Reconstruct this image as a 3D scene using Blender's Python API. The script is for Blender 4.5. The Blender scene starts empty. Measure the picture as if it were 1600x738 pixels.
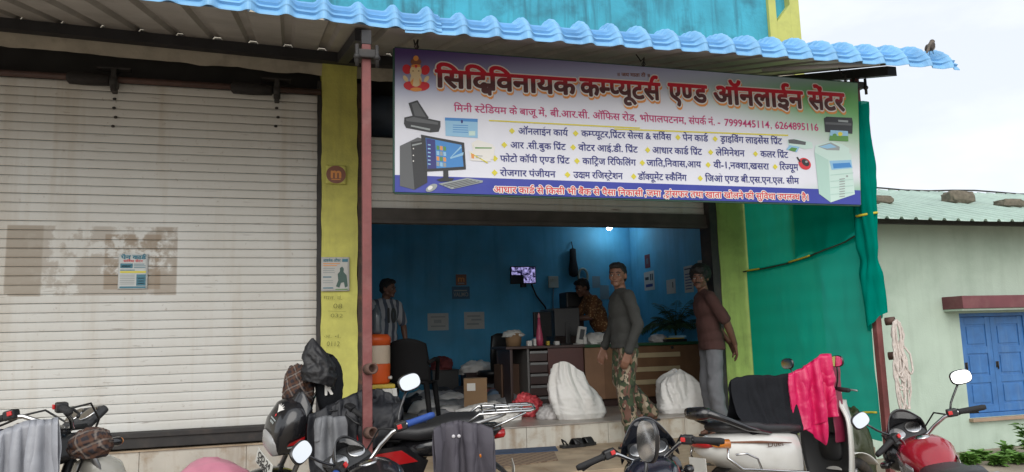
import bpy, bmesh, math, random
import numpy as np
from mathutils import Vector, Matrix, Euler, noise as mnoise
random.seed(7)
rnd = random.Random(11)
R_ = math.radians
scene = bpy.context.scene
COL = scene.collection
# ---------------------------------------------------------------- camera
CZ = 1.55
YAW, TILT, ROLL, FPX = R_(16.548), R_(7.769), R_(-1.674), 1200.0
fw = Vector((math.sin(YAW)*math.cos(TILT), math.cos(YAW)*math.cos(TILT), math.sin(TILT)))
r0 = Vector((math.cos(YAW), -math.sin(YAW), 0)); u0 = r0.cross(fw)
cr = r0*math.cos(ROLL)+u0*math.sin(ROLL); cu = u0*math.cos(ROLL)-r0*math.sin(ROLL)
camd = bpy.data.cameras.new('camera'); cam = bpy.data.objects.new('camera', camd); COL.objects.link(cam)
camd.sensor_width = 36; camd.lens = 36*FPX/1600; camd.clip_end = 2000; camd.clip_start = .05
cam.matrix_world = Matrix(((cr.x, cu.x, -fw.x, 0), (cr.y, cu.y, -fw.y, 0), (cr.z, cu.z, -fw.z, CZ), (0, 0, 0, 1)))
scene.camera = cam
# ---------------------------------------------------------------- sky, sun, exposure
world = bpy.data.worlds.new('World'); scene.world = world; world.use_nodes = True
wn, wl = world.node_tree.nodes, world.node_tree.links
wn.clear()
SUN_EL, SUN_AZ = R_(34), R_(198)
sky = wn.new('ShaderNodeTexSky'); sky.sky_type = 'NISHITA'; sky.sun_disc = False
sky.sun_elevation = SUN_EL; sky.sun_rotation = SUN_AZ
b1 = wn.new('ShaderNodeBackground'); b1.inputs[1].default_value = .11
wl.new(sky.outputs[0], b1.inputs[0])
tc = wn.new('ShaderNodeTexCoord'); mp = wn.new('ShaderNodeMapping'); mp.inputs['Scale'].default_value = (1.6, 1.6, 4.2)
nz = wn.new('ShaderNodeTexNoise'); nz.inputs['Scale'].default_value = 1.5; nz.inputs['Detail'].default_value = 7; nz.inputs['Roughness'].default_value = .55
cr_ = wn.new('ShaderNodeValToRGB')
cr_.color_ramp.elements[0].position = .36; cr_.color_ramp.elements[0].color = (.70, .735, .80, 1)
cr_.color_ramp.elements[1].position = .58; cr_.color_ramp.elements[1].color = (.86, .88, .895, 1)
b2 = wn.new('ShaderNodeBackground'); b2.inputs[1].default_value = 1.0
wl.new(tc.outputs['Generated'], mp.inputs[0]); wl.new(mp.outputs[0], nz.inputs['Vector']); wl.new(nz.outputs[0], cr_.inputs[0]); wl.new(cr_.outputs[0], b2.inputs[0])
mx = wn.new('ShaderNodeMixShader'); mx.inputs[0].default_value = .88
wo = wn.new('ShaderNodeOutputWorld'); wl.new(b1.outputs[0], mx.inputs[1]); wl.new(b2.outputs[0], mx.inputs[2]); wl.new(mx.outputs[0], wo.inputs[0])
sl = bpy.data.lights.new('sun', 'SUN'); sl.energy = 1.5; sl.angle = R_(60); sl.color = (1, .96, .9)
so = bpy.data.objects.new('sun', sl); COL.objects.link(so)
_sd = Vector((math.sin(SUN_AZ)*math.cos(SUN_EL), math.cos(SUN_AZ)*math.cos(SUN_EL), math.sin(SUN_EL)))
so.rotation_euler = _sd.to_track_quat('Z', 'Y').to_euler()
scene.view_settings.view_transform = 'Standard'; scene.view_settings.look = 'None'
scene.view_settings.gamma = 1; scene.view_settings.exposure = 0.45; scene.view_settings.use_curve_mapping = False
scene.render.engine = 'CYCLES'
scene.cycles.max_bounces = 8; scene.cycles.transparent_max_bounces = 12
try: scene.cycles.use_denoising = True
except Exception: pass
# ---------------------------------------------------------------- survey: turns a point of the survey photo at a known plane into a place
def ray(x, y): return cr*((x-800)/FPX) - cu*((y-369)/FPX) + fw
def onY(x, y, Y): d = ray(x, y); return Vector((0, 0, CZ)) + d*(Y/d.y)
def onX(x, y, X): d = ray(x, y); return Vector((0, 0, CZ)) + d*(X/d.x)
def onZ(x, y, Z): d = ray(x, y); return Vector((0, 0, CZ)) + d*((Z-CZ)/d.z)
# ---------------------------------------------------------------- materials
MATS = {}
def nodes_of(name):
    m = bpy.data.materials.new(name); m.use_nodes = True
    n, l = m.node_tree.nodes, m.node_tree.links
    p = next(x for x in n if x.type == 'BSDF_PRINCIPLED')
    return m, n, l, p
def c4(c): return (c[0], c[1], c[2], 1)
def M(name, col, rough=.6, metal=0., var=.12, scale=6., bump=0., bscale=60., dirt=None, dscale=3., damt=.5, coat=0., streak=None, spec=.5, space='Object'):
    """painted / worn surface: base colour with soft variation, optional dirt blotches, rain streaks and bump"""
    if name in MATS: return MATS[name]
    m, n, l, p = nodes_of(name)
    t = n.new('ShaderNodeTexCoord'); co = t.outputs[space]
    nz = n.new('ShaderNodeTexNoise'); nz.inputs['Scale'].default_value = scale; nz.inputs['Detail'].default_value = 6; l.new(co, nz.inputs['Vector'])
    mr = n.new('ShaderNodeMapRange'); mr.inputs[1].default_value = .25; mr.inputs[2].default_value = .75; mr.inputs[3].default_value = 1-var; mr.inputs[4].default_value = 1+var*.6
    l.new(nz.outputs[0], mr.inputs[0])
    mul = n.new('ShaderNodeMix'); mul.data_type = 'RGBA'; mul.blend_type = 'MULTIPLY'; mul.inputs[0].default_value = 1
    mul.inputs[6].default_value = c4(col); l.new(mr.outputs[0], mul.inputs[7]); out = mul.outputs[2]
    def blend(out, vec, sc, c, amt, lo, hi, stretch=None):
        src = vec
        if stretch:
            mpn = n.new('ShaderNodeMapping'); mpn.inputs['Scale'].default_value = stretch; l.new(vec, mpn.inputs[0]); src = mpn.outputs[0]
        z = n.new('ShaderNodeTexNoise'); z.inputs['Scale'].default_value = sc; z.inputs['Detail'].default_value = 8; z.inputs['Roughness'].default_value = .62; l.new(src, z.inputs['Vector'])
        k = n.new('ShaderNodeMapRange'); k.inputs[1].default_value = lo; k.inputs[2].default_value = hi; k.inputs[4].default_value = amt; l.new(z.outputs[0], k.inputs[0])
        x = n.new('ShaderNodeMix'); x.data_type = 'RGBA'; l.new(k.outputs[0], x.inputs[0]); l.new(out, x.inputs[6]); x.inputs[7].default_value = c4(c)
        return x.outputs[2]
    if dirt: out = blend(out, co, dscale, dirt, damt, .5, .72)
    if streak: out = blend(out, co, streak[1], streak[0], streak[2], .5, .75, (1, 1, .08))
    l.new(out, p.inputs['Base Color'])
    p.inputs['Metallic'].default_value = metal; p.inputs['Coat Weight'].default_value = coat; p.inputs['Coat Roughness'].default_value = .08
    p.inputs['Specular IOR Level'].default_value = spec
    rr = n.new('ShaderNodeMapRange'); rr.inputs[3].default_value = max(0, rough-.08); rr.inputs[4].default_value = min(1, rough+.1); l.new(nz.outputs[0], rr.inputs[0]); l.new(rr.outputs[0], p.inputs['Roughness'])
    if bump:
        z = n.new('ShaderNodeTexNoise'); z.inputs['Scale'].default_value = bscale; z.inputs['Detail'].default_value = 4; l.new(co, z.inputs['Vector'])
        b = n.new('ShaderNodeBump'); b.inputs['Strength'].default_value = bump; b.inputs['Distance'].default_value = .01; l.new(z.outputs[0], b.inputs['Height']); l.new(b.outputs[0], p.inputs['Normal'])
    MATS[name] = m; return m
def emis(name, col, s):
    if name in MATS: return MATS[name]
    m, n, l, p = nodes_of(name); p.inputs['Base Color'].default_value = c4(col); p.inputs['Emission Color'].default_value = c4(col); p.inputs['Emission Strength'].default_value = s
    MATS[name] = m; return m
# ---------------------------------------------------------------- mesh collector
I4 = Matrix.Identity(4)
class MB:
    def __init__(s): s.v = []; s.f = []; s.m = []; s.s = []; s.T = I4
    def add(s, vs, fs, mi=0, smooth=False):
        b = len(s.v); T = s.T
        s.v += [tuple(T @ Vector(p)) for p in vs]
        for f in fs: s.f.append(tuple(i+b for i in f)); s.m.append(mi); s.s.append(smooth)
        return s
    def box(s, lo, hi, mi=0, bev=0.):
        x0, y0, z0 = lo; x1, y1, z1 = hi
        if bev <= 0:
            s.add([(x0,y0,z0),(x1,y0,z0),(x1,y1,z0),(x0,y1,z0),(x0,y0,z1),(x1,y0,z1),(x1,y1,z1),(x0,y1,z1)],
                  [(3,2,1,0),(4,5,6,7),(0,1,5,4),(1,2,6,5),(2,3,7,6),(3,0,4,7)], mi)
        else:
            bm = bmesh.new(); bmesh.ops.create_cube(bm, size=1)
            for v in bm.verts: v.co = Vector(((x0+x1)/2+v.co.x*(x1-x0), (y0+y1)/2+v.co.y*(y1-y0), (z0+z1)/2+v.co.z*(z1-z0)))
            bmesh.ops.bevel(bm, geom=list(bm.edges), offset=min(bev, .45*min(x1-x0, y1-y0, z1-z0)), segments=2, affect='EDGES', profile=.6)
            s.bm(bm, mi, False)
        return s
    def bm(s, bm, mi=0, smooth=False):
        bm.verts.index_update(); s.add([v.co.copy() for v in bm.verts], [[v.index for v in f.verts] for f in bm.faces], mi, smooth); bm.free()
    def tube(s, pts, r, n=10, mi=0, smooth=True, cap=True, closed=False):
        pts = [Vector(p) for p in pts]; k = len(pts); rs = r if hasattr(r, '__len__') else [r]*k
        vs, fs = [], []; prev = None
        for i, p in enumerate(pts):
            d = (pts[(i+1) % k]-pts[i-1]) if closed else (pts[min(i+1, k-1)]-pts[max(i-1, 0)])
            d = d.normalized() if d.length > 1e-9 else Vector((0, 0, 1))
            if prev is None: a = d.orthogonal().normalized()
            else:
                a = prev-d*prev.dot(d); a = a.normalized() if a.length > 1e-6 else d.orthogonal().normalized()
            prev = a; b = d.cross(a)
            for j in range(n):
                t = 2*math.pi*j/n; vs.append(p+(a*math.cos(t)+b*math.sin(t))*rs[i])
        for i in range(k if closed else k-1):
            for j in range(n):
                fs.append((i*n+j, i*n+(j+1) % n, ((i+1) % k)*n+(j+1) % n, ((i+1) % k)*n+j))
        if cap and not closed: fs.append(tuple(range(n-1, -1, -1))); fs.append(tuple((k-1)*n+j for j in range(n)))
        return s.add(vs, fs, mi, smooth)
    def rod(s, a, b, r, r2=None, n=12, mi=0, smooth=True): return s.tube([a, b], [r, r if r2 is None else r2], n, mi, smooth)
    def lathe(s, prof, base=(0,0,0), axis=(0,0,1), n=20, mi=0, smooth=True):
        q = Vector((0,0,1)).rotation_difference(Vector(axis)); base = Vector(base); vs, fs = [], []
        for r, h in prof:
            for j in range(n):
                t = 2*math.pi*j/n; vs.append(base+q @ Vector((r*math.cos(t), r*math.sin(t), h)))
        for i in range(len(prof)-1):
            for j in range(n): fs.append((i*n+j, i*n+(j+1) % n, (i+1)*n+(j+1) % n, (i+1)*n+j))
        if prof[0][0] > 1e-5: fs.append(tuple(range(n-1, -1, -1)))
        if prof[-1][0] > 1e-5: fs.append(tuple((len(prof)-1)*n+j for j in range(n)))
        return s.add(vs, fs, mi, smooth)
    def loft(s, secs, n=18, mi=0, smooth=True, cap=True, axis='x'):
        """secs: (along, side_centre, up_centre, half_width, half_height, exponent[, lower flattening])"""
        vs, fs = [], []
        for sec in secs:
            a, yc, zc, hw, hh, e = sec[:6]
            for j in range(n):
                t = 2*math.pi*j/n; c, d = math.cos(t), math.sin(t)
                y = yc+hw*math.copysign(abs(c)**(2/e), c); z = zc+hh*math.copysign(abs(d)**(2/e), d)
                vs.append((a, y, z) if axis == 'x' else ((y, a, z) if axis == 'y' else (y, z, a)))
        k = len(secs)
        for i in range(k-1):
            for j in range(n): fs.append((i*n+j, i*n+(j+1) % n, (i+1)*n+(j+1) % n, (i+1)*n+j))
        if cap: fs.append(tuple(range(n-1, -1, -1))); fs.append(tuple((k-1)*n+j for j in range(n)))
        return s.add(vs, fs, mi, smooth)
    def ball(s, c, r, nu=16, nv=10, mi=0, rot=None, smooth=True):
        rx, ry, rz = r if hasattr(r, '__len__') else (r, r, r); vs, fs = [], []; c = Vector(c)
        for i in range(nv+1):
            p = math.pi*i/nv
            for j in range(nu):
                t = 2*math.pi*j/nu; w = Vector((rx*math.sin(p)*math.cos(t), ry*math.sin(p)*math.sin(t), rz*math.cos(p)))
                vs.append(c+(rot @ w if rot else w))
        for i in range(nv):
            for j in range(nu): fs.append((i*nu+j, (i+1)*nu+j, (i+1)*nu+(j+1) % nu, i*nu+(j+1) % nu))
        return s.add(vs, fs, mi, smooth)
    def quad(s, a, b, c, d, mi=0): return s.add([a, b, c, d], [(0, 1, 2, 3)], mi)
    def prism(s, poly, z0, z1, mi=0):
        """poly in local x,y; extruded z0..z1"""
        n = len(poly); vs = [(x, y, z0) for x, y in poly]+[(x, y, z1) for x, y in poly]
        return s.add(vs, [tuple(range(n-1, -1, -1)), tuple(range(n, 2*n))]+[(i, (i+1) % n, n+(i+1) % n, n+i) for i in range(n)], mi)
    def grid(s, fn, nu, nv, mi=0, smooth=True):
        vs = [fn(i/nu, j/nv) for j in range(nv+1) for i in range(nu+1)]
        return s.add(vs, [(j*(nu+1)+i, j*(nu+1)+i+1, (j+1)*(nu+1)+i+1, (j+1)*(nu+1)+i) for j in range(nv) for i in range(nu)], mi, smooth)
MW = {}
def link(o, parent=None, T=None):
    COL.objects.link(o)
    if parent is not None: o.parent = parent
    MW[o.name] = (MW.get(parent.name, I4) if parent is not None else I4) @ (T if T is not None else I4)
    return o
def part(mb, name, mats, parent=None, world=False, label=None, subsurf=0, solid=0.):
    me = bpy.data.meshes.new(name)
    vs = mb.v
    if world and parent is not None:
        inv = MW[parent.name].inverted(); vs = [tuple(inv @ Vector(p)) for p in vs]
    me.from_pydata(vs, [], mb.f)
    for m in (mats if isinstance(mats, (list, tuple)) else [mats]): me.materials.append(m)
    me.polygons.foreach_set('material_index', mb.m); me.polygons.foreach_set('use_smooth', mb.s); me.update()
    o = bpy.data.objects.new(name, me); link(o, parent)
    if solid: q = o.modifiers.new('solid', 'SOLIDIFY'); q.thickness = solid; q.offset = 0
    if subsurf: q = o.modifiers.new('sub', 'SUBSURF'); q.levels = q.render_levels = subsurf
    if label: o['label'] = label
    return o
def thing(name, label, cat, loc=(0,0,0), rot=(0,0,0), group=None):
    o = bpy.data.objects.new(name, None); o.empty_display_size = .1; T = Matrix.Translation(loc) @ Euler(rot).to_matrix().to_4x4()
    o.location = loc; o.rotation_euler = rot; link(o, None, T); tag(o, label, cat, group); return o
def tag(o, label, cat, group=None):
    o['label'] = label; o['category'] = cat
    if group: o['group'] = group
    return o
def single(mb, name, mats, label, cat, group=None, origin=None, **k):
    """one mesh thing given in world coordinates; its origin is set at its base"""
    xs = np.array(mb.v); b = origin or ((xs[:,0].min()+xs[:,0].max())/2, (xs[:,1].min()+xs[:,1].max())/2, xs[:,2].min())
    mb.v = [(p[0]-b[0], p[1]-b[1], p[2]-b[2]) for p in mb.v]
    o = part(mb, name, mats, **k); o.location = b; MW[o.name] = Matrix.Translation(b)
    return tag(o, label, cat, group)
def struct(mb, name, mats): o = part(mb, name, mats); o['kind'] = 'structure'; return o
def fb(p, s=1., o=0.): return mnoise.noise(Vector((p[0]*s+o, p[1]*s+o*1.7, p[2]*s-o)))
def fbm(p, s=1., o=0., k=3):
    a, t = 1., 0.
    for i in range(k): t += a*fb(p, s*2**i, o+i*7.3); a *= .5
    return t
# ---------------------------------------------------------------- lettering
GL = {}
def glyph(ch, off):
    k = (ch, off)
    if k in GL: return GL[k]
    def mesh(body):
        c = bpy.data.curves.new('g', 'FONT'); c.body = body; c.offset = off; c.resolution_u = 3
        o = bpy.data.objects.new('g', c); COL.objects.link(o); bpy.context.view_layer.update()
        e = o.evaluated_get(bpy.context.evaluated_depsgraph_get()); me = e.to_mesh()
        v = [(p.co.x, p.co.y) for p in me.vertices]; f = [tuple(q.vertices) for q in me.polygons]
        e.to_mesh_clear(); bpy.data.objects.remove(o); bpy.data.curves.remove(c)
        return v, f
    v, f = mesh(ch)
    a = mesh('WW'+ch+'WW')[0]; b = mesh('WWWW')[0]
    adv = (max(p[0] for p in a)-min(p[0] for p in a))-(max(p[0] for p in b)-min(p[0] for p in b))
    GL[k] = (v, f, adv); return GL[k]
def clipx(v, f, xm):
    bm = bmesh.new(); q = [bm.verts.new((x, y, 0)) for x, y in v]
    for t in f:
        try: bm.faces.new([q[i] for i in t])
        except ValueError: pass
    bmesh.ops.bisect_plane(bm, geom=bm.verts[:]+bm.edges[:]+bm.faces[:], plane_co=(xm, 0, 0), plane_no=(1, 0, 0), clear_outer=True)
    bm.verts.index_update(); r = [(p.co.x, p.co.y) for p in bm.verts], [tuple(p.index for p in g.verts) for g in bm.faces]; bm.free(); return r
CONS = set(chr(c) for c in range(0x915, 0x93a)); VIR = '\u094d'; SIGNS = set(chr(c) for c in list(range(0x93e, 0x94d))+[0x901, 0x902, 0x903])
def shape(text, off=0.):
    """lays out Latin and Devanagari text: pre-base i, half forms, repha and rakar; returns verts, faces, width"""
    V, F, G = [], [], []; x = 0.; gi = [0]
    def put(v, f, dx, dy=0, s=1., mir=None):
        b = len(V); gi[0] += 1; G.extend([gi[0]]*len(v))
        V.extend([((p[0] if mir is None else mir-p[0])*s+dx, p[1]*s+dy) for p in v]); F.extend([tuple(i+b for i in (t if mir is None else t[::-1])) for t in f])
    def stroke(pts, w):
        for (x0, y0), (x1, y1) in zip(pts, pts[1:]):
            L = math.hypot(x1-x0, y1-y0); nx, ny = -(y1-y0)/L*w/2, (x1-x0)/L*w/2
            put([(x0+nx, y0+ny), (x0-nx, y0-ny), (x1-nx, y1-ny), (x1+nx, y1+ny)], [(0, 1, 2, 3)], 0)
    i = 0; W = .07+2*off
    while i < len(text):
        ch = text[i]
        if ch == ' ': x += .26; i += 1; continue
        if ch not in CONS:
            v, f, a = glyph(ch, off); put(v, f, x); x += a; i += 1; continue
        cons = [ch]; i += 1
        while i+1 < len(text) and text[i] == VIR and text[i+1] in CONS: cons.append(text[i+1]); i += 2
        signs = []
        while i < len(text) and text[i] in SIGNS: signs.append(text[i]); i += 1
        repha = rakar = False
        if len(cons) > 1 and cons[0] == 'र': repha = True; cons = cons[1:]
        if len(cons) > 1 and cons[-1] == 'र': rakar = True; cons = cons[:-1]
        if 'ि' in signs:
            v, f, a = glyph('ि', off); put(v, f, x); x += a
        x0 = x
        if cons == ['द', 'ध']:
            v, f, a = glyph('द', off); put(v, f, x); v2, f2, a2 = glyph('ध', off); put(v2, f2, x+a*.46, -.19, .64); x += a*1.02
        elif cons == ['द', 'य']:
            v, f, a = glyph('द', off); put(v, f, x); v2, f2, a2 = glyph('य', off); put(v2, f2, x+a*.62, -.06, .8); x += a*.62+a2*.8
            stroke([(x-a2*.8, .585), (x, .585)], W)
        else:
            for c in cons[:-1]:
                v, f, a = glyph(c, off); xm = a*.66 if c in 'कफ' else (a-.20 if c not in 'टठडढदर' else a)
                v, f = clipx(v, f, xm+off); put(v, f, x); x += xm+.005
            v, f, a = glyph(cons[-1], off); put(v, f, x); x += a
        if rakar:
            if cons[-1] in 'टडढठ': m = (x0+x)/2-.02; stroke([(m-.14, -.2), (m, -.05), (m+.14, -.2)], W*.85)
            else: stroke([(x-.13, .22), (x-.36, .0)], W*.9)
        for sg in signs:
            if sg == 'ि': continue
            v, f, a = glyph(sg, off); d = 0
            if sg in 'ुू' and cons[-1] in 'टडर': d = -.12
            put(v, f, x+d); x += a
        if repha:
            v, f, a = glyph('े', off); put(v, f, x-.40, 0, 1, mir=-.09+.0)
    return V, F, x, G
def text2d(mb, text, pos, width=None, height=.1, off=0., mi=0, ax=Vector((1,0,0)), up=Vector((0,0,1)), nrm=Vector((0,-1,0)), lift=.002, fat=0.):
    """adds lettering to mb in the plane (ax, up); height = size of an em-like letter (headline height .622)"""
    V, F, w, G = shape(text, off); s = height/.65; sx = (width/w) if width else s
    o = Vector(pos); dirs = [(0, 0)]+([(fat*math.cos(t), fat*math.sin(t)) for t in [k*math.pi/5 for k in range(10)]] if fat else [])
    for k, (dx, dy) in enumerate(dirs):
        mb.add([o+nrm*(lift+.00004*(g % 3)+.00012*k)+ax*((x+dx)*sx)+up*((y+dy)*s) for (x, y), g in zip(V, G)], F, mi)
    return w*sx
# ================================================================ ground
def sm(t): t = max(0., min(1., t)); return t*t*(3-2*t)
def gz(x, y): return .16*sm((1.6-x)/2.2)*sm((y-1.5)/2.) + .03*fbm((x, y, 0), .35)*sm(abs(y)/2)
g = MB()
ux = [-220, -60, -20]+[(-8+i*.4) for i in range(50)]+[20, 60, 220]; uy = [-220, -60, -20]+[(-5+i*.4) for i in range(50)]+[25, 60, 240]
g.grid(lambda u, v: (ux[round(u*(len(ux)-1))], uy[round(v*(len(uy)-1))], gz(ux[round(u*(len(ux)-1))], uy[round(v*(len(uy)-1))])), len(ux)-1, len(uy)-1)
mg = M('packed_earth', (.34, .285, .225), .9, var=.35, scale=2.5, bump=.6, bscale=25, dirt=(.20, .16, .12), dscale=.9, damt=.7)
struct(g, 'ground', mg)
# ================================================================ shop building
mcream = M('cream_plaster', (.50, .455, .37), .9, var=.2, scale=5, bump=.4, bscale=35, dirt=(.16, .12, .09), dscale=4, damt=.6)
mlime = M('lime_paint', (.62, .60, .15), .75, var=.16, scale=7, bump=.25, bscale=50, dirt=(.40, .38, .10), dscale=5, damt=.5, streak=((.26, .25, .08), 14, .4))
mlime2 = M('lime_green_paint', (.34, .47, .12), .75, var=.16, scale=7, bump=.25, bscale=50, dirt=(.18, .22, .06), dscale=5, damt=.5, streak=((.10, .12, .04), 14, .4))
mcyan = M('cyan_paint', (.05, .36, .50), .8, var=.3, scale=3, bump=.3, bscale=40, dirt=(.02, .09, .13), dscale=2.2, damt=.85, streak=((.02, .07, .10), 9, .8))
mblue = M('blue_interior_paint', (.09, .42, .69), .7, var=.28, scale=2.2, bump=.2, bscale=20, dirt=(.12, .36, .55), dscale=1.6, damt=.5, streak=((.03, .22, .42), 6, .5))
mfloor = M('worn_stone_floor', (.36, .32, .28), .35, var=.35, scale=5, dirt=(.18, .15, .12), dscale=3, damt=.7)
mtread = M('stained_step_stone', (.40, .31, .21), .6, var=.35, scale=5, bump=.2, bscale=30, dirt=(.20, .13, .075), dscale=4, damt=.8)
mtile = M('white_riser_tile', (.56, .53, .46), .4, var=.14, scale=4, dirt=(.30, .19, .09), dscale=7, damt=.75, streak=((.24, .15, .08), 10, .65))
mdark = M('sooty_metal', (.030, .028, .027), .6, var=.4, scale=9, dirt=(.07, .05, .04), dscale=9)
mvoid = M('dark_recess', (.05, .048, .046), .9, var=.4, scale=3)
mrust = M('rusty_rail', (.055, .036, .028), .7, var=.5, scale=14, bump=.4, bscale=60, dirt=(.16, .07, .035), dscale=12, damt=.7)
mshaft = M('brown_shaft_paint', (.085, .045, .036), .55, var=.35, scale=12)
mceil = M('whitewashed_ceiling', (.72, .75, .76), .9, var=.2, scale=2)
def shutter_mat(name, patch):
    m, n, l, p = nodes_of(name); t = n.new('ShaderNodeTexCoord')
    def noise(sc, det=7, rough=.6, st=None):
        z = n.new('ShaderNodeTexNoise'); z.inputs['Scale'].default_value = sc; z.inputs['Detail'].default_value = det; z.inputs['Roughness'].default_value = rough
        if st:
            q = n.new('ShaderNodeMapping'); q.inputs['Scale'].default_value = st; l.new(t.outputs['Object'], q.inputs[0]); l.new(q.outputs[0], z.inputs['Vector'])
        else: l.new(t.outputs['Object'], z.inputs['Vector'])
        return z.outputs[0]
    def rng(s, a, b, c=0, d=1):
        k = n.new('ShaderNodeMapRange'); k.inputs[1].default_value = a; k.inputs[2].default_value = b; k.inputs[3].default_value = c; k.inputs[4].default_value = d; l.new(s, k.inputs[0]); return k.outputs[0]
    def mixc(f, a, b):
        x = n.new('ShaderNodeMix'); x.data_type = 'RGBA'; l.new(f, x.inputs[0])
        for s, i in ((a, 6), (b, 7)):
            if isinstance(s, tuple): x.inputs[i].default_value = c4(s)
            else: l.new(s, x.inputs[i])
        return x.outputs[2]
    def math_(op, a, b):
        x = n.new('ShaderNodeMath'); x.operation = op
        for s, i in ((a, 0), (b, 1)):
            if isinstance(s, (int, float)): x.inputs[i].default_value = s
            else: l.new(s, x.inputs[i])
        return x.outputs[0]
    c = mixc(rng(noise(1.2), .35, .7), (.68, .685, .655), (.61, .60, .555))
    c = mixc(rng(noise(7, st=(1, 1, .06)), .52, .72, 0, .55), c, (.52, .47, .39))
    c = mixc(rng(noise(22, 9, .7), .62, .72, 0, .6), c, (.30, .25, .20))
    hs_ = noise(1.0, 5, .6, (2.6, 1, 42)); sx_ = n.new('ShaderNodeSeparateXYZ'); l.new(t.outputs['Object'], sx_.inputs[0])
    c = mixc(math_('MULTIPLY', rng(hs_, .63, .70, 0, .75), rng(noise(.9, 2), .42, .6)), c, (.13, .085, .06))
    if patch:
        s = n.new('ShaderNodeSeparateXYZ'); l.new(t.outputs['Object'], s.inputs[0]); X, Z = s.outputs[0], s.outputs[2]
        def boxm(x0, x1, z0, z1, e=.006):
            f = math_('MULTIPLY', math_('MULTIPLY', rng(X, x0-e, x0+e), rng(X, x1-e, x1+e, 1, 0)), math_('MULTIPLY', rng(Z, z0-e, z0+e), rng(Z, z1-e, z1+e, 1, 0)))
            return f
        for (x0, x1, z0, z1, lo, hi, am, col) in patch:
            tear = rng(noise(5.5, 9, .62), (lo+hi)/2-.035, (lo+hi)/2+.035)
            c = mixc(math_('MULTIPLY', math_('MULTIPLY', boxm(x0, x1, z0, z1), tear), am), c, col)
    l.new(c, p.inputs['Base Color']); p.inputs['Roughness'].default_value = .55
    b = n.new('ShaderNodeBump'); b.inputs['Strength'].default_value = .25; b.inputs['Distance'].default_value = .01; l.new(noise(30), b.inputs['Height']); l.new(b.outputs[0], p.inputs['Normal'])
    return m
Y0 = 7.0; FZ = .76; SZ = .56
bld = thing('shop_building', 'shop building with lime yellow pillars and a blue painted interior', 'building', (2.3, 7, 0))
b = MB(); b.box((-5, 7.0, -.3), (5.5, 11.3, FZ-.012)); part(b, 'plinth', mcream, bld, True)
b = MB()
for i in range(12):
    x = -4.4+i*.82; b.box((x+.002, 6.985, .0), (x+.818, 7.0, FZ-.014), 0, .002)
part(b, 'riser_tiles', mtile, bld, True)
b = MB()
for i in range(9):
    for j in range(8):
        if i == 0: continue
        x = -.1+i*.6; y = 6.975+j*.53; b.box((x+.0015, y+.0015, FZ-.012), (min(5.2, x+.5985), min(11, y+.5285), FZ), 0, .002)
part(b, 'floor_tiles', mfloor, bld, True)
b = MB(); b.box((-5, 6.97, FZ-.012), (.495, 7.1, FZ)); part(b, 'sill', mtread, bld, True)
b = MB()
for i in range(4): b.box((.98+i*.97, 5.62, -.3), (.98+i*.97+.968, 6.984, SZ), 0, .006)
b.box((.98, 5.30, -.3), (4.85, 5.618, .30), 0, .006)
part(b, 'step', mtread, bld, True)
# pillars with slightly uneven plastered edges
def rough_col(x0, x1, y0, y1, z0, z1, amp=.008, seed=0.):
    m_ = MB(); n = 60; pr = [(x0, y0), (x1, y0), (x1, y1), (x0, y1)]; vs = []; fs = []
    for k in range(n+1):
        z = z0+(z1-z0)*k/n
        for q, (x, y) in enumerate(pr): vs.append((x+amp*fbm((z*3, q*9+seed, 0), 1.3), y+amp*.5*fbm((z*4, q*5, 3+seed), 1), z))
    for k in range(n):
        for q in range(4): fs.append((k*4+q, k*4+(q+1) % 4, (k+1)*4+(q+1) % 4, (k+1)*4+q))
    fs.append((n*4, n*4+1, n*4+2, n*4+3)); m_.add(vs, fs); return m_
part(rough_col(.30, .615, 6.94, 7.3, FZ+.002, 4.14, .012), 'pillar', mlime, bld, True)
part(rough_col(4.29, 5.5, 6.95, 7.3, .0, 4.14, .006, 5), 'pillar', mlime2, bld, True)
b = MB(); b.box((-5, 6.99, FZ), (-2.7, 7.25, 4.14)); part(b, 'wall', mcream, bld, True)
# wall above the shutters with a ragged lower plaster edge
b = MB()
def hd(u, v):
    x = -5+10.5*u; zl = 4.005-.028*(x-.5)+.018*fbm((x*2.2, 0, 0), 1.6, 0, 4); return (x, 6.985+.004*fbm((x*4, v*4, 1), 2), zl+(4.6-zl)*v)
b.grid(hd, 200, 3); part(b, 'header_wall', mcream, bld, True)
b = MB(); b.box((-2.7, 7.32, 3.6), (5.3, 7.38, 4.5)); b.box((-2.7, 7.0, 4.3), (5.3, 7.4, 4.36)); part(b, 'shutter_recess', mvoid, bld, True)
b = MB(); b.box((-5, 7.0, 4.6), (5.12, 7.3, 8.2)); part(b, 'upper_wall', mcyan, bld, True)
b = MB()
b.box((5.122, 6.96, 4.45), (5.215, 7.3, 8.2)); b.box((5.40, 6.96, 4.3), (5.52, 7.3, 8.2)); b.box((5.215, 7.06, 4.3), (5.40, 7.3, 8.2))
b.T = Matrix(((1, 0, 0, 0), (0, 0, 1, 6.96), (0, 1, 0, 0), (0, 0, 0, 1)))
b.prism([(5.216, 4.4), (5.399, 4.4), (5.399, 5.20), (5.216, 4.98)], 0, .1); b.T = I4
part(b, 'corner_pilaster', M('pale_lime_paint', (.52, .55, .16), .8, var=.18, scale=4, dirt=(.25, .26, .1), dscale=4), bld, True)
b = MB(); b.box((5.216, 7.05, 4.6), (5.399, 7.0595, 8.2)); part(b, 'inset_panel', mcyan, bld, True)
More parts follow.
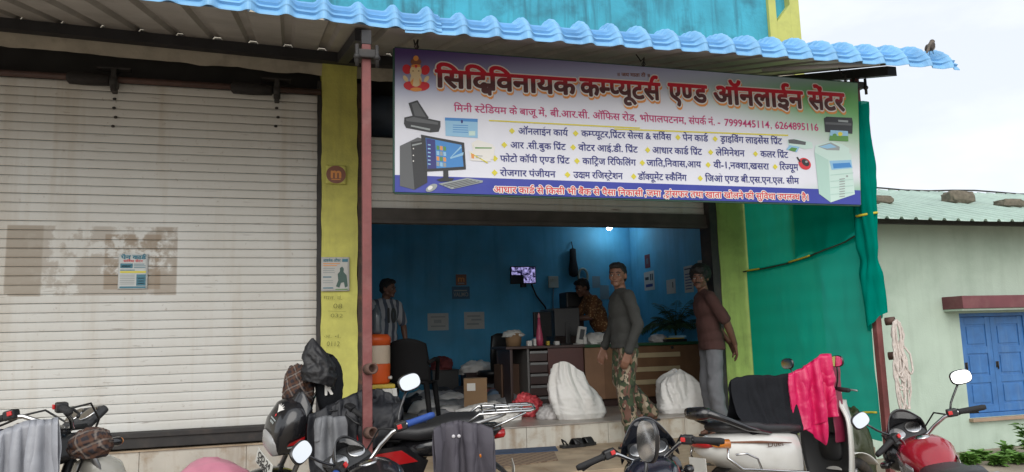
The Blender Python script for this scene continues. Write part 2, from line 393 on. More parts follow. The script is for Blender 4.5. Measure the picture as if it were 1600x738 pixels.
# room
b = MB(); b.box((.5, 11.0, FZ), (5.2, 11.2, 3.4)); part(b, 'back_wall', mblue, bld, True)
b = MB(); b.box((5.2, 7.3, FZ), (5.35, 11.2, 3.4)); part(b, 'side_wall', mblue, bld, True)
b = MB(); b.box((.35, 7.3, FZ), (.5, 11.2, 3.4)); part(b, 'side_wall', mblue, bld, True)
b = MB(); b.box((.35, 7.3, 3.4), (5.35, 11.2, 3.6)); part(b, 'ceiling', mceil, bld, True)
b = MB(); b.box((-5, 11.2, -.2), (5.5, 11.4, 8.2)); b.box((5.36, 7.3, 0), (5.5, 11.2, 8.2)); b.box((-5, 7.3, 0), (-4.8, 11.2, 8.2)); b.box((-5, 7.3, 4.6), (5.5, 11.2, 4.7)); part(b, 'outer_walls', mcyan, bld, True)
# shutters
def curtain(x0, x1, z0, z1, y):
    m_ = MB(); p = .0752; n = int((z1-z0)/p); xs = np.linspace(x0, x1, 14)
    for k in range(n):
        z = z0+k*p; tl = .0022*math.sin(k*2.1)+.0012*math.sin(k*5.3)
        prof = [(0.001, .006), (.0022, .0), (.005, -.0008), (.030, -.0016), (.055, -.0014), (.0705, -.0006), (.0724, .004), (p-.0010, .007)]
        vs = [(x, y+d+tl+.004*fb((x*1.3, z*2, 0), 1)+.002*fb((x*4, z*9, 3), 1), z+h) for h, d in prof for x in xs]
        q = len(xs); m_.add(vs, [(j*q+i, j*q+i+1, (j+1)*q+i+1, (j+1)*q+i) for j in range(len(prof)-1) for i in range(q-1)], 0, True)
    return m_
pL = lambda x, y: onY(x, y, 7.03)
ox, oz = -1.25, .8
q0, q1 = pL(12, 352), pL(275, 461); A = (q0.x-ox, q1.x-ox, q1.z-oz, q0.z-oz)
q2, q3 = pL(165, 366), pL(250, 452); B = (q2.x-ox, q3.x-ox, q3.z-oz, q2.z-oz)
ms = shutter_mat('shutter_paint', [A+(.42, .52, .62, (.37, .32, .26)), (A[0], A[0]+.26)+A[2:]+(.30, .42, .8, (.36, .315, .255)), (A[1]-.17, A[1])+A[2:]+(.36, .46, .75, (.38, .33, .27)), B+(.30, .55, .7, (.30, .23, .16))])
ms2 = shutter_mat('open_shutter_paint', [])
sh = part(curtain(-2.68, .275, .905, 3.86, 7.03), 'roller_shutter', ms, bld)
for v in sh.data.vertices: v.co -= Vector((ox, 0, oz))
sh.location = Vector((ox, 0, oz))-Vector((2.3, 7, 0)); MW[sh.name] = Matrix.Translation((ox, 0, oz))
b = MB(); b.box((-2.68, 6.985, .775), (.27, 7.035, .905), 0, .006); b.box((-2.68, 6.965, .86), (.27, 6.99, .90), 0, .004); part(b, 'bottom_bar', mdark, sh, True)
b = MB(); b.rod((-2.6, 6.93, 3.835), (.29, 6.93, 3.835), .026, n=14)
part(b, 'shaft', mshaft, sh, True)
for pa, pb in ((104, 174), (361, 428)):
    a, c = onY(pa, 128, 6.93).x, onY(pb, 128, 6.93).x; b = MB(); b.lathe([(0, 0), (.03, 0), (.052, .02), (.056, (c-a)*.5), (.050, c-a-.02), (.028, c-a), (0, c-a)], (a, 6.93, 3.828), (1, 0, 0), 18); part(b, 'spring_drum', M('black_spring', (.018, .015, .014), .7, var=.5, scale=30, bump=.6, bscale=90), sh, True)
for px in (179, 433):
    c = onY(px, 125, 6.93)
    b = MB(); b.box((c.x-.022, 6.88, 3.72), (c.x+.022, 6.98, 3.92), 0, .012); b.lathe([(.0, -.03), (.06, -.028), (.06, .028), (0, .03)], (c.x, 6.93, 3.81), (1, 0, 0), 16)
    b.box((c.x-.13, 6.90, 3.92), (c.x+.12, 7.0, 3.934)); part(b, 'bracket', mdark, sh, True)
    for k in range(4):
        b = MB(); w = onY(px, 155+k*14.2, 7.02); b.ball((w.x+.004*k*(-1)**k, 7.018, w.z), (.016, .008, .012), 10, 6); part(b, 'rivet_hole', mdark, sh, True)
sh2 = part(curtain(.74, 4.22, 2.80, 3.55, 7.06), 'roller_shutter', ms2, bld, True)
b = MB(); b.box((.72, 7.02, 2.655), (4.22, 7.09, 2.80), 0, .006); b.box((.72, 7.005, 2.655), (4.22, 7.03, 2.69), 0, .004); part(b, 'bottom_bar', M('dusty_bar', (.075, .068, .062), .7, var=.4, scale=6), sh2, True)
b = MB(); b.rod((.74, 7.2, 3.72), (4.22, 7.2, 3.72), .2, n=22); part(b, 'coil', M('navy_coil', (.035, .05, .075), .6, var=.3), sh2, True)
for x0, x1, mt in ((.262, .30, mdark), (.618, .70, mrust), (4.205, 4.288, mdark)):
    part(rough_col(x0, x1, 6.955, 7.16, FZ+.002, 3.95, .005, x0*9), 'guide_rail', mt, bld, True)
# ================================================================ awning
aw = thing('awning', 'steel awning on two maroon posts with a blue tiled eave', 'awning', (.6, 5.5, 0))
msheet = M('galvanised_underside', (.40, .375, .35), .5, .25, var=.2, scale=3, streak=((.26, .23, .21), 10, .5))
def zt(x): return -.030*(x-.6) if x < .6 else .018*(x-.6)
def zs(y): return 4.235-(7-y)*.285
def sheet(x0, x1, y0, y1, pitch=.3):
    m_ = MB(); n = int((x1-x0)/pitch); xs = []
    for i in range(n):
        a = x0+i*pitch; xs += [(a, 0), (a+pitch*.66, 0), (a+pitch*.74, .035), (a+pitch*.92, .035)]
    xs.append((x0+n*pitch, 0)); ys = np.linspace(y0, y1, 6)
    vs = [(x, y, zs(y)+h+zt(x)) for y in ys for x, h in xs]; q = len(xs)
    m_.add(vs, [(j*q+i, j*q+i+1, (j+1)*q+i+1, (j+1)*q+i) for j in range(5) for i in range(q-1)]); return m_
part(sheet(-5.05, 4.96, 4.86, 6.98), 'corrugated_sheet', msheet, aw, True)
def zbeam(y, x=.6): return zs(y)+zt(x)-.003
mpost = M('maroon_post_paint', (.19, .055, .052), .6, var=.35, scale=7, bump=.25, bscale=50, dirt=(.28, .12, .11), dscale=6, damt=.5, streak=((.12, .035, .03), 12, .5))
mbeam = M('dark_beam_paint', (.028, .028, .032), .6, var=.3)
b = MB()
for xa, xb in ((-5, .6), (.6, 4.86)):
    za, zb_ = 4.165+zt(xa), 4.165+zt(xb); b.add([(xa, 6.86, za-.06), (xb, 6.86, zb_-.06), (xb, 6.95, zb_-.06), (xa, 6.95, za-.06), (xa, 6.86, za+.03), (xb, 6.86, zb_+.03), (xb, 6.95, zb_+.03), (xa, 6.95, za+.03)], [(3,2,1,0), (4,5,6,7), (0,1,5,4), (1,2,6,5), (2,3,7,6), (3,0,4,7)])
part(b, 'purlin', mbeam, aw, True)
for x in (.476, 4.85):
    b = MB()
    for i in range(1): b.add([(x-.045, 6.85, zbeam(6.85, x)-.1), (x+.045, 6.85, zbeam(6.85, x)-.1), (x+.045, 5.02, zbeam(5.02, x)-.09), (x-.045, 5.02, zbeam(5.02, x)-.09), (x-.045, 6.85, zbeam(6.85, x)-.01), (x+.045, 6.85, zbeam(6.85, x)-.01), (x+.045, 5.02, zbeam(5.02, x)-.01), (x-.045, 5.02, zbeam(5.02, x)-.01)], [(0,1,2,3), (7,6,5,4), (0,3,7,4), (1,5,6,2), (0,4,5,1), (3,2,6,7)])
    part(b, 'rafter', mbeam, aw, True)
b = MB(); b.rod((4.45, 4.72, zbeam(4.72, 4.45)-.03), (3.9, 5.45, zbeam(5.45, 3.9)-.06), .018); part(b, 'brace', M('pale_conduit', (.45, .44, .42), .5), aw, True)
for x, y in ((.476, 4.74), (4.85, 5.46)):
    ztp = zbeam(y, x)-.09 if x > 1 else 3.44
    b = MB(); b.box((x-.028, y-.028, -.2), (x+.028, y+.028, ztp), 0, .006)
    po = part(b, 'post', mpost, aw, True)
    b = MB(); b.box((x-.07, y-.06, ztp-.10), (x+.07, y+.06, ztp-.045), 0, .008)
    for s_ in (-1, 1):
        b.rod((x+s_*.062, y-.06, ztp-.16), (x+s_*.062, y-.06, ztp-.02), .012, n=8); b.ball((x+s_*.062, y-.06, ztp-.10), .022, 8, 6)
    part(b, 'clamp', mdark, po, True)
    if x < 1: b = MB(); b.box((x-.030, y-.030, ztp+.001), (x+.030, y+.030, zbeam(y, x)-.06)); part(b, 'post_head', mbeam, po, True)
    for z in (tuple(onY(584, py, 4.70).z for py in (577, 676)) if x < 1 else (1.62, 1.33)):
        b = MB(); dx = .0 if x < 1 else .05
        b.lathe([(.030, 0), (.034, .0), (.034, .075), (.024, .075), (.024, .02), (0, .02)], (x+dx, y-.045, z), (.3 if x < 1 else .7, -1, .1), 16); part(b, 'pipe_stub', M('rusted_stub', (.11, .06, .045), .7, var=.4, scale=20), po, True)
mtileb = M('sky_blue_roof_paint', (.20, .46, .76), .5, var=.14, scale=5, dirt=(.12, .27, .48), dscale=3, damt=.5, streak=((.26, .48, .72), 18, .4))
def eave(x0, x1, dz):
    m_ = MB(); pt = .222; nx = int((x1-x0)/.0111); steps = 7; prof = []
    for k in range(0, 5): prof.append((5.42-.42*k/5, None, 0.))
    vs = []; fs = []
    rows = []
    for k in range(3): rows.append((5.5-.15*k, 0, 0))
    sub = 6
    for k in range(steps*sub+1):
        t = k/(steps*sub); sw = (k % sub)/(sub-1) if k < steps*sub else 1.
        rows.append((None, t, sw))
    for yb, t, sw in rows:
        for i in range(nx+1):
            x = x0+(x1-x0)*i/nx; ph = ((x+9) % pt)/pt
            d = abs(ph-.5)/.165; rib = .058*math.exp(-(d**2.4))
            if yb is not None: vs.append((x, yb, 3.735+(yb-5.0)*.26+dz+rib+zt(x)))
            else:
                a = t*math.pi/2*1.02; nr = rib*(1+.25*fb((x*3, t*2, 0), 1))+(.019*(sw**1.2)-.004)*(1-.75*rib/.058)+.007*fbm((x*2.2, t*1.5, 4), 1, 2)
                vs.append((x, 5.0-(.29+nr)*math.sin(a), 3.535+dz+zt(x)+(.185+nr)*math.cos(a)))
    q = nx+1; m_.add(vs, [(j*q+i, j*q+i+1, (j+1)*q+i+1, (j+1)*q+i) for j in range(len(rows)-1) for i in range(nx)], 0, False); return m_
part(eave(-5.0, .96, .02), 'eave_tile_sheet', mtileb, aw, True, solid=.003)
part(eave(.72, 5.21, .0), 'eave_tile_sheet', mtileb, aw, True, solid=.003)
# ================================================================ green house on the right
hs = thing('green_house', 'pale green house with a pale metal roof and blue window shutters', 'house', (8, 8, 0))
mgreen = M('pale_green_plaster', (.46, .56, .47), .85, var=.1, scale=2.5, bump=.25, bscale=45, dirt=(.31, .40, .32), dscale=1.0, damt=.75, streak=((.32, .39, .32), 7, .4))
w0, w1, wz0, wz1 = 8.41, 10.75, .40, 1.735
b = MB(); b.box((5.75, 8, -.3), (w0, 8.2, 3.0)); b.box((w1, 8, -.3), (15, 8.2, 3.0)); b.box((w0, 8, -.3), (w1, 8.2, wz0)); b.box((w0, 8, wz1), (w1, 8.2, 3.0))
b.box((5.75, 8.2, -.3), (5.95, 12.5, 3.3)); part(b, 'wall', mgreen, hs, True)
b = MB(); b.box((5.9, 8.4, -.2), (15, 8.45, 3)); part(b, 'inner_wall', mvoid, hs, True)
mshb = M('blue_shutter_paint', (.045, .165, .42), .45, var=.2, scale=7, dirt=(.03, .10, .28), dscale=5, streak=((.13, .25, .45), 16, .4))
wf = MB(); wf.box((w0, 8.02, wz1-.045), (w1, 8.1, wz1), 0, .004); wf.box((w0, 8.02, wz0), (w1, 8.1, wz0+.05), 0, .004); wf.box((w0, 8.02, wz0+.05), (w0+.03, 8.1, wz1-.045))
wfo = part(wf, 'window_frame', mshb, hs, True)
def leaf(x0, x1):
    m_ = MB(); y = 8.045; z0, z1 = wz0+.055, wz1-.05; W = x1-x0; m_.box((x0, y+.012, z0), (x1, y+.03, z1))
    st = .085; H = z1-z0; m_.box((x0, y, z0), (x0+st, y+.012, z1), 0, .004); m_.box((x1-st, y, z0), (x1, y+.012, z1), 0, .004)
    zz = [z0, z0+.10, z0+.10+(H-.40)/3]; ph = (H-.37)/3
    for k in range(4):
        za = z0+k*(ph+.09); m_.box((x0+st, y, za), (x1-st, y+.012, za+(.09 if k else .10)), 0, .004)
    for k in range(3):
        za = z0+.10+k*(ph+.09); m_.box((x0+st+.03, y+.002, za+.025), (x1-st-.03, y+.0125, za+ph-.035), 0, .01)
    return m_
for x0, x1 in ((w0+.032, w0+.545), (w0+.55, w0+1.1), (w0+1.18, w0+1.72), (w0+1.725, w1-.01)):
    lf = part(leaf(x0, x1), 'window_shutter', mshb, hs, True)
    b = MB(); b.box((x0+.02, 8.038, wz0+.62), (x0+.07, 8.048, wz0+.70), 0, .003); b.rod((x0+.045, 8.03, wz0+.60), (x0+.045, 8.03, wz0+.70), .008); part(b, 'latch', mdark, lf, True)
b = MB(); b.box((w0+1.1, 8.03, wz0+.05), (w0+1.18, 8.12, wz1-.045)); part(b, 'mullion', mshb, hs, True)
b = MB(); b.box((w0-.02, 7.93, wz0-.045), (w1+.02, 8.0, wz0-.003), 0, .006); part(b, 'window_sill', M('cement_sill', (.38, .27, .19), .9, var=.2), hs, True)
c0 = onY(1488, 474, 7.84)
b = MB(); b.box((c0.x, 7.68, c0.z-.075), (11.6, 8.0, c0.z+.085), 0, .006); part(b, 'canopy_slab', M('maroon_canopy_paint', (.16, .05, .06), .7, var=.25, scale=4, dirt=(.25, .12, .11), dscale=3), hs, True)
b = MB(); b.box((c0.x+.01, 7.71, c0.z-.10), (11.6, 8.0, c0.z-.076)); part(b, 'canopy_soffit', mgreen, hs, True)
ey, ez = 7.28, 2.84; sl_ = .33
def zr(y): return ez+(y-ey)*sl_
m_ = MB(); xs = []; x = 5.95; k = 0
while x < 14.5:
    xs += [(x, 0), (x+.135, 0), (x+.155, .03), (x+.185, .03), (x+.205, 0)]; x += .21
ys = np.linspace(ey, 10.35, 8); q = len(xs)
m_.add([(x, y, zr(y)+h+.012*fb((x*.7, y, 0), .8)) for y in ys for x, h in xs], [(j*q+i, j*q+i+1, (j+1)*q+i+1, (j+1)*q+i) for j in range(7) for i in range(q-1)])
part(m_, 'metal_roof', M('pale_green_roof_paint', (.44, .56, .49), .5, var=.18, scale=1.2, dirt=(.28, .36, .33), dscale=1.5, damt=.6, streak=((.30, .36, .33), 6, .4)), hs, True, solid=.004)
b = MB(); b.tube([(6+i*.5, 10.33, zr(10.33)+.045+.02*math.sin(i*1.3)) for i in range(18)], .014, 8); part(b, 'ridge_cable', mdark, hs, True)
b = MB(); b.box((5.8, 7.75, zr(7.75)-.13), (14.5, 7.83, zr(7.75)-.02)); part(b, 'roof_purlin', mvoid, hs, True)
b = MB(); b.add([(5.75, 8.0, 3.0), (15, 8.0, 3.0), (15, 8.0, zr(8)-.01), (5.75, 8.0, zr(8)-.01)], [(0, 1, 2, 3)]); part(b, 'gable_strip', mgreen, hs, True)
# stones weighing the roof down
def rock(c, r, seed):
    m_ = MB(); bm = bmesh.new(); bmesh.ops.create_icosphere(bm, subdivisions=4, radius=1)
    for v in bm.verts:
        p = v.co.copy(); s = [math.copysign(abs(t)**.45, t) for t in p]; d = 1+.16*fbm(p, 1.6, seed, 4)
        v.co = Vector((s[0]*r[0]*d, s[1]*r[1]*d, s[2]*r[2]*d))
    m_.bm(bm, 0, True); m_.v = [tuple(Vector(p)+Vector(c)) for p in m_.v]; return m_
mrock = M('weathered_stone', (.17, .145, .11), .95, var=.5, scale=9, bump=.9, bscale=22, dirt=(.06, .055, .04), dscale=6, damt=.8)
for i, (px, py, Yr, w, h, lb) in enumerate([(1371, 316, 8.6, .19, .055, 'low brown stone on the roof nearest the green net'), (1497, 318, 8.9, .215, .095, 'thick squared stone in the middle of the metal roof'), (1577, 326, 8.6, .20, .06, 'long tilted stone on the metal roof above the window shutters')]):
    c = onY(px, py, Yr); c.z = zr(Yr)+h*.9
    single(rock(c, (w, .13, h), i*5.1), 'stone', mrock, lb, 'stone', 'stones weighing down the roof')
# ================================================================ signboard
SY = 5.36
def Z1(x, y): return (600+x/2.8375, 60+y/2.838)
def Z2(x, y): return (960+x/2.8375, 60+y/2.838)
def sp(x, y): return onY(x, y, SY)
TL, TR, BL, BR = sp(617, 75), sp(1340, 130), sp(617, 300), sp(1345, 320)
sg = thing('shop_sign', 'printed Hindi shop signboard with red title hanging under the blue eave', 'signboard', (2.75, SY, BL.z))
def sign_mat():
    m, n, l, p = nodes_of('printed_flex'); t = n.new('ShaderNodeTexCoord'); s = n.new('ShaderNodeSeparateXYZ'); l.new(t.outputs['UV'], s.inputs[0])
    def lin(a, b, c):
        x = n.new('ShaderNodeMath'); x.operation = 'MULTIPLY_ADD'; l.new(s.outputs[0], x.inputs[0]); x.inputs[1].default_value = a
        y = n.new('ShaderNodeMath'); y.operation = 'MULTIPLY_ADD'; l.new(s.outputs[1], y.inputs[0]); y.inputs[1].default_value = b; l.new(x.outputs[0], y.inputs[2]); x.inputs[2].default_value = c
        return y.outputs[0]
    def ramp(v, a, b):
        k = n.new('ShaderNodeMapRange'); k.interpolation_type = 'SMOOTHSTEP'; k.inputs[1].default_value = a; k.inputs[2].default_value = b; l.new(v, k.inputs[0]); return k.outputs[0]
    def mix(f, a, col):
        x = n.new('ShaderNodeMix'); x.data_type = 'RGBA'; l.new(f, x.inputs[0])
        if isinstance(a, tuple): x.inputs[6].default_value = c4(a)
        else: l.new(a, x.inputs[6])
        x.inputs[7].default_value = c4(col); return x.outputs[2]
    c = mix(ramp(lin(0, 0, 0), 2, 3), (.72, .73, .80), (1, 1, 1))
    c = mix(ramp(lin(.62, .55, 0), .72, 1.06), c, (.13, .42, .10))        # green towards the upper right
    c = mix(ramp(lin(.55, -.75, 0), .34, .52), c, (.16, .42, .22))        # and the right side
    c = mix(ramp(lin(-.35, 1, 0), .52, .82), c, (.42, .46, .66))
    c = mix(ramp(lin(-.45, 1.0, 0), .68, .98), c, (.085, .045, .19))      # purple in the upper left
    g = n.new('ShaderNodeMath'); g.operation = 'LESS_THAN'; l.new(lin(.0, 1, 0), g.inputs[0]); g.inputs[1].default_value = .115
    c = mix(g.outputs[0], c, (.035, .05, .34))
    l.new(c, p.inputs['Base Color']); p.inputs['Roughness'].default_value = .38
    z = n.new('ShaderNodeTexNoise'); z.inputs['Scale'].default_value = 2.2; l.new(t.outputs['Object'], z.inputs['Vector'])
    b = n.new('ShaderNodeBump'); b.inputs['Strength'].default_value = .5; b.inputs['Distance'].default_value = .05; l.new(z.outputs[0], b.inputs['Height']); l.new(b.outputs[0], p.inputs['Normal'])
    return m
b = MB(); nu, nv = 60, 16
b.grid(lambda u, v: (BL.lerp(BR, u)).lerp(TL.lerp(TR, u), v), nu, nv)
pan = part(b, 'panel', sign_mat(), sg, True)
uvl = pan.data.uv_layers.new(name='UVMap')
for lp in pan.data.loops: i = lp.vertex_index; uvl.data[lp.index].uv = ((i % (nu+1))/nu, (i//(nu+1))/nv)
mfr = M('sign_frame_paint', (.035, .10, .075), .6, var=.2)
b = MB()
for P, Q in ((BL, BR), (TL, TR), (BL, TL), (BR, TR)):
    d = (Q-P).normalized()*.0; b.tube([P+Vector((0, .02, 0))-d, Q+Vector((0, .02, 0))+d], .016, 4, 0, False)
part(b, 'frame', mfr, sg, True)
b = MB(); b.grid(lambda u, v: BL.lerp(BR, u).lerp(TL.lerp(TR, u), v)+Vector((0, .004, 0)), 8, 4); part(b, 'backing', mfr, sg, True)
for px, ex in ((650, .0), (1000, -.02), (1310, 0)):
    c = sp(px, 0); zt_ = TL.z+(TR.z-TL.z)*((px-617)/723); top = zs(SY)+zt(c.x)-.0
    b = MB(); b.tube([(c.x, SY+.01, zt_-.03), (c.x+.012, SY+.01, zt_+.08), (c.x-.006, SY+.03, (zt_+top)/2), (c.x-.01+ex, SY+.06, top+.01)], .006, 6); b.tube([(c.x, SY+.01, zt_-.0), (c.x+.016, SY, zt_+.02), (c.x, SY-.005, zt_+.05), (c.x-.014, SY, zt_+.02), (c.x, SY+.01, zt_-.0)], .005, 6)
    part(b, 'hanger_wire', mdark, sg, True)
def ink(name, col, r=.4): return M('ink_'+name, col, r, var=.04, scale=3)
iwhite, iorange, imag, inavy, iyel = ink('white', (.78, .76, .72)), ink('orange', (.75, .30, .07)), ink('magenta', (.50, .035, .16)), ink('navy', (.025, .03, .19)), ink('yellow', (.68, .60, .05))
ired = ink('red', (.62, .03, .04)); iblack = ink('black', (.022, .023, .026)); igrey = ink('grey', (.10, .105, .11)); isteel = ink('steel', (.30, .33, .33)); imint = ink('mint', (.42, .62, .55)); imint2 = ink('pale_mint', (.55, .72, .66)); isky = ink('sky', (.28, .52, .72)); ilb = ink('blue', (.05, .24, .58)); icream = ink('cream', (.75, .58, .33)); igreen = ink('green', (.10, .28, .06)); ibrown = ink('brown', (.24, .09, .05))
def title_mat():
    m, n, l, p = nodes_of('ink_title'); t = n.new('ShaderNodeTexCoord'); s = n.new('ShaderNodeSeparateXYZ'); l.new(t.outputs['UV'], s.inputs[0])
    r = n.new('ShaderNodeValToRGB'); l.new(s.outputs[1], r.inputs[0]); r.color_ramp.elements[0].position = .40; r.color_ramp.elements[0].color = (.085, .022, .02, 1); r.color_ramp.elements[1].position = .62; r.color_ramp.elements[1].color = (.56, .012, .03, 1)
    l.new(r.outputs[0], p.inputs['Base Color']); p.inputs['Roughness'].default_value = .4; return m
def words(name, mt, segs, p0, p1, hpx, off=0., lift=.003, dx=0., dy=0., fat=0.):
    """segs: (text, x start, x end) in survey pixels on the base line p0-p1; each run is a part of the sign"""
    out = []
    for tx, xa, xb in segs:
        f = lambda x: p0[1]+(p1[1]-p0[1])*(x-p0[0])/(p1[0]-p0[0])
        A, B = sp(xa+dx, f(xa)+dy), sp(xb+dx, f(xb)+dy); h = (sp(xa, f(xa)-hpx)-sp(xa, f(xa))).z
        b = MB(); text2d(b, tx, A, (B-A).length, h, off, 0, (B-A).normalized(), Vector((0, 0, 1)), Vector((0, -1, 0)), lift, fat)
        out.append(part(b, name, mt, sg, True))
    return out
def z1(x): return 600+x/2.8375
def z2(x): return 960+x/2.8375
tsegs = [('सिद्धिविनायक', 681, 899), ('कम्प्यूटर्स', 907, 1031), ('एण्ड', 1045, 1104), ('ऑनलाईन', 1115, 1254), ('सेंटर', 1264, 1319)]
words('title_shadow_print', iorange, tsegs, (681, 136), (1319, 173.5), 27, 0, .002, 1.2, 3.2, .085)
words('title_outline', iwhite, tsegs, (681, 136), (1319, 173.5), 27, 0, .0045, fat=.085)
mtt = title_mat(); zz0, zz1 = sp(681, 142), sp(681, 98); _s, _e = sp(681, 136), sp(1319, 173.5)
for ti in words('title_lettering', mtt, tsegs, (681, 136), (1319, 173.5), 27, 0, .007, fat=.038):
    uvl = ti.data.uv_layers.new(name='UVMap')
    for lp in ti.data.loops:
        v = ti.data.vertices[lp.vertex_index].co; wx = v.x+2.75; base = _s.z+(_e.z-_s.z)*(wx-_s.x)/(_e.x-_s.x)
        uvl.data[lp.index].uv = (0, .2+.6*(v.z+BL.z-base)/(zz1.z-zz0.z-.03))
words('blessing_lettering', ibrown, [('॥ जय माता दी ॥', z2(10), z2(158))], Z2(10, 168), Z2(158, 173), 5.2, .02)
words('address_lettering', imag, [('मिनी स्टेडियम के बाजू में,', z1(310), z1(722)), ('बी.आर.सी.', z1(737), z1(912)), ('ऑफिस रोड,', z1(925), z1(1120)), ('भोपालपटनम,', z2(112), z2(318)), ('संपर्क नं.', z2(330), z2(446)), ('-', z2(457), z2(470)), ('7999445114', z2(487), z2(688)), (',', z2(692), z2(698)), ('6264895116', z2(712), z2(905))], Z1(310, 324), Z2(905, 411), 10.3, .014)
lines = [
 (Z1(595, 425), Z2(745, 471), [('ऑनलाईन कार्य', z1(595), z1(815)), ('कम्प्यूटर,प्रिंटर सेल्स & सर्विस', z1(875), z2(252)), ('पेन कार्ड', z2(303), z2(415)), ('ड्राइविंग लाइसेंस प्रिंट', z2(470), z2(743))], [z1(567), z1(849), z2(281), z2(446)]),
 (Z1(560, 487), Z2(770, 531), [('आर .सी.बुक प्रिंट', z1(560), z1(805)), ('वोटर आई.डी. प्रिंट', z1(862), z2(103)), ('आधार कार्ड प्रिंट', z2(168), z2(388)), ('लेमिनेशन', z2(450), z2(577)), ('कलर प्रिंट', z2(648), z2(770))], [z1(533), z1(838), z2(147), z2(426), z2(625)]),
 (Z1(515, 547), Z2(815, 586), [('फोटो कॉपी एण्ड प्रिंट', z1(515), z1(822)), ('काट्रिज रिफिलिंग', z1(880), z2(95)), ('जाति,निवास,आय', z2(143), z2(384)), ('वी-1,नक्शा,खसरा', z2(440), z2(685)), ('रिज्यूम', z2(733), z2(815))], [z1(491), z1(855), z2(123), z2(415), z2(712)]),
 (Z1(515, 610), Z2(818, 646), [('रोजगार पंजीयन', z1(515), z1(760)), ('उद्यम रजिस्ट्रेशन', z1(840), z1(1058)), ('डॉक्यूमेंट स्कैनिंग', z2(105), z2(320)), ('जिओ एण्ड बी.एस.एन.एल. सीम', z2(403), z2(818))], [z1(490), z1(813), z2(85), z2(380)])]
for p0, p1, segs, bul in lines:
    words('service_lettering', inavy, segs, p0, p1, 9.6, .016)
    for x in bul:
        y = p0[1]+(p1[1]-p0[1])*(x-p0[0])/(p1[0]-p0[0])-4.5; b = MB(); c = sp(x, y)-Vector((0, .003, 0)); d = .024
        b.add([c+Vector((-d, 0, 0)), c+Vector((0, 0, -d)), c+Vector((d, 0, 0)), c+Vector((0, 0, d))], [(0, 1, 2, 3)]); part(b, 'bullet', iyel, sg, True)
fs_ = [('आधार कार्ड से किसी भी बैंक से पैसा निकासी', z1(485), z2(126)), (',जमा ,ट्रांसफर तथा खाता खोलने की सुविधा उपलब्ध है।', z2(133), z2(862))]
words('footer_outline', iwhite, fs_, Z1(485, 684), Z2(862, 718), 9.4, 0, .003, fat=.10)
words('footer_lettering', ired, fs_, Z1(485, 684), Z2(862, 718), 9.4, .012, .006)
# printed pictures
def pol(mb, pts, mi, lift, zf=Z1): mb.add([sp(*zf(*p))-Vector((0, lift, 0)) for p in pts], [tuple(range(len(pts)))[::-1]], mi)
def ell(mb, c, rx, ry, mi, lift, zf=Z1, n=20, rot=0.): pol(mb, [(c[0]+rx*math.cos(t)*math.cos(rot)-ry*math.sin(t)*math.sin(rot), c[1]+rx*math.cos(t)*math.sin(rot)+ry*math.sin(t)*math.cos(rot)) for t in [2*math.pi*i/n for i in range(n)]], mi, lift, zf)
b = MB()   # seated elephant-headed emblem
ms_ = [ired, icream, iorange, ibrown]
for i, (c, rx, ry, mi, rot) in enumerate([((101, 138), 19, 22, 0, -.4), ((183, 142), 19, 22, 0, .4), ((118, 212), 32, 20, 0, .15), ((170, 214), 32, 20, 0, -.15), ((142, 228), 26, 9, 2, 0), ((141, 186), 26, 30, 1, 0), ((95, 180), 9, 16, 1, -.6), ((188, 182), 9, 16, 1, .6), ((141, 106), 24, 16, 3, 0), ((141, 90), 12, 12, 2, 0), ((140, 148), 26, 30, 1, 0), ((141, 124), 22, 7, 2, 0)]): ell(b, c, rx, ry, mi, .003+.0004*i, Z1, 20, rot)
tr = [(141, 160, 10), (138, 176, 9), (140, 190, 8), (150, 198, 7), (160, 192, 5)]
pol(b, [(x-r, y) for x, y, r in tr]+[(x+r*.6, y+r*.5) for x, y, r in tr[::-1]], 1, .0085)
for x in (128, 153): ell(b, (x, 147), 3.5, 2.5, 3, .009)
pol(b, [(134, 121), (148, 121), (141, 138)], 0, .0092); pol(b, [(116, 196), (130, 178), (126, 214)], 2, .0088); pol(b, [(166, 196), (156, 178), (158, 214)], 2, .0088)
part(b, 'emblem_print', ms_, sg, True)
b = MB(); pol(b, [(108, 288), (148, 275), (198, 352), (192, 362), (128, 350)], 0, .003); pol(b, [(122, 292), (146, 284), (186, 350), (136, 344)], 1, .0034)
pol(b, [(90, 352), (130, 343), (250, 368), (250, 392), (242, 415), (205, 418), (98, 398), (88, 380)], 0, .0038); pol(b, [(96, 358), (132, 350), (240, 374), (238, 384), (100, 368)], 1, .0042); pol(b, [(120, 385), (205, 402), (203, 410), (118, 392)], 2, .0042)
part(b, 'printer_print', [iblack, igrey, isteel], sg, True)
b = MB(); pol(b, [(270, 352), (415, 358), (415, 443), (273, 433)], 0, .003); pol(b, [(270, 352), (415, 358), (415, 372), (270, 365)], 1, .0035)
for y in (384, 394, 404, 414): pol(b, [(305, y), (372, y+2.5), (372, y+5.5), (305, y+3)], 1, .0036)
ell(b, (345, 370), 5, 8, 2, .0038); pol(b, [(376, 412), (404, 412), (404, 432), (376, 432)], 3, .0037)
part(b, 'card_print', [isky, ilb, inavy, imint2], sg, True)
b = MB()
for k, (dx, dy) in enumerate(((14, -20), (22, -10), (0, 0))):
    q = [(373+dx, 486+dy), (400+dx, 470+dy), (470+dx, 492+dy), (462+dx, 548+dy), (385+dx, 540+dy)] if k < 2 else [(376, 500), (468, 506), (474, 548), (384, 543)]
    pol(b, q, 0, .003+k*.001); pol(b, [(q[0][0]+8, q[0][1]+8), (q[2][0]-14, q[2][1]+3), (q[2][0]-16, q[2][1]+8), (q[0][0]+8, q[0][1]+14)], 1+k % 2, .0035+k*.001)
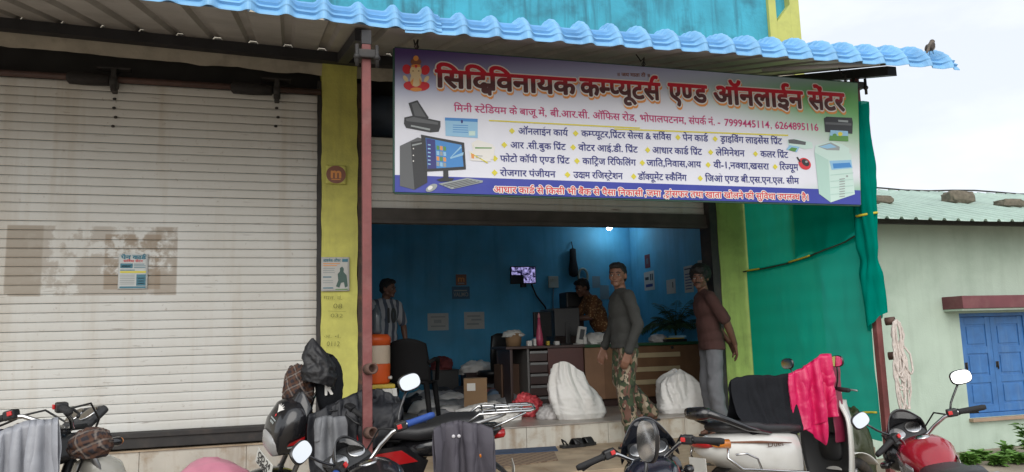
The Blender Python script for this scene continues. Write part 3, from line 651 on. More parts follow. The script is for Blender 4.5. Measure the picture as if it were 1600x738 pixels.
pol(b, [(385, 513), (398, 514), (399, 534), (387, 533)], 3, .0062); pol(b, [(406, 520), (436, 522), (436, 525), (406, 523)], 4, .0062); pol(b, [(406, 529), (430, 531), (430, 534), (406, 532)], 4, .0062)
part(b, 'id_cards_print', [iwhite, iyel, igreen, iorange, isteel], sg, True)
b = MB()
pol(b, [(70, 478), (150, 440), (188, 452), (192, 640), (135, 672), (70, 655)], 1, .003); pol(b, [(118, 462), (188, 452), (192, 640), (135, 672)], 0, .0035); pol(b, [(124, 472), (180, 460), (181, 466), (124, 479)], 3, .004)
for y in (490, 520, 545): ell(b, (130, y), 3, 3, 4, .0041)
pol(b, [(163, 428), (355, 464), (363, 582), (180, 592)], 0, .005); pol(b, [(184, 442), (343, 474), (352, 570), (193, 580)], 2, .0055)
pol(b, [(186, 444), (226, 452), (232, 578), (194, 580)], 6, .0058)
for i in range(3):
    for j in range(4):
        x, y = 232+i*15, 476+j*24+i*2; pol(b, [(x, y), (x+12, y+2), (x+13, y+20), (x+1, y+19)], [5, 7, 8, 3][(i*2+j) % 4], .006)
pol(b, [(292, 530), (352, 506), (350, 520), (294, 536)], 7, .0059); pol(b, [(292, 530), (340, 478), (343, 486), (294, 532)], 7, .0059)
for k in range(6): pol(b, [(194, 470+k*17), (206, 472+k*17), (206, 477+k*17), (194, 476+k*17)], 7, .0061)
pol(b, [(262, 586), (284, 584), (286, 624), (262, 626)], 0, .0048); pol(b, [(232, 628), (262, 618), (310, 622), (300, 634), (250, 636)], 0, .0049)
pol(b, [(240, 646), (368, 620), (438, 632), (436, 640), (300, 670)], 3, .0052)
for k in range(4): pol(b, [(258+k*16, 650+k*4), (372+k*16, 626+k*3), (376+k*16, 629+k*3), (262+k*16, 654+k*4)], 1, .0055)
ell(b, (210, 664), 28, 14, 3, .0052, Z1, 20, -.5); ell(b, (204, 664), 12, 8, 4, .0055, Z1, 16, -.5)
part(b, 'computer_print', [iblack, igrey, ilb, isteel, iwhite, igreen, inavy, isky, iorange], sg, True)
b = MB(); pol(b, [(928, 356), (940, 348), (1052, 353), (1056, 372), (1054, 424), (934, 416)], 0, .003, Z2); pol(b, [(934, 372), (1050, 378), (1050, 388), (934, 382)], 1, .0035, Z2); pol(b, [(990, 362), (1035, 365), (1035, 374), (992, 371)], 2, .0038, Z2)
pol(b, [(957, 408), (1034, 412), (1036, 458), (950, 454)], 4, .004, Z2); pol(b, [(954, 432), (1035, 434), (1036, 458), (950, 454)], 3, .0044, Z2); ell(b, (1000, 425), 10, 9, 5, .0047, Z2); ell(b, (975, 430), 9, 7, 3, .0047, Z2)
part(b, 'photo_printer_print', [iblack, igrey, isteel, igreen, isky, iyel], sg, True)
b = MB(); pol(b, [(768, 452), (800, 446), (876, 462), (880, 488), (845, 492), (770, 474)], 1, .003, Z2); pol(b, [(770, 450), (795, 448), (848, 460), (846, 474), (772, 466)], 0, .0034, Z2); pol(b, [(775, 474), (820, 482), (808, 506), (760, 494)], 2, .0036, Z2); pol(b, [(785, 484), (810, 488), (800, 504), (770, 496)], 3, .004, Z2)
part(b, 'plotter_print', [igrey, imint2, isky, igreen], sg, True)
b = MB(); ell(b, (843, 557), 30, 24, 0, .003, Z2, 22, .7); ell(b, (846, 552), 20, 13, 1, .0034, Z2, 18, .7); ell(b, (850, 548), 6, 5, 2, .0037, Z2); pol(b, [(806, 528), (812, 526), (826, 548), (820, 552)], 1, .0037, Z2)
part(b, 'scanner_print', [ired, iblack, isteel], sg, True)
b = MB()
pol(b, [(886, 506), (980, 500), (1050, 512), (1052, 560), (1065, 692), (958, 728), (906, 690)], 1, .003, Z2); pol(b, [(886, 506), (948, 540), (958, 728), (906, 690)], 0, .0034, Z2)
pol(b, [(890, 476), (960, 458), (1008, 470), (1040, 490), (1040, 512), (950, 524), (886, 506)], 1, .0038, Z2); pol(b, [(900, 480), (958, 462), (998, 482), (996, 498), (940, 496)], 3, .0042, Z2); pol(b, [(905, 482), (955, 468), (985, 484), (942, 490)], 2, .0046, Z2)
pol(b, [(952, 544), (1048, 540), (1054, 576), (962, 584)], 2, .0042, Z2); pol(b, [(966, 556), (1042, 552), (1050, 572), (970, 578)], 4, .0046, Z2)
for y in (604, 632, 660, 690): pol(b, [(956, y+2), (1058, y-8), (1058, y-5), (956, y+5)], 0, .0046, Z2)
for k in range(8): pol(b, [(996, 624+k*11), (1020, 621+k*11), (1020, 625+k*11), (996, 628+k*11)], 3, .0049, Z2)
ell(b, (1030, 612), 5, 4, 3, .005, Z2)
part(b, 'copier_print', [imint, imint2, isky, isteel, ilb], sg, True)
b = MB(); pol(b, [(465, 362), (1134, 396), (1134, 402), (465, 368)], 0, .003); part(b, 'rule_print', iyel, sg, True)
b = MB(); pol(b, [(0, 400), (770, 428), (770, 434), (0, 406)], 0, .003, Z2); part(b, 'rule_print', iyel, sg, True)
# ================================================================ green shade net
def net_mat(name, col, tr):
    m, n, l, p = nodes_of(name); n.remove(p); o = n['Material Output']; t = n.new('ShaderNodeTexCoord')
    d = n.new('ShaderNodeBsdfDiffuse'); tl = n.new('ShaderNodeBsdfTranslucent'); ts = n.new('ShaderNodeBsdfTransparent'); ts.inputs[0].default_value = (.35, .75, .62, 1)
    z = n.new('ShaderNodeTexNoise'); z.inputs['Scale'].default_value = 3; l.new(t.outputs['Object'], z.inputs['Vector'])
    w = n.new('ShaderNodeTexWave'); w.bands_direction = 'Z'; w.inputs['Scale'].default_value = 1.6; w.inputs['Distortion'].default_value = 1.5; l.new(t.outputs['Object'], w.inputs['Vector'])
    ml = n.new('ShaderNodeMix'); ml.data_type = 'RGBA'; ml.inputs[6].default_value = c4(col); ml.inputs[7].default_value = c4([k*.88 for k in col])
    ad = n.new('ShaderNodeMath'); ad.operation = 'MULTIPLY'; l.new(z.outputs[0], ad.inputs[0]); l.new(w.outputs[1], ad.inputs[1]); l.new(ad.outputs[0], ml.inputs[0])
    for q in (d, tl): l.new(ml.outputs[2], q.inputs[0])
    a = n.new('ShaderNodeMixShader'); a.inputs[0].default_value = .5; l.new(d.outputs[0], a.inputs[1]); l.new(tl.outputs[0], a.inputs[2])
    c = n.new('ShaderNodeMixShader'); c.inputs[0].default_value = tr; l.new(a.outputs[0], c.inputs[1]); l.new(ts.outputs[0], c.inputs[2]); l.new(c.outputs[0], o.inputs[0]); return m
mnet = net_mat('green_net', (.0, .36, .28), .10)
nt = thing('shade_net', 'green shade net stretched between the lime pillar and the maroon post', 'shade net', (4.8, 6.2, .7))
NA, NB = Vector((4.585, 6.93, 0)), Vector((4.83, 5.50, 0))
def netp(u, z, off=0.):
    p = NA.lerp(NB, u); nr = Vector((-(NB-NA).y, (NB-NA).x, 0)).normalized()
    w = .030*fbm((u*5, z*1.1, off), 1.1, off)+.012*math.sin(u*17+z*2.5+off+3*fb((u*3, z, off), 1))*sm(1-z/3.4)+.012*fb((u*9+z*3.5, z*2.0-u*4, off), 1)
    return Vector((p.x, p.y, z))+nr*(w*sm(u*5)-.02*math.sin(math.pi*u)+off*.03)
zr0 = lambda u: 2.19+.20*u-.06*math.sin(math.pi*u)
b = MB(); b.grid(lambda u, v: netp(u, (.60+.07*math.sin(u*7)+.03*math.sin(u*23))*(1-v)+(zr0(u)+.02)*v), 70, 60); part(b, 'lower_sheet', mnet, nt, True)
b = MB(); b.grid(lambda u, v: netp(u, (zr0(u)-.02)*(1-v)+3.55*v, 1.), 70, 40); part(b, 'upper_sheet', mnet, nt, True)
b = MB(); b.grid(lambda u, v: netp(.44+.54*u, (zr0(.44+.54*u)+.02+.05*math.sin(u*9))*(1-v)+3.5*v, 2.2)+Vector((-.03*math.sin(u*18)*(1-u)*1.2, 0, 0)), 50, 30); part(b, 'doubled_sheet', mnet, nt, True)
b = MB(); b.tube([netp(u, zr0(u)-.0)+Vector((-.03, -.02, 0)) for u in np.linspace(-.02, 1.0, 24)], .007, 6); part(b, 'tie_rope', M('dark_rope', (.03, .05, .03), .8), nt, True)
mylw = M('yellow_tape', (.58, .48, .03), .5, var=.15)
for ua, ub in ((.42, .60), (.02, .14)):
    b = MB(); b.tube([netp(u, zr0(u)+.006)+Vector((-.037, -.025, 0)) for u in np.linspace(ua, ub, 8)], .008, 6); part(b, 'tie_strap', mylw, nt, True)
def wrap(u, v):
    z = 3.55-v*(3.55-1.62); a = u*2*math.pi; r = .078+.022*fbm((math.cos(a)*2, math.sin(a)*2, z*1.5), 1.3, 4)+.018*math.sin(a*3+z*3)
    pin = abs(z-2.15); r *= (.72+.28*min(1, pin/.12)); r *= 1 if v < .8 else 1
    zz = z + (.0 if v < .78 else -.35*(v-.78)*(math.sin(a-.6)))
    return (4.85+r*math.cos(a)*1.05, 5.46+r*math.sin(a), zz)
b = MB(); b.grid(wrap, 40, 60); part(b, 'post_wrap', mnet, nt, True)
b = MB(); b.tube([(4.85+.083*math.cos(t), 5.46+.083*math.sin(t), 2.55+.012*math.cos(t)) for t in np.linspace(0, 2*math.pi, 20)], .011, 6); part(b, 'tie_strap', mylw, nt, True)
b = MB(); b.tube([netp(u, .83+.03*math.sin(u*8))+Vector((-.02, -.02, 0)) for u in np.linspace(.72, .98, 14)], .009, 6); part(b, 'tie_strap', mylw, nt, True)
# rope hank on the second post
pts = []; rr = random.Random(3); hk = Vector((4.905, 5.33, 1.60))
for k in range(11):
    dn = (.55+.35*rr.random()) if k % 3 else 1.02; dx = (rr.random()-.5)*.17; w = .03+.045*rr.random()
    for t in np.linspace(0, 1, 18)[:-1]:
        a = 2*math.pi*t; s_ = (1-math.cos(a))/2
        pin = 1-.6*math.exp(-((s_-.42)/.10)**2)
        pts.append(hk+Vector((w*math.sin(a)*pin+dx*s_*pin+.012*fb((k, t*4, 0), 2), -.02-.02*rr.random()-.02*s_*pin, .03-dn*s_*.72)))
b = MB(); b.tube(pts, .0085, 6); single(b, 'rope', M('cotton_rope', (.64, .57, .52), .9, var=.25, scale=40, bump=.6, bscale=180), 'hank of pale rope looped over the stub of the maroon post', 'rope')
# ================================================================ things inside the shop
mwood = M('counter_wood', (.20, .105, .052), .5, var=.3, scale=4, streak=((.12, .06, .03), 5, .6)); mply = M('pale_strip_laminate', (.46, .37, .22), .55, var=.15)
mdesk = M('dark_laminate', (.055, .030, .026), .35, var=.3, scale=3); mmar = M('maroon_laminate', (.10, .032, .026), .32, var=.25, scale=3)
mgtop = M('green_table_cover', (.012, .07, .025), .55, var=.3); mblk = M('black_plastic', (.014, .014, .015), .42, var=.3, scale=8); mwp = M('white_plastic', (.62, .61, .58), .4, var=.12, scale=6)
mpoly = M('white_woven_plastic', (.80, .79, .76), .5, var=.05, scale=5, bump=.9, bscale=13, dirt=(.52, .47, .40), dscale=3, damt=.35)
mcard = M('cardboard', (.27, .165, .085), .8, var=.15, scale=5); mpink = M('red_polythene', (.66, .085, .10), .35, var=.25, scale=8)
mgold = M('dull_yellow', (.55, .40, .04), .5); mpap = M('paper', (.55, .55, .52), .8, var=.12, scale=5)
def cbox(name, lo, hi, mt, parent, bev=.004, **k): b = MB(); b.box(lo, hi, 0, bev); return part(b, name, mt, parent, True, **k)
ct = thing('counter', 'brown wooden counter with three pale strips and a green top', 'counter', (4.05, 8.6, FZ))
x0, x1, yf, zt1 = 3.33, 4.90, 8.42, 1.475
cbox('body', (x0, yf, FZ+.09), (x1, yf+.6, zt1-.03), mwood, ct); cbox('plinth', (x0+.05, yf+.05, FZ), (x1-.05, yf+.55, FZ+.089), mdesk, ct)
cbox('top', (x0-.03, yf-.04, zt1-.029), (x1+.02, yf+.63, zt1+.006), mgtop, ct, .008)
cbox('side_panel', (x0, yf-.02, FZ+.09), (x0+.24, yf-.001, zt1-.032), M('lighter_wood', (.26, .14, .075), .5, var=.25, scale=4), ct)
for py in (556, 578, 598):
    a, c = onY(990, py, yf), onY(1062, py, yf); cbox('strip', (a.x, yf-.018, a.z-.028), (c.x, yf-.001, a.z+.028), mply, ct)
b = MB(); c = onY(1050, 543, yf); b.lathe([(0, -.002), (.018, 0), (.018, .01), (0, .012)], (c.x, yf-.002, c.z), (0, -1, 0), 14); part(b, 'lock', mblk, ct, True)
dk = thing('desk', 'dark maroon office desk with a column of steel edged drawers', 'desk', (2.9, 8.6, FZ))
dx0, dx1, dy = 2.42, 3.30, 8.36
cbox('top', (dx0-.05, dy-.03, 1.455), (dx1+.01, dy+.65, 1.485), mdesk, dk); cbox('front_panel', (2.87, dy, FZ), (dx1, dy+.03, 1.454), mmar, dk); cbox('back_panel', (dx0, dy+.55, FZ), (dx1, dy+.58, 1.454), mdesk, dk)
cbox('side_panel', (dx0, dy+.0, FZ), (dx0+.03, dy+.54, 1.454), mdesk, dk)
cbox('side_panel', (dx0+.20, dy-.005, FZ), (dx0+.225, dy+.54, 1.454), M('grey_laminate', (.13, .125, .12), .4), dk)
for k in range(5):
    z = FZ+.04+k*.128; d = cbox('drawer', (dx0+.235, dy+.012, z), (2.865, dy+.5, z+.118), mdesk, dk); cbox('edge_trim', (dx0+.235, dy-.003, z+.088), (2.865, dy+.011, z+.116), M('steel_trim', (.22, .22, .215), .35, .6), d, .002)
def crumple(c, r, seed, amp=.16, sub=4, flat=.35, fr=2.2):
    bm = bmesh.new(); bmesh.ops.create_icosphere(bm, subdivisions=sub, radius=1)
    for v in bm.verts:
        p = v.co.copy(); d = 1+amp*1.3*(.5-abs(fbm(p, fr, seed, 3)))+amp*.8*fbm(p, fr*.6, seed+9, 2)
        z = p.z*d; z = z if z > -flat else -flat+(z+flat)*.08
        v.co = Vector((c[0]+p.x*d*r[0], c[1]+p.y*d*r[1], c[2]+(z+flat)*r[2]/(1+flat)))
    m_ = MB(); m_.bm(bm, 0, True); return m_
def sack(c, rx, ry, h, peak, prof, seed, label, group=None):
    m_ = MB(); r_ = random.Random(seed); pl_ = [(r_.uniform(0, 6.28), r_.uniform(-.9, .9), r_.uniform(.05, .15), r_.uniform(.06, .16), r_.uniform(0, .5)) for _ in range(17)]
    def f(u, v):
        a = u*2*math.pi; q = next((i for i in range(len(prof)-1) if prof[i+1][0] >= v), len(prof)-2); t = (v-prof[q][0])/(prof[q+1][0]-prof[q][0]); k = prof[q][1]+(prof[q+1][1]-prof[q][1])*t
        p = (math.cos(a)*1.0, math.sin(a)*1.0, v*1.2); n_ = 1+.10*fbm(p, 1.2, seed, 2)
        for q_, (a0, tw, dp, wd, st) in enumerate(pl_):
            d_ = (a-a0-tw*v+math.pi) % (2*math.pi)-math.pi; n_ -= dp*math.exp(-abs(d_/wd)**1.3)*(st+(1-st)*sm(v*1.3)); n_ += dp*.5*math.exp(-((abs(d_)-wd*1.9)/wd)**2)*sm(v*1.3)
        n_ += .022*(.35-abs(fb((math.cos(a)*2, math.sin(a)*2, v*6), 2.2, seed)))*2
        sq = 1+.08*math.cos(4*(a-.6)); pk = sm(v*1.15)
        return (c[0]+peak[0]*pk+rx*k*n_*sq*math.cos(a), c[1]+peak[1]*pk+ry*k*n_*sq*math.sin(a), c[2]+h*(v-.10*math.sin(a*2+seed)*v*v-.10*v*v*math.cos(a)))
    m_.grid(f, 130, 70); m_.add([f(i/30, 0) for i in range(30)], [tuple(range(29, -1, -1))]); m_.add([f(i/30, .995) for i in range(30)], [tuple(range(30))])
    return single(m_, 'sack', mpoly, label, 'sack', group)
sk = onZ(920, 656, FZ); sack((sk.x+.0, sk.y+.25, FZ), .29, .22, .50, (-.11, 0), [(0, .90), (.1, 1.0), (.4, .97), (.6, .84)], 2.2, 'tall slumped white sack beside the man in camouflage trousers', 'white woven sacks')
sk = onZ(1078, 650, FZ); sack((sk.x+.13, sk.y+.42, FZ), .27, .2, .40, (.03, .05), [(0, .88), (.12, 1.0), (.5, 1.0), (.75, .88), (.9, .62), (1, .25)], 7.7, 'smaller rounded white sack standing in front of the wooden counter', 'white woven sacks')
p_ = onZ(830, 652, FZ); single(crumple((p_.x, p_.y+.14, FZ), (.145, .12, .21), 3.3, .30, 5, .45, 3.2), 'polythene_bag', mpink, 'crumpled red polythene bag lying on the shop floor', 'bag')
p_ = onZ(775, 660, FZ); single(crumple((p_.x-.02, p_.y+.22, FZ), (.30, .2, .16), 5.1, .26, 5, .3, 2.6), 'plastic_sheet', mpoly, 'heap of off white plastic sheeting left of the red bag', 'plastic sheet')
p_ = onZ(872, 656, FZ); single(crumple((p_.x-.04, p_.y+.16, FZ), (.12, .1, .13), 8.1, .26, 4, .3, 3), 'polythene_bag', M('clear_polythene', (.45, .43, .42), .3, var=.2), 'clear crumpled polythene bag between the red bag and the sack', 'bag')
bx = thing('cardboard_box', 'tall brown cardboard box with a white address label', 'box', (2.0, 8.3, FZ), (0, 0, R_(-14)))
b = MB(); b.box((-.125, -.12, 0), (.125, .12, .40), 0, .003); part(b, 'carton', mcard, bx); b = MB(); b.box((-.09, -.1232, .27), (.0, -.1208, .35)); part(b, 'address_label', M('label_paper', (.7, .68, .64), .7), bx)
b = MB(); b.box((-.126, -.03, .4005), (.126, .03, .4015)); part(b, 'packing_tape', M('tape', (.34, .22, .12), .3), bx)
# heap of parcels
pc = [M('parcel_grey', (.33, .335, .35), .45, var=.25), M('parcel_white', (.72, .71, .69), .5, var=.1), M('parcel_blue', (.17, .25, .36), .5, var=.2), M('parcel_brown', (.20, .12, .07), .7, var=.3), M('parcel_pink', (.42, .14, .13), .5, var=.25), M('parcel_dark', (.035, .037, .045), .5, var=.3)]
lbl = ['grey plastic courier packet in the heap on the shop floor', 'white plastic courier packet in the heap on the shop floor', 'pale blue plastic packet in the heap on the shop floor', 'brown paper parcel in the heap on the shop floor', 'pinkish parcel in the heap on the shop floor', 'black plastic packet in the heap on the shop floor']
nm = ['courier_packet', 'courier_packet', 'courier_packet', 'parcel', 'parcel', 'courier_packet']
spots = [(672, 618, 0, 9.2), (690, 612, 0, 9.3), (708, 622, 1, 9.1), (665, 632, 1, 8.9), (698, 632, 0, 8.9), (722, 606, 5, 9.6), (690, 600, 5, 9.7), (757, 602, 3, 9.5), (772, 612, 4, 9.1), (783, 618, 2, 8.9), (796, 624, 0, 8.7), (803, 612, 1, 9.2), (785, 604, 3, 9.5), (812, 620, 1, 8.9), (770, 626, 0, 8.8), (650, 625, 5, 9.2), (742, 596, 5, 9.9), (820, 634, 2, 8.5), (845, 640, 1, 8.3), (806, 640, 1, 8.2), (700, 640, 1, 8.6), (676, 646, 0, 8.4), (760, 636, 1, 8.4), (655, 612, 1, 9.4), (730, 628, 0, 8.9), (840, 626, 0, 8.8), (768, 596, 0, 9.8)]
for i, (px, py, k, yy) in enumerate(spots):
    w = onY(px, py, yy); hz = max(.07, min(.22, w.z-FZ+.05)); o = crumple((w.x, w.y, FZ), (.15+.05*rnd.random(), .13, hz), i*3.7, .34, 3, .4, 2.2)
    single(o, nm[k], pc[k], lbl[k], 'parcel', 'parcels heaped on the shop floor')
for (px, py, yy, w_, h_, mt, lb, nme, cat) in [(742, 575, 10.3, .20, .14, mpoly, 'white plastic bag bulging on top of the dark crates at the back', 'plastic_bag', 'bag'), (690, 570, 10.3, .14, .15, M('dull_red_cloth', (.16, .03, .03), .7), 'dull red bundle against the back wall of the shop', 'bundle', 'bundle')]:
    c = onY(px, py, yy); single(crumple((c.x, yy, c.z-h_*.6), (w_, .16, h_*1.2), px*.1, .3, 4, .4, 2.2), nme, mt, lb, cat)
for (px0, px1, yt, yy, lb) in [(672, 712, 578, 10.3, 'low black crate against the back wall under the red bundle'), (724, 768, 582, 10.3, 'low dark maroon crate against the back wall under the white bag')]:
    a, c = onY(px0, yt, yy), onY(px1, yt, yy); t = thing('crate', lb, 'crate', ((a.x+c.x)/2, yy, FZ)); mt = mblk if px0 < 700 else mdesk
    b = MB(); H = a.z-FZ-.02; x_, y_ = a.x, yy-.16
    b.box((a.x, yy-.17, FZ), (c.x, yy+.17, FZ+.02)); b.box((a.x, yy-.17, FZ+.02), (a.x+.02, yy+.17, FZ+H)); b.box((c.x-.02, yy-.17, FZ+.02), (c.x, yy+.17, FZ+H)); b.box((a.x+.02, yy-.17, FZ+.02), (c.x-.02, yy-.15, FZ+H)); b.box((a.x+.02, yy+.15, FZ+.02), (c.x-.02, yy+.17, FZ+H)); part(b, 'tub', mt, t, True)
    b = MB(); b.box((a.x-.012, yy-.182, FZ+H+.001), (c.x+.012, yy+.182, FZ+H+.018), 0, .006); part(b, 'lid', mt, t, True)
a = onY(789, 560, 8.9); bx2 = thing('carton', 'large brown carton standing against the side of the desk', 'box', (a.x+.02, 8.85, FZ))
b = MB(); b.box((-.13, -.16, 0), (.13, .16, .52), 0, .004); part(b, 'carton_body', M('dark_cardboard', (.12, .065, .04), .75, var=.25), bx2); b = MB(); b.box((-.131, -.02, .5205), (.131, .02, .5215)); part(b, 'packing_tape', M('tape', (.34, .22, .12), .3), bx2)
# desk-top things
def P(px, py, Y): return onY(px, py, Y)
def screen(px0, px1, py0, Y, label, zb, yaw=0., kind='monitor'):
    a, c = P(px0, py0, Y), P(px1, py0, Y); w = c.x-a.x; t = thing(kind, label, 'monitor', ((a.x+c.x)/2, Y, zb), (0, 0, yaw)); h = a.z-zb
    b = MB(); b.box((-w/2, -.02, .10), (w/2, .02, h), 0, .008); part(b, 'housing', mblk, t); b = MB(); b.box((-w/2+.02, .0201, .12), (w/2-.02, .023, h-.02)); part(b, 'screen', M('screen_glass', (.02, .022, .026), .15), t)
    b = MB(); b.box((-.03, -.04, .012), (.03, -.021, h*.6), 0, .004); b.box((-.1, -.08, 0), (.1, .07, .0115), 0, .004); part(b, 'stand', mblk, t)
screen(832, 861, 488, 8.75, 'black computer monitor with its back to the door on the desk', 1.486, .15)
screen(866, 904, 482, 8.80, 'larger black monitor next to the white upright stand', 1.486, -.1)
t = thing('office_chair', 'dark high backed office chair behind the desk', 'chair', (2.62, 9.75, FZ), (0, 0, .2))
t.scale = (.84,)*3; MW[t.name] = MW[t.name] @ Matrix.Scale(.84, 4)
b = MB(); b.loft([(-.24, 0, .46, .04, .03, 3), (-.2, 0, .46, .22, .045, 4), (.2, 0, .47, .23, .045, 4), (.24, 0, .47, .05, .03, 3)], 20); part(b, 'seat', mblk, t)
b = MB(); b.loft([(-.05, -.2, .54, .03, .05, 3), (0, -.22, .54, .22, .05, 4), (.4, -.27, .98, .22, .05, 4), (.44, -.27, 1.0, .05, .03, 3)] and [(.50, 0, -.25, .20, .04, 4), (.75, 0, -.28, .22, .045, 4), (1.02, 0, -.31, .21, .04, 4), (1.06, 0, -.31, .12, .03, 3)], 20, axis='z'); part(b, 'backrest', mblk, t)
b = MB(); b.rod((0, 0, .08), (0, 0, .43), .03); [b.rod((0, 0, .09), (.27*math.cos(k*1.257), .27*math.sin(k*1.257), .05), .02, .014) for k in range(5)]; part(b, 'base', mblk, t)
c = P(843, 530, 8.55); t = thing('bottle', 'tall pink cone shaped bottle standing on the desk', 'bottle', (c.x, 8.55, 1.486)); hb = P(843, 489, 8.55).z-1.486
b = MB(); b.lathe([(.0, 0), (.042, 0), (.044, hb*.2), (.036, hb*.36), (.022, hb*.6), (.014, hb*.85)], n=18); part(b, 'body', M('pink_plastic', (.50, .075, .15), .4, var=.15), t); b = MB(); b.lathe([(.016, hb*.85), (.015, hb*.93), (.004, hb), (0, hb)], n=14); part(b, 'cap', M('pale_pink_plastic', (.62, .25, .28), .4), t)
c = P(908, 530, 8.5); t = thing('phone_stand', 'white upright stand with a dark panel on the end of the desk', 'stand', (c.x-.02, 8.5, 1.486), (0, 0, .2)); b = MB(); b.T = Matrix.Rotation(.18, 4, 'X') @ Matrix.Rotation(.12, 4, 'Y'); b.box((-.055, -.012, .01), (.055, .012, .21), 0, .005); part(b, 'board', mwp, t); b = MB(); b.T = Matrix.Rotation(.18, 4, 'X') @ Matrix.Rotation(.12, 4, 'Y'); b.box((-.03, -.016, .06), (.03, -.0125, .18)); part(b, 'panel', igrey, t); b = MB(); b.box((-.06, -.05, 0), (.07, .05, .012), 0, .004); part(b, 'foot', mwp, t)
c = P(932, 526, 8.65); single(crumple((c.x, 8.65, zt1+.006), (.15, .12, .125), 12., .3, 4, .35, 2.8), 'plastic_bag', mwp, 'bright white crumpled plastic bag on the counter top', 'bag')
c = P(1028, 522, 8.7); single(crumple((c.x, 8.7, zt1+.006), (.10, .1, .09), 15., .3, 4, .35, 2.8), 'plastic_bag', M('clear_polythene', (.45, .43, .42), .3, var=.2), 'translucent plastic bag on the counter right of the man', 'bag')
c = P(802, 520, 8.7); t = thing('basket', 'small brown bin holding papers at the left end of the desk', 'bin', (c.x, 8.7, 1.486)); b = MB(); b.lathe([(0, 0), (.085, 0), (.1, .15), (.092, .15), (.078, .01), (0, .01)], n=20); part(b, 'tub', mcard, t); b = crumple((0, 0, .11), (.11, .09, .08), 4, .35, 3); part(b, 'papers', mpap, t)
for i, (px, py, w_, h_, mt, lb) in enumerate([(826, 524, .055, .06, mwp, 'white box left of the pink bottle on the desk'), (834, 522, .03, .08, mwp, 'narrow white box touching the pink bottle on the desk'), (855, 526, .03, .05, mgold, 'small yellow box right of the pink bottle'), (869, 527, .055, .045, mwp, 'small white receipt box on the desk below the monitors'), (912, 517, .035, .085, mwp, 'white adapter next to the upright stand')]):
    c = P(px, py, 8.5); b = MB(); b.box((c.x-w_/2, 8.46, 1.4865), (c.x+w_/2, 8.52, 1.4865+h_), 0, .006); b.box((c.x-w_*.3, 8.4585, 1.49+h_*.3), (c.x+w_*.3, 8.4595, 1.49+h_*.7)); single(b, 'small_box', mt, lb, 'box')
c = P(1050, 526, 8.62); t = thing('file_tray', 'flat dark tray with yellow and blue files on the counter', 'tray', (c.x, 8.62, zt1+.0065)); b = MB(); b.box((-.14, -.12, 0), (.14, .12, .035), 0, .006); part(b, 'tray', mblk, t); b = MB(); b.box((-.12, -.13, .036), (.10, .08, .05), 0, .003); part(b, 'file', mgold, t); b = MB(); b.box((.0, -.12, .051), (.13, .09, .075), 0, .003); part(b, 'file', isky, t)
# water cooler on its stool, chair
cw = P(587, 600, 7.55); sx = cw.x+.0; st_h = cw.z-FZ-.0
t = thing('stool', 'white plastic stool with a yellow seat under the orange cooler', 'stool', (sx, 7.55, FZ))
b = MB(); b.box((-.165, -.165, st_h-.04), (.165, .165, st_h), 0, .012); part(b, 'seat', mgold, t)
for i, j in ((-1, -1), (1, -1), (1, 1), (-1, 1)):
    b = MB(); q = [(i*.155, j*.155, st_h-.042), (i*.19, j*.19, 0)]; b.tube(q, [.028, .03], 4, 0, False); part(b, 'leg', mwp, t)
for k in range(4):
    b = MB(); b.T = Matrix.Rotation(k*math.pi/2, 4, 'Z'); b.add([(-.14, -.155, st_h-.043), (.14, -.155, st_h-.043), (.155, -.17, st_h*.35), (.11, -.166, st_h*.5), (-.11, -.166, st_h*.5), (-.155, -.17, st_h*.35)], [(0, 5, 4, 3, 2, 1)]); part(b, 'apron', mwp, t, solid=.006)
t = thing('water_cooler', 'orange and cream insulated water cooler standing on the stool', 'water cooler', (sx, 7.55, FZ+st_h+.001))
hj = P(590, 523, 7.55).z-FZ-st_h; morg = M('orange_plastic', (.68, .10, .015), .42, var=.12, scale=6)
b = MB(); b.lathe([(0, 0), (.125, 0), (.135, .02), (.142, hj*.38), (.142, hj*.40)], n=28); part(b, 'base', morg, t); b = MB(); b.lathe([(.138, hj*.401), (.140, hj*.42), (.140, hj*.76), (.138, hj*.775)], n=28); part(b, 'band', M('cream_plastic', (.62, .50, .38), .45), t)
b = MB(); b.lathe([(.143, hj*.776), (.143, hj*.84), (.148, hj*.85), (.148, hj*.93), (.12, hj), (0, hj+.005)], n=28); part(b, 'lid', morg, t); b = MB(); b.lathe([(0, 0), (.016, 0), (.016, .03), (0, .034)], (.143*.8, -.143*.6, hj*.12), (.8, -.6, 0), 12); part(b, 'tap', mwp, t)
b = MB(); b.lathe([(0, 0), (.045, 0), (.05, .03), (.046, .10), (.05, .15), (.046, .2), (.03, .235), (.018, .25), (.018, .275), (0, .28)], n=18); c = P(590, 500, 7.55); b.v = [(x+sx+.01, y+7.55, z+FZ+st_h+hj+.008) for x, y, z in b.v]; single(b, 'water_bottle', M('bottle_plastic', (.10, .12, .14), .12, var=.3), 'clear ribbed water bottle on top of the orange cooler', 'bottle')
c = P(640, 600, 7.85); mbc = M('matte_black_plastic', (.010, .010, .011), .75, spec=.2, var=.2, scale=6)
t = thing('plastic_chair', 'black plastic armchair beside the orange cooler', 'chair', (c.x+.02, 7.85, FZ), (0, 0, R_(72)))
t.scale = (.98,)*3; MW[t.name] = MW[t.name] @ Matrix.Scale(.98, 4)
b = MB(); b.loft([(-.22, 0, .42, .19, .012, 4), (-.1, 0, .405, .21, .014, 4), (.18, 0, .41, .22, .014, 4), (.23, 0, .40, .2, .012, 4)], 20); part(b, 'seat', mbc, t)
b = MB(); b.grid(lambda u, v: (-.22-.10*v+.07*(2*u-1)**2, (2*u-1)*(.22-.03*v*v), .42+.44*v*(1-.12*(2*u-1)**2)), 14, 10); part(b, 'backrest', mbc, t, solid=.014)
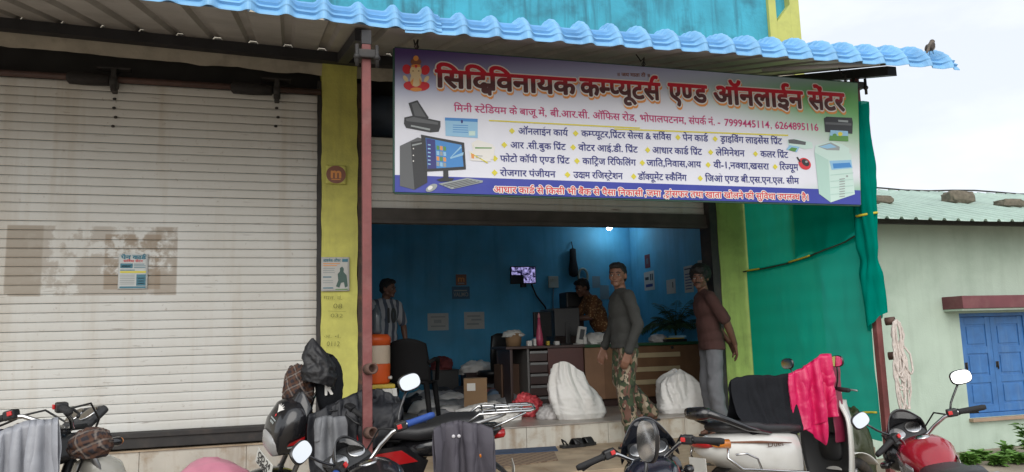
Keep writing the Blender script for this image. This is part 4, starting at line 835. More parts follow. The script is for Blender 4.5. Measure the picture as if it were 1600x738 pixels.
for s_ in (-1, 1):
    b = MB(); b.tube([(-.24, s_*.22, .62), (-.1, s_*.255, .645), (.12, s_*.26, .64), (.2, s_*.25, .61), (.21, s_*.235, .42)], .022, 8); part(b, 'armrest', mbc, t)
    b = MB(); b.tube([(.2, s_*.21, .41), (.24, s_*.25, 0)], [.03, .024], 6); part(b, 'leg', mbc, t); b = MB(); b.tube([(-.2, s_*.18, .41), (-.28, s_*.23, 0)], [.03, .024], 6); part(b, 'leg', mbc, t)
# wall things
YB = 10.998
def wallbox(px0, py0, px1, py1, d=.012, Y=YB):
    a, c = onY(px0, py0, Y), onY(px1, py1, Y); return a.x, c.x, c.z, a.z
def notice(name, px0, py0, px1, py1, label, cat='notice', side=False, txt=(), col=mpap):
    if not side:
        xa, xb, za, zb_ = wallbox(px0, py0, px1, py1); o = Vector((xa, YB-.003, za)); ax = Vector((1, 0, 0)); W = xb-xa; H = zb_-za; nr = Vector((0, -1, 0))
    else:
        a, c = onX(px0, py0, 5.197), onX(px1, py1, 5.197); ax = Vector((0, -1, 0)); o = Vector((5.197, a.y, c.z)); W = a.y-c.y; H = a.z-c.z; nr = Vector((-1, 0, 0))
    t = thing(name, label, cat, tuple(o)); b = MB(); up = Vector((0, 0, 1)); tl = Vector((0, 0, .012*fb(o, 3)))
    q = [o, o+ax*W+tl, o+ax*W+up*H, o+up*H+tl]; vs = q+[p-nr*.002 for p in q]; vs[:4] = [p+nr*.001 for p in q]; b.add(vs, [(0, 1, 2, 3), (7, 6, 5, 4), (0, 4, 5, 1), (1, 5, 6, 2), (2, 6, 7, 3), (3, 7, 4, 0)]); part(b, 'sheet', col, t, True)
    for (s, x, y, w, h, m2) in txt:
        b = MB()
        if s is None:
            p = o+ax*W*x+up*H*y+nr*.0025; b.quad(p, p+ax*W*w, p+ax*W*w+up*H*h, p+up*H*h); part(b, 'printed_block', m2, t, True)
        else: text2d(b, s, o+ax*W*x+up*H*y, W*w, H*h, .02, 0, ax, up, nr, .003); part(b, 'lettering', m2, t, True)
    return t
notice('notice', 668, 490, 701, 516, 'smudged pale notice, left one of two low on the back wall', txt=[(None, .15, .2, .7, .08, isteel), (None, .3, .42, .35, .2, isteel), (None, .15, .75, .7, .07, isteel)])
notice('notice', 725, 488, 757, 514, 'smudged pale notice, right one of two low on the back wall', txt=[(None, .12, .25, .6, .1, isteel), (None, .35, .5, .5, .09, isteel), (None, .15, .72, .65, .08, isteel)])
notice('logo_sticker', 712, 429, 729, 446, 'small brown sticker with an orange letter m on the blue back wall', 'sticker', txt=[('m', .16, .34, .68, .5, iorange), (None, .22, .14, .56, .09, isteel)], col=ibrown)
notice('name_board', 706, 448, 734, 467, 'blue board reading VALMO below the orange letter sticker', 'sign', txt=[('VALMO', .08, .2, .84, .3, isteel), (None, .1, .62, .75, .10, isteel)], col=M('board_blue', (.03, .12, .22), .5))
notice('notice', 925, 432, 938, 450, 'small faded paper on the back wall above the leaning person', col=M('faded_paper', (.18, .28, .34), .8))
notice('notice', 937, 446, 952, 468, 'larger faded paper on the back wall beside the leaning person', col=M('faded_paper', (.18, .28, .34), .8))
notice('notice', 1006, 426, 1023, 452, 'white notice with bold dark words below the red plaque on the side wall', side=True, txt=[(None, .62, .5, .12, .35, iblack), (None, .8, .5, .1, .35, iblack), (None, .12, .55, .36, .16, iblack), (None, .15, .16, .7, .16, inavy)])
notice('notice', 1041, 438, 1056, 458, 'white card with one dark stroke near the plant on the side wall', side=True, txt=[(None, .68, .4, .1, .4, iblack)])
notice('notice', 1068, 417, 1084, 456, 'tall printed notice on the side wall left of the dark haired men', side=True, txt=[(None, .1, .86, .7, .05, iblack)]+[(None, .12, .12+.11*k, .72, .035, inavy) for k in range(6)])
notice('notice', 1090, 408, 1103, 424, 'partly hidden notice beside the shutter guide on the side wall', side=True, txt=[(None, .1, .5, .7, .22, iblack), (None, .1, .2, .7, .1, ired)])
notice('plaque', 1007, 399, 1016, 418, 'small dark red plaque on the side wall above the white notice', 'plaque', side=True, txt=[(None, .3, .3, .4, .4, igrey)], col=M('plaque_red', (.14, .02, .025), .5))
xa, xb, za, zb_ = wallbox(796, 417, 836, 444); t = thing('television', 'small wall mounted screen showing four camera pictures', 'television', ((xa+xb)/2, YB, za))
b = MB(); b.box((xa, YB-.06, za), (xb, YB-.015, zb_), 0, .008); part(b, 'housing', mblk, t, True)
def tvmat():
    m, n, l, p = nodes_of('camera_picture'); tt = n.new('ShaderNodeTexCoord'); z = n.new('ShaderNodeTexNoise'); z.inputs['Scale'].default_value = 26; z.inputs['Detail'].default_value = 3; l.new(tt.outputs['Object'], z.inputs['Vector'])
    r = n.new('ShaderNodeValToRGB'); r.color_ramp.elements[0].position = .42; r.color_ramp.elements[0].color = (.008, .006, .04, 1); r.color_ramp.elements[1].position = .62; r.color_ramp.elements[1].color = (.55, .50, 1, 1); l.new(z.outputs[0], r.inputs[0])
    l.new(r.outputs[0], p.inputs['Emission Color']); p.inputs['Emission Strength'].default_value = .55; p.inputs['Base Color'].default_value = (.01, .01, .02, 1); return m
mtv = tvmat(); w_ = (xb-xa-.03)/2; h_ = (zb_-za-.03)/2
for i in range(2):
    for j in range(2):
        b = MB(); x_ = xa+.013+i*(w_+.004); z_ = za+.013+j*(h_+.004); b.quad((x_, YB-.0612, z_), (x_+w_, YB-.0612, z_), (x_+w_, YB-.0612, z_+h_), (x_, YB-.0612, z_+h_)); part(b, 'camera_picture', mtv if (i, j) != (0, 0) else M('dark_picture', (.006, .006, .02), .3), t, True)
b = MB(); b.box(((xa+xb)/2-.04, YB-.06, za-.05), ((xa+xb)/2+.04, YB-.001, za-.001), 0, .004); part(b, 'bracket', mblk, t, True)
b = MB(); b.tube([(xb-.06, YB-.01, za), onY(838, 462, YB-.01), onY(852, 480, YB-.01), onY(858, 500, YB-.01)], .012, 6); part(b, 'cable', mblk, t, True)
xa, xb, za, zb_ = wallbox(856, 432, 872, 450); t = thing('switchboard', 'pale square switchboard on the back wall right of the screen', 'switchboard', ((xa+xb)/2, YB, za)); b = MB(); b.box((xa, YB-.03, za), (xb, YB, zb_), 0, .005); part(b, 'plate', M('ivory_plastic', (.42, .47, .44), .5), t, True)
for k in range(3): b = MB(); b.box((xa+.03+k*.035, YB-.036, za+.1), (xa+.05+k*.035, YB-.0301, za+.14), 0, .002); part(b, 'switch', M('ivory_plastic', (.42, .47, .44), .5), t, True)
b = MB(); b.tube([((xa+xb)/2, YB-.006, za), onY(864, 475, YB-.006), onY(866, 520, YB-.006)], .006, 6); part(b, 'conduit', igrey, t, True)
c = onY(911, 432, YB-.03); b = MB(); b.tube([c+Vector((.075*math.cos(a), 0, .115*math.sin(a))) for a in [k*math.pi/12 for k in range(24)]], .020, 8, closed=True); single(b, 'ring', M('pale_tape', (.22, .27, .24), .6), 'pale oval ring hanging on the back wall above the leaning person', 'ring')
c = onY(896, 420, YB-.05); b = MB(); b.loft([(-.02, -.0, 0, .0, .0, 2), (0, 0, 0, .05, .03, 2), (.18, .0, 0, .055, .035, 2), (.30, .0, 0, .075, .04, 2.4), (.40, .0, 0, .07, .035, 2.4), (.43, .0, 0, .02, .01, 2)], 20, axis='z'); b.v = [(x+c.x, y+c.y, c.z+.3-z) for x, y, z in b.v]; b.tube([(c.x, c.y, c.z+.32), (c.x, c.y+.04, c.z+.42)], .008, 6); single(b, 'hanging_bag', M('dull_black_cloth', (.012, .016, .022), .95), 'black bag hanging on the back wall left of the pale ring', 'bag')
# cabinet under the leaning person
a, c = onY(862, 484, 9.7), onY(905, 482, 9.7); t = thing('printer_table', 'dark table with a grey top behind the desk', 'table', ((a.x+c.x)/2, 9.9, FZ)); cbox('top', (a.x, 9.65, a.z-.02), (c.x+.1, 10.2, a.z+.015), M('grey_laminate', (.13, .125, .12), .4), t); cbox('body', (a.x+.03, 9.70, FZ), (c.x+.06, 10.15, a.z-.021), mdesk, t)
c = onY(901, 478, 9.85); t = thing('printer', 'dark printer with a white side on the table at the back', 'printer', (c.x, 9.85, a.z+.016)); b = MB(); b.box((-.2, -.15, 0), (.08, .15, .22), 0, .02); part(b, 'case', mblk, t); b = MB(); b.box((.081, -.14, .02), (.13, .14, .24), 0, .02); part(b, 'side_cover', mwp, t)
# bulb
c = onY(952, 356, 10.72); t = thing('light_bulb', 'bright white bulb glowing high in the corner of the shop', 'light', tuple(c)); b = MB(); b.ball((0, 0, 0), .042, 16, 10); part(b, 'bulb', emis('bulb_glow', (.9, .97, 1), 14), t)
b = MB(); b.rod((0, 0, .035), (0, .04, .12), .022); b.tube([(0, .04, .12), (0, .15, .2), (.0, .27, .22)], .01, 6); part(b, 'holder', mwp, t)
pl = bpy.data.lights.new('bulb_light', 'POINT'); pl.energy = 2.2; pl.color = (.85, .95, 1); pl.shadow_soft_size = .05; po_ = bpy.data.objects.new('bulb_light', pl); COL.objects.link(po_); po_.location = c+Vector((0, -.07, -.05))
# palm in the corner
def fronds(root, n, L, seed, mt, parent, droop=1., nleaf=15, lw=.018, ll=.17):
    r_ = random.Random(seed); leaves = MB(); stems = MB()
    for k in range(n):
        az = 2*math.pi*k/n+r_.uniform(-.3, .3); el = r_.uniform(.7, 1.35); Lk = L*r_.uniform(.7, 1.1); p = Vector(root); d = Vector((math.cos(az)*math.cos(el), math.sin(az)*math.cos(el), math.sin(el))); pts = [p.copy()]
        for i in range(nleaf):
            d = (d+Vector((0, 0, -.085*droop))).normalized(); p = p+d*(Lk/nleaf); pts.append(p.copy())
            if i > 2:
                sd = d.cross(Vector((0, 0, 1))).normalized(); 
                for s_ in (-1, 1):
                    ld = (d*.6+sd*s_*.8+Vector((0, 0, -.25))).normalized(); l_ = ll*r_.uniform(.7, 1.1)*math.sin(math.pi*(.2+.75*i/nleaf)); wv = ld.cross(Vector((0, 0, 1))).normalized()*lw
                    m1 = p+ld*l_*.5+Vector((0, 0, -.0)); leaves.add([p, m1+wv, p+ld*l_+Vector((0, 0, -.2*l_)), m1-wv], [(0, 1, 2, 3)])
        stems.tube(pts, [.006*(1-.7*i/nleaf) for i in range(len(pts))], 5)
    part(stems, 'stem', mt, parent, True); part(leaves, 'foliage', mt, parent, True)
mleaf = M('palm_leaf', (.030, .075, .022), .55, var=.4, scale=9)
c = onY(1062, 520, 9.15); t = thing('potted_palm', 'dark green palm in a pot in the corner behind the counter', 'plant', (c.x-.05, 9.15, FZ)); b = MB(); b.lathe([(0, 0), (.12, 0), (.16, .26), (.165, .28), (.145, .28), (.13, .24), (0, .23)], n=20); part(b, 'pot', M('pot_clay', (.14, .06, .035), .8), t); b = MB(); b.rod((0, 0, .22), (-.01, 0, .88), .02, .014); part(b, 'trunk', mleaf, t)
fronds((c.x-.06, 9.15, FZ+.86), 30, .52, 5, mleaf, t, 1.25, 16, .012, .15)
# poster and writing on the facade
def wallposter(name, px0, py0, px1, py1, Y, label, items, col=mpap, cat='poster'):
    a, c = onY(px0, py0, Y), onY(px1, py1, Y); o = Vector((a.x, Y, c.z)); W, H = c.x-a.x, a.z-c.z; t = thing(name, label, cat, tuple(o))
    b = MB(); b.grid(lambda u, v: (o.x+W*u, Y-.0015*abs(fb((u*3, v*4, px0), 1)), o.z+H*v), 8, 10); part(b, 'sheet', col, t, True, solid=.0006)
    for it in items:
        b = MB()
        if isinstance(it[0], str): text2d(b, it[0], o+Vector((W*it[1], 0, H*it[2])), W*it[3], H*it[4], .02, 0, Vector((1, 0, 0)), Vector((0, 0, 1)), Vector((0, -1, 0)), .0045, .03 if len(it) > 6 else 0); part(b, 'lettering', it[5], t, True)
        elif isinstance(it[0], list): b.add([(o.x+W*x, Y-.0042, o.z+H*y) for x, y in it[0]], [tuple(range(len(it[0])))]); part(b, 'printed_picture', it[1], t, True)
        else: x, y, w, h, m2 = it; b.quad((o.x+W*x, Y-.0036, o.z+H*y), (o.x+W*(x+w), Y-.0036, o.z+H*y), (o.x+W*(x+w), Y-.0036, o.z+H*(y+h)), (o.x+W*x, Y-.0036, o.z+H*(y+h))); part(b, 'printed_block', m2, t, True)
    return t
iteal = ink('teal', (.03, .17, .24))
wallposter('poster', 186, 397, 230, 452, 7.018, 'blue and white pan card poster on the closed shutter', [('पेन कार्ड', .08, .855, .84, .10, iteal, 1), ('सर्विस सेंटर', .16, .77, .66, .055, ired), (.06, .60, .42, .13, iteal), (.52, .60, .4, .02, iteal), (.52, .65, .4, .02, iteal), (.52, .70, .36, .02, iteal), (.10, .655, .34, .018, iwhite), (.10, .625, .3, .018, iwhite), (.06, .46, .88, .055, iyel), (.06, .53, .5, .022, iteal), (.62, .10, .32, .32, iteal), (.66, .30, .24, .02, iwhite), (.66, .22, .24, .02, iwhite), (.66, .15, .24, .02, iwhite)]+[(.06, .14+.05*k, .50, .016, isteel) for k in range(6)]+[(.06, .03, .88, .05, iteal)], M('poster_white', (.60, .63, .62), .6))
wallposter('poster', 502, 402, 546, 455, 6.917, 'white poster with a green motorcycle rider on the lime pillar', [('आकर्षक ऑफर', .06, .86, .62, .08, iteal), (.74, .86, .2, .09, iteal), (.06, .80, .6, .022, iorange), (.06, .74, .5, .022, iorange), (.06, .66, .42, .018, isteel), (.06, .60, .40, .018, isteel), (.06, .54, .42, .018, isteel),
  ([(.52, .14), (.60, .32), (.58, .5), (.66, .58), (.66, .68), (.74, .72), (.80, .66), (.79, .56), (.90, .46), (.92, .3), (.94, .14), (.84, .10), (.80, .26), (.70, .24), (.64, .10)][::1], M('ink_rider', (.05, .11, .09), .5)), (.06, .08, .36, .03, iteal), (.06, .40, .3, .03, iteal), (.06, .30, .36, .018, isteel), (.06, .24, .36, .018, isteel), (.5, .04, .44, .025, igreen)])
t = wallposter('logo_sticker', 509, 258, 541, 288, 6.915, 'round brown sticker with an orange letter m on the lime pillar', [([(.5+.48*math.cos(a), .5+.48*math.sin(a)) for a in [k*math.pi/12 for k in range(24)]], ibrown)], mlime, 'sticker')
a, c = onY(509, 258, 6.915), onY(541, 288, 6.915); b = MB(); text2d(b, 'm', Vector((a.x+.04, 6.915, c.z+.055)), (c.x-a.x)*.55, .085, .0, 0, Vector((1, 0, 0)), Vector((0, 0, 1)), Vector((0, -1, 0)), .0055, .04); part(b, 'lettering', iorange, t, True)
b = MB(); b.quad((a.x+.05, 6.9095, c.z+.035), (c.x-.05, 6.9095, c.z+.035), (c.x-.05, 6.9095, c.z+.045), (a.x+.05, 6.9095, c.z+.045)); part(b, 'printed_block', iorange, t, True)
gw = M('charcoal_writing', (.14, .14, .045), .9)
def scrawl(tx, px, py, w, h): p = onY(px, py, 6.922); b = MB(); q = onY(px+w, py, 6.922); text2d(b, tx, p, q.x-p.x, h*.0043, -.014, 0, Vector((1, 0, -.04)).normalized(), Vector((.06, 0, 1)).normalized(), Vector((0, -1, 0)), .012); part(b, 'pillar_writing', gw, bld, True)
scrawl('मान. नं.', 505, 468, 30, 7); scrawl('08', 520, 482, 15, 9); scrawl('—', 512, 489, 28, 9); scrawl('032', 516, 496, 20, 7); scrawl('0112', 510, 541, 21, 9); scrawl('अ. नं.', 505, 528, 28, 6)
# mats, sandals, things on the step
def lattice_mat(name, c1, c2, sc):
    m, n, l, p = nodes_of(name); t = n.new('ShaderNodeTexCoord'); q = n.new('ShaderNodeMapping'); q.inputs['Rotation'].default_value = (0, 0, .785); l.new(t.outputs['Object'], q.inputs[0]); v = n.new('ShaderNodeTexVoronoi'); v.distance = 'CHEBYCHEV'; v.inputs['Randomness'].default_value = 0; v.inputs['Scale'].default_value = sc; l.new(q.outputs[0], v.inputs['Vector'])
    r = n.new('ShaderNodeValToRGB'); r.color_ramp.elements[0].position = .33; r.color_ramp.elements[0].color = c4(c1); r.color_ramp.elements[1].position = .40; r.color_ramp.elements[1].color = c4(c2); l.new(v.outputs[0], r.inputs[0]); l.new(r.outputs[0], p.inputs['Base Color']); p.inputs['Roughness'].default_value = .9; return m
def flat(name, px, z, mt, label, th=.008):
    q = [onZ(x, y, z) for x, y in px]; b = MB(); n = len(q); b.add([Vector((p.x, p.y, z+.001)) for p in q]+[Vector((p.x, p.y, z+th)) for p in q], [tuple(range(n-1, -1, -1)), tuple(range(n, 2*n))]+[(i, (i+1) % n, n+(i+1) % n, n+i) for i in range(n)]); return single(b, name, mt, label, 'mat')
flat('doormat', [(700, 716), (812, 707), (868, 700), (872, 706), (760, 716), (704, 728)][:0] or [(728, 714), (872, 705), (868, 698.5), (732, 707)], SZ, M('blue_rubber', (.035, .065, .13), .8, var=.3, scale=12), 'flat blue doormat on the step below the shop floor')
flat('floor_mat', [(735, 738), (872, 720), (866, 706.5), (735, 716.5)], SZ, lattice_mat('woven_lattice', (.26, .19, .13), (.15, .10, .07), 14), 'brown lattice patterned mat on the step in front of the blue doormat')
for i, (px, py, rz, lb) in enumerate([(896, 699, R_(8), 'black sandal, the left of the pair on the step'), (913, 697, R_(20), 'black sandal, the right of the pair nearer the man')]):
    c = onZ(px, py, SZ); t = thing('sandal', lb, 'sandal', (c.x, c.y, SZ+.001), (0, 0, rz), 'black sandals left on the step')
    out = [(-.13, -.035), (-.10, -.042), (0, -.04), (.08, -.05), (.12, -.035), (.135, 0), (.12, .035), (.06, .045), (0, .038), (-.1, .04), (-.13, .03)]; b = MB(); b.prism(out, 0, .026); part(b, 'sole', mblk, t)
    b = MB(); b.grid(lambda u, v: (.0+.09*v-.02*u, -.045+.09*u, .026+.05*math.sin(math.pi*u)), 12, 5); part(b, 'strap', mblk, t, solid=.006)
    b = MB(); b.tube([(-.08, -.038, .027), (-.10, -.03, .06), (-.12, 0, .075), (-.10, .03, .06), (-.08, .036, .027)], .008, 6); part(b, 'heel_strap', mblk, t)
c = onY(325, 722, 6.15); single(crumple((c.x+.05, 6.15, gz(c.x, 6.15)), (.36, .25, c.z-gz(c.x, 6.15)+.01), 9, .10, 4, .5, 1.6), 'polythene_bundle', M('pale_pink_polythene', (.62, .24, .33), .35, var=.2), 'pale pink polythene bundle below the closed shutter', 'bundle')
# ================================================================ motorcycles
chrome = M('chrome', (.62, .62, .62), .14, 1., var=.06); malu = M('cast_aluminium', (.33, .33, .33), .42, .8, var=.2, scale=12); mrub = M('tyre_rubber', (.018, .018, .018), .85, var=.3, scale=20, dirt=(.12, .09, .06), dscale=6, damt=.5)
mseat = M('seat_vinyl', (.020, .020, .022), .42, var=.2, scale=10, bump=.15, bscale=150); mbp = M('black_body_paint', (.012, .012, .014), .22, coat=.6, var=.2); mgrip = M('grip_rubber', (.016, .016, .017), .7, var=.2, bump=.5, bscale=220)
mglass = M('mirror_glass', (.86, .88, .90), .02, 1., var=0.); mlens = M('lamp_lens', (.42, .42, .42), .12, .3, var=.1, bump=.4, bscale=90); mredl = M('tail_lamp_red', (.45, .012, .015), .15, coat=.8); mora = M('indicator_amber', (.65, .20, .02), .15, coat=.8)
mdial = M('dial_face', (.30, .31, .32), .3, var=.05); mneedle = M('needle_red', (.7, .04, .03), .4); meng = M('engine_casting', (.05, .05, .052), .5, .5, var=.3, scale=14, dirt=(.14, .11, .08), dscale=8, damt=.4); mplate = M('number_plate', (.60, .60, .56), .4, var=.1); mredsw = M('red_switch', (.6, .03, .03), .4)
def torus_y(mb, c, R, r, rz=None, n=36, k=10):
    vs, fs = [], []; rz = rz or r
    for i in range(n):
        t = 2*math.pi*i/n
        for j in range(k):
            p = 2*math.pi*j/k; q = R+r*math.cos(p); vs.append((c[0]+q*math.cos(t), c[1]+rz*math.sin(p), c[2]+q*math.sin(t)))
    for i in range(n):
        for j in range(k): fs.append((i*k+j, i*k+(j+1) % k, ((i+1) % n)*k+(j+1) % k, ((i+1) % n)*k+j))
    mb.add(vs, fs, 0, True)
def wheel(root, c, R, r, T=I4, spokes=6):
    b = MB(); b.T = T
    torus_y(b, c, R-.058, .016, .03); b.lathe([(.05, -.06), (.055, -.05), (.035, -.03), (.035, .03), (.055, .05), (.05, .06)], c, (0, 1, 0), 18)
    for k in range(spokes):
        a = 2*math.pi*k/spokes+.3; d = Vector((math.cos(a), 0, math.sin(a))); b.tube([Vector(c)+d*.03, Vector(c)+d*(R-.065)], [.02, .013], 6)
    w = part(b, 'wheel', malu if spokes < 10 else chrome, root); b = MB(); b.T = T; torus_y(b, c, R-r, r, r*1.05); part(b, 'tyre', mrub, w); b = MB(); b.T = T; b.lathe([(.11, .045), (.11, .05), (.05, .052)], c, (0, 1, 0), 24); part(b, 'brake_disc', malu, w)
def mirror(root, T, base, mid, head, s, ry=.062, rz=.042, rot=None, mt=None):
    b = MB(); b.T = T; b.tube([base, Vector(base).lerp(Vector(mid), .5)+Vector((.008, 0, .0)), mid, Vector(mid).lerp(Vector(head), .8)], .0065, 8); h = Vector(head); q = (rot or Euler((0, 0, 0))).to_matrix().to_4x4()
    b.T = T @ Matrix.Translation(h) @ q; b.loft([(-.006, 0, 0, ry, rz, 2.7), (.004, 0, 0, ry+.004, rz+.004, 2.7), (.022, 0, 0, ry*.8, rz*.8, 2.5), (.032, 0, 0, ry*.4, rz*.4, 2.2)], 26)
    m_ = part(b, 'mirror', mt or mbp, root); b = MB(); b.T = T @ Matrix.Translation(h) @ q; b.loft([(-.0085, 0, 0, ry-.003, rz-.003, 2.7), (-.0062, 0, 0, ry-.003, rz-.003, 2.7)], 26, 0, False); part(b, 'mirror_glass', mglass, m_)
def dial(root, T, c, nrm, r, needle=True, mt=None):
    b = MB(); b.T = T; b.lathe([(r, -.02), (r*1.06, 0), (r*1.06, .006), (r*.95, .006)], c, nrm, 26); d = part(b, 'dial', chrome, root); b = MB(); b.T = T; b.lathe([(0, .001), (r*.95, .001), (r*.95, .0015)], c, nrm, 26); part(b, 'dial_face', mt or mdial, d)
    q = Vector((0, 0, 1)).rotation_difference(Vector(nrm).normalized()); b = MB(); b.T = T
    for k in range(9):
        a = .6+k*.62; e = Vector((math.cos(a), math.sin(a), 0)); f = Vector((-e.y, e.x, 0))*.0025; pz = Vector((0, 0, .0028)); b.add([Vector(c)+q @ (e*r*.68-f+pz), Vector(c)+q @ (e*r*.88-f+pz), Vector(c)+q @ (e*r*.88+f+pz), Vector(c)+q @ (e*r*.68+f+pz)], [(0, 1, 2, 3)])
    part(b, 'dial_marks', iblack, d)
    if needle:
        e = Vector((.3, .95, 0)).normalized(); f = Vector((-e.y, e.x, 0))*r*.08; pz = Vector((0, 0, .0034)); b = MB(); b.T = T; b.add([Vector(c)+q @ (e*-r*.3-f+pz), Vector(c)+q @ (e*r*.7+pz), Vector(c)+q @ (e*-r*.3+f+pz)], [(0, 1, 2)]); part(b, 'needle', mneedle, d)
def motorcycle(label, loc, heading, lean, steer, o):
    sc_ = o.get('scale', 1.)
    root = thing('motorcycle', label, 'motorcycle', loc, (-R_(lean), 0, R_(heading)), 'motorcycles parked in front of the shop')
    if sc_ != 1: root.scale = (sc_,)*3; MW[root.name] = MW[root.name] @ Matrix.Scale(sc_, 4)
    H = Vector((.40, 0, .86)); T = Matrix.Translation(H) @ Matrix.Rotation(R_(steer), 4, Vector((-math.sin(R_(25)), 0, math.cos(R_(25))))) @ Matrix.Translation(-H)
    tank, body, acc = o.get('tank', mbp), o.get('body', mbp), o.get('acc', mredl)
    def pt(name, b, mt, par=root, **k): return part(b, name, mt, par, **k)
    wheel(root, (.66, 0, .30), .30, .043, T); wheel(root, (-.60, 0, .30), .30, .05)
    b = MB(); b.T = T
    for s in (-1, 1): b.rod((.66, s*.085, .30), (.52, s*.085, .60), .025, .022); b.rod((.52, s*.085, .60), (.375, s*.085, .915), .016); b.rod((.68, s*.085, .27), (.66, s*.085, .32), .026)
    b.box((.35, -.11, .895), (.41, .11, .92), 0, .008); b.box((.40, -.11, .79), (.47, .11, .815), 0, .008); pt('fork', b, o.get('fork', malu))
    b = MB(); b.T = T; b.grid(lambda u, v: (.66+(.325+.012*math.cos((v-.5)*3))*math.cos(R_(12+130*u)), (v-.5)*.125, .30+(.325+.02*math.cos((v-.5)*2.6))*math.sin(R_(12+130*u))), 18, 8); pt('front_mudguard', b, o.get('guard', body), solid=.005)
    # head lamp cowl and instruments
    n_ = o.get('nose', 1.0); cz = o.get('cowl_dz', 0.)
    b = MB(); b.T = T @ Matrix.Translation((0, 0, cz)); b.loft([(.40, 0, .90, .10, .11, 2.6), (.46, 0, .915, .125*n_, .135*n_, 2.8), (.54, 0, .90, .120*n_, .125*n_, 2.8), (.605, 0, .865, .10*n_, .085*n_, 3), (.63, 0, .84, .075*n_, .05*n_, 3)] if o.get('tall') else [(.42, 0, .86, .10, .085, 2.6), (.47, 0, .865, .125*n_, .10, 2.8), (.54, 0, .86, .120*n_, .105, 2.8), (.605, 0, .845, .10*n_, .085, 3), (.63, 0, .835, .075*n_, .05, 3)], 26); cw = pt('headlight_cowl', b, body)
    b = MB(); b.T = T @ Matrix.Translation((0, 0, cz)); b.loft([(.585, 0, .83, .088*n_, .062*n_, 3.2), (.632, 0, .825, .082*n_, .055*n_, 3), (.648, 0, .822, .05*n_, .03*n_, 2.4)], 24); pt('headlight', b, mlens, cw)
    if o.get('tall'):
        SC = [(.46, .915, .125*n_, .135*n_), (.54, .90, .120*n_, .125*n_), (.605, .865, .10*n_, .085*n_), (.63, .84, .075*n_, .05*n_)]
        def cs_(x, y, lift=.003):
            z_, hw, hh = (np.interp(x, [q[0] for q in SC], [q[k] for q in SC]) for k in (1, 2, 3)); return (x+lift*.7, y, z_+hh*max(0, 1-abs(y/hw)**2.8)**(1/2.8)+lift)
        def decal(nm_, pts, mt_):
            b = MB(); b.T = T; cx_, cy_ = sum(p[0] for p in pts)/len(pts), sum(p[1] for p in pts)/len(pts); b.add([cs_(cx_, cy_)]+[cs_(*p) for p in pts], [(0, i+1, (i+1) % len(pts)+1) for i in range(len(pts))]); pt(nm_, b, mt_, cw)
        decal('emblem', [(.575, .0), (.562, .018), (.548, .045), (.556, .014), (.540, .03), (.550, .006), (.535, .0), (.550, -.006), (.540, -.03), (.556, -.014), (.548, -.045), (.562, -.018)], iwhite); decal('emblem_dot', [(.585, -.008), (.592, 0), (.585, .008), (.578, 0)], ired)
        for k in range(2): decal('cowl_marking', [(.598+.009*k, -.035+.01*k), (.598+.009*k, .035-.01*k), (.603+.009*k, .035-.01*k), (.603+.009*k, -.035+.01*k)], isteel)
        for s in (-1, 1):
            b = MB(); b.T = T; hw = .128*n_; b.add([(.47, s*(hw+.004), .90), (.56, s*(hw*.97+.004), .875), (.575, s*(hw*.93+.004), .855), (.47, s*(hw+.004), .855)], [(0, 1, 2, 3)]); pt('cowl_stripe', b, acc, cw); b = MB(); b.T = T; b.add([(.47, s*(hw+.004), .848), (.575, s*(hw*.93+.004), .848), (.57, s*(hw*.93+.004), .838), (.47, s*(hw+.004), .836)], [(0, 1, 2, 3)]); pt('cowl_stripe', b, isteel, cw)
    if o.get('screen') is not False:
      b = MB(); b.T = T; b.grid(lambda u, v: (.53-.10*v-.03*abs(2*u-1)**2, (2*u-1)*(.125-.035*v**2)*n_, 1.0+o.get('scr_dz', 0)+.11*v*n_-.10*abs(2*u-1)**2.2), 18, 8); pt('windscreen', b, o.get('screen') or mbp, cw, solid=.006)
    b = MB(); b.T = T; b.T = T @ Matrix.Translation((.44, 0, .995)) @ Matrix.Rotation(-R_(38), 4, 'Y'); b.box((-.07, -.115, -.035), (.07, .115, .008), 0, .028); co = pt('console', b, M('console_plastic', (.03, .031, .033), .5))
    nr = (-math.sin(R_(38)), 0, math.cos(R_(38)))
    for s in (-1, 1): dial(co, T, Vector((.437, s*.058, .998))+Vector(nr)*.008, nr, .046)
    b = MB(); b.T = T; b.lathe([(.008, 0), (.008, .012)], (.36, 0, .92), (-.3, 0, .95), 10); b.rod((.36, 0, .925), (.352, 0, .95), .02, .016); pt('key_barrel', b, chrome)
    b = MB(); b.T = T; pth = [(.145, -.355, 1.015), (.19, -.24, 1.035), (.235, -.17, 1.03), (.30, -.12, .99), (.345, -.06, .945), (.355, 0, .94), (.345, .06, .945), (.30, .12, .99), (.235, .17, 1.03), (.19, .24, 1.035), (.145, .355, 1.015)]; b.tube(pth, .0115, 12); pt('handlebar', b, chrome)
    for s in (-1, 1):
        e = Vector((.145, s*.355, 1.015)); i_ = Vector((.19, s*.24, 1.035)); dr = (e-i_).normalized()
        b = MB(); b.T = T; b.tube([i_, i_+dr*.01, e, e+dr*.012, e+dr*.03], [.021, .0175, .0175, .0175, .0135], 14); pt('grip', b, o.get('grip', mgrip) if not (s == -1 and 'grip2' in o) else o['grip2'])
        b = MB(); b.T = T @ Matrix.Translation(i_-dr*.035) @ Vector((0, 1, 0)).rotation_difference(dr*s).to_matrix().to_4x4(); b.box((-.026, -.03, -.022), (.026, .03, .026), 0, .01); sw = pt('switch_gear', b, mblk)
        b = MB(); b.T = T @ Matrix.Translation(i_-dr*.05) @ Vector((0, 1, 0)).rotation_difference(dr*s).to_matrix().to_4x4(); b.box((-.036, -.012, -.006), (-.0265, .012, .016), 0, .003); pt('switch', b, mredsw, sw)
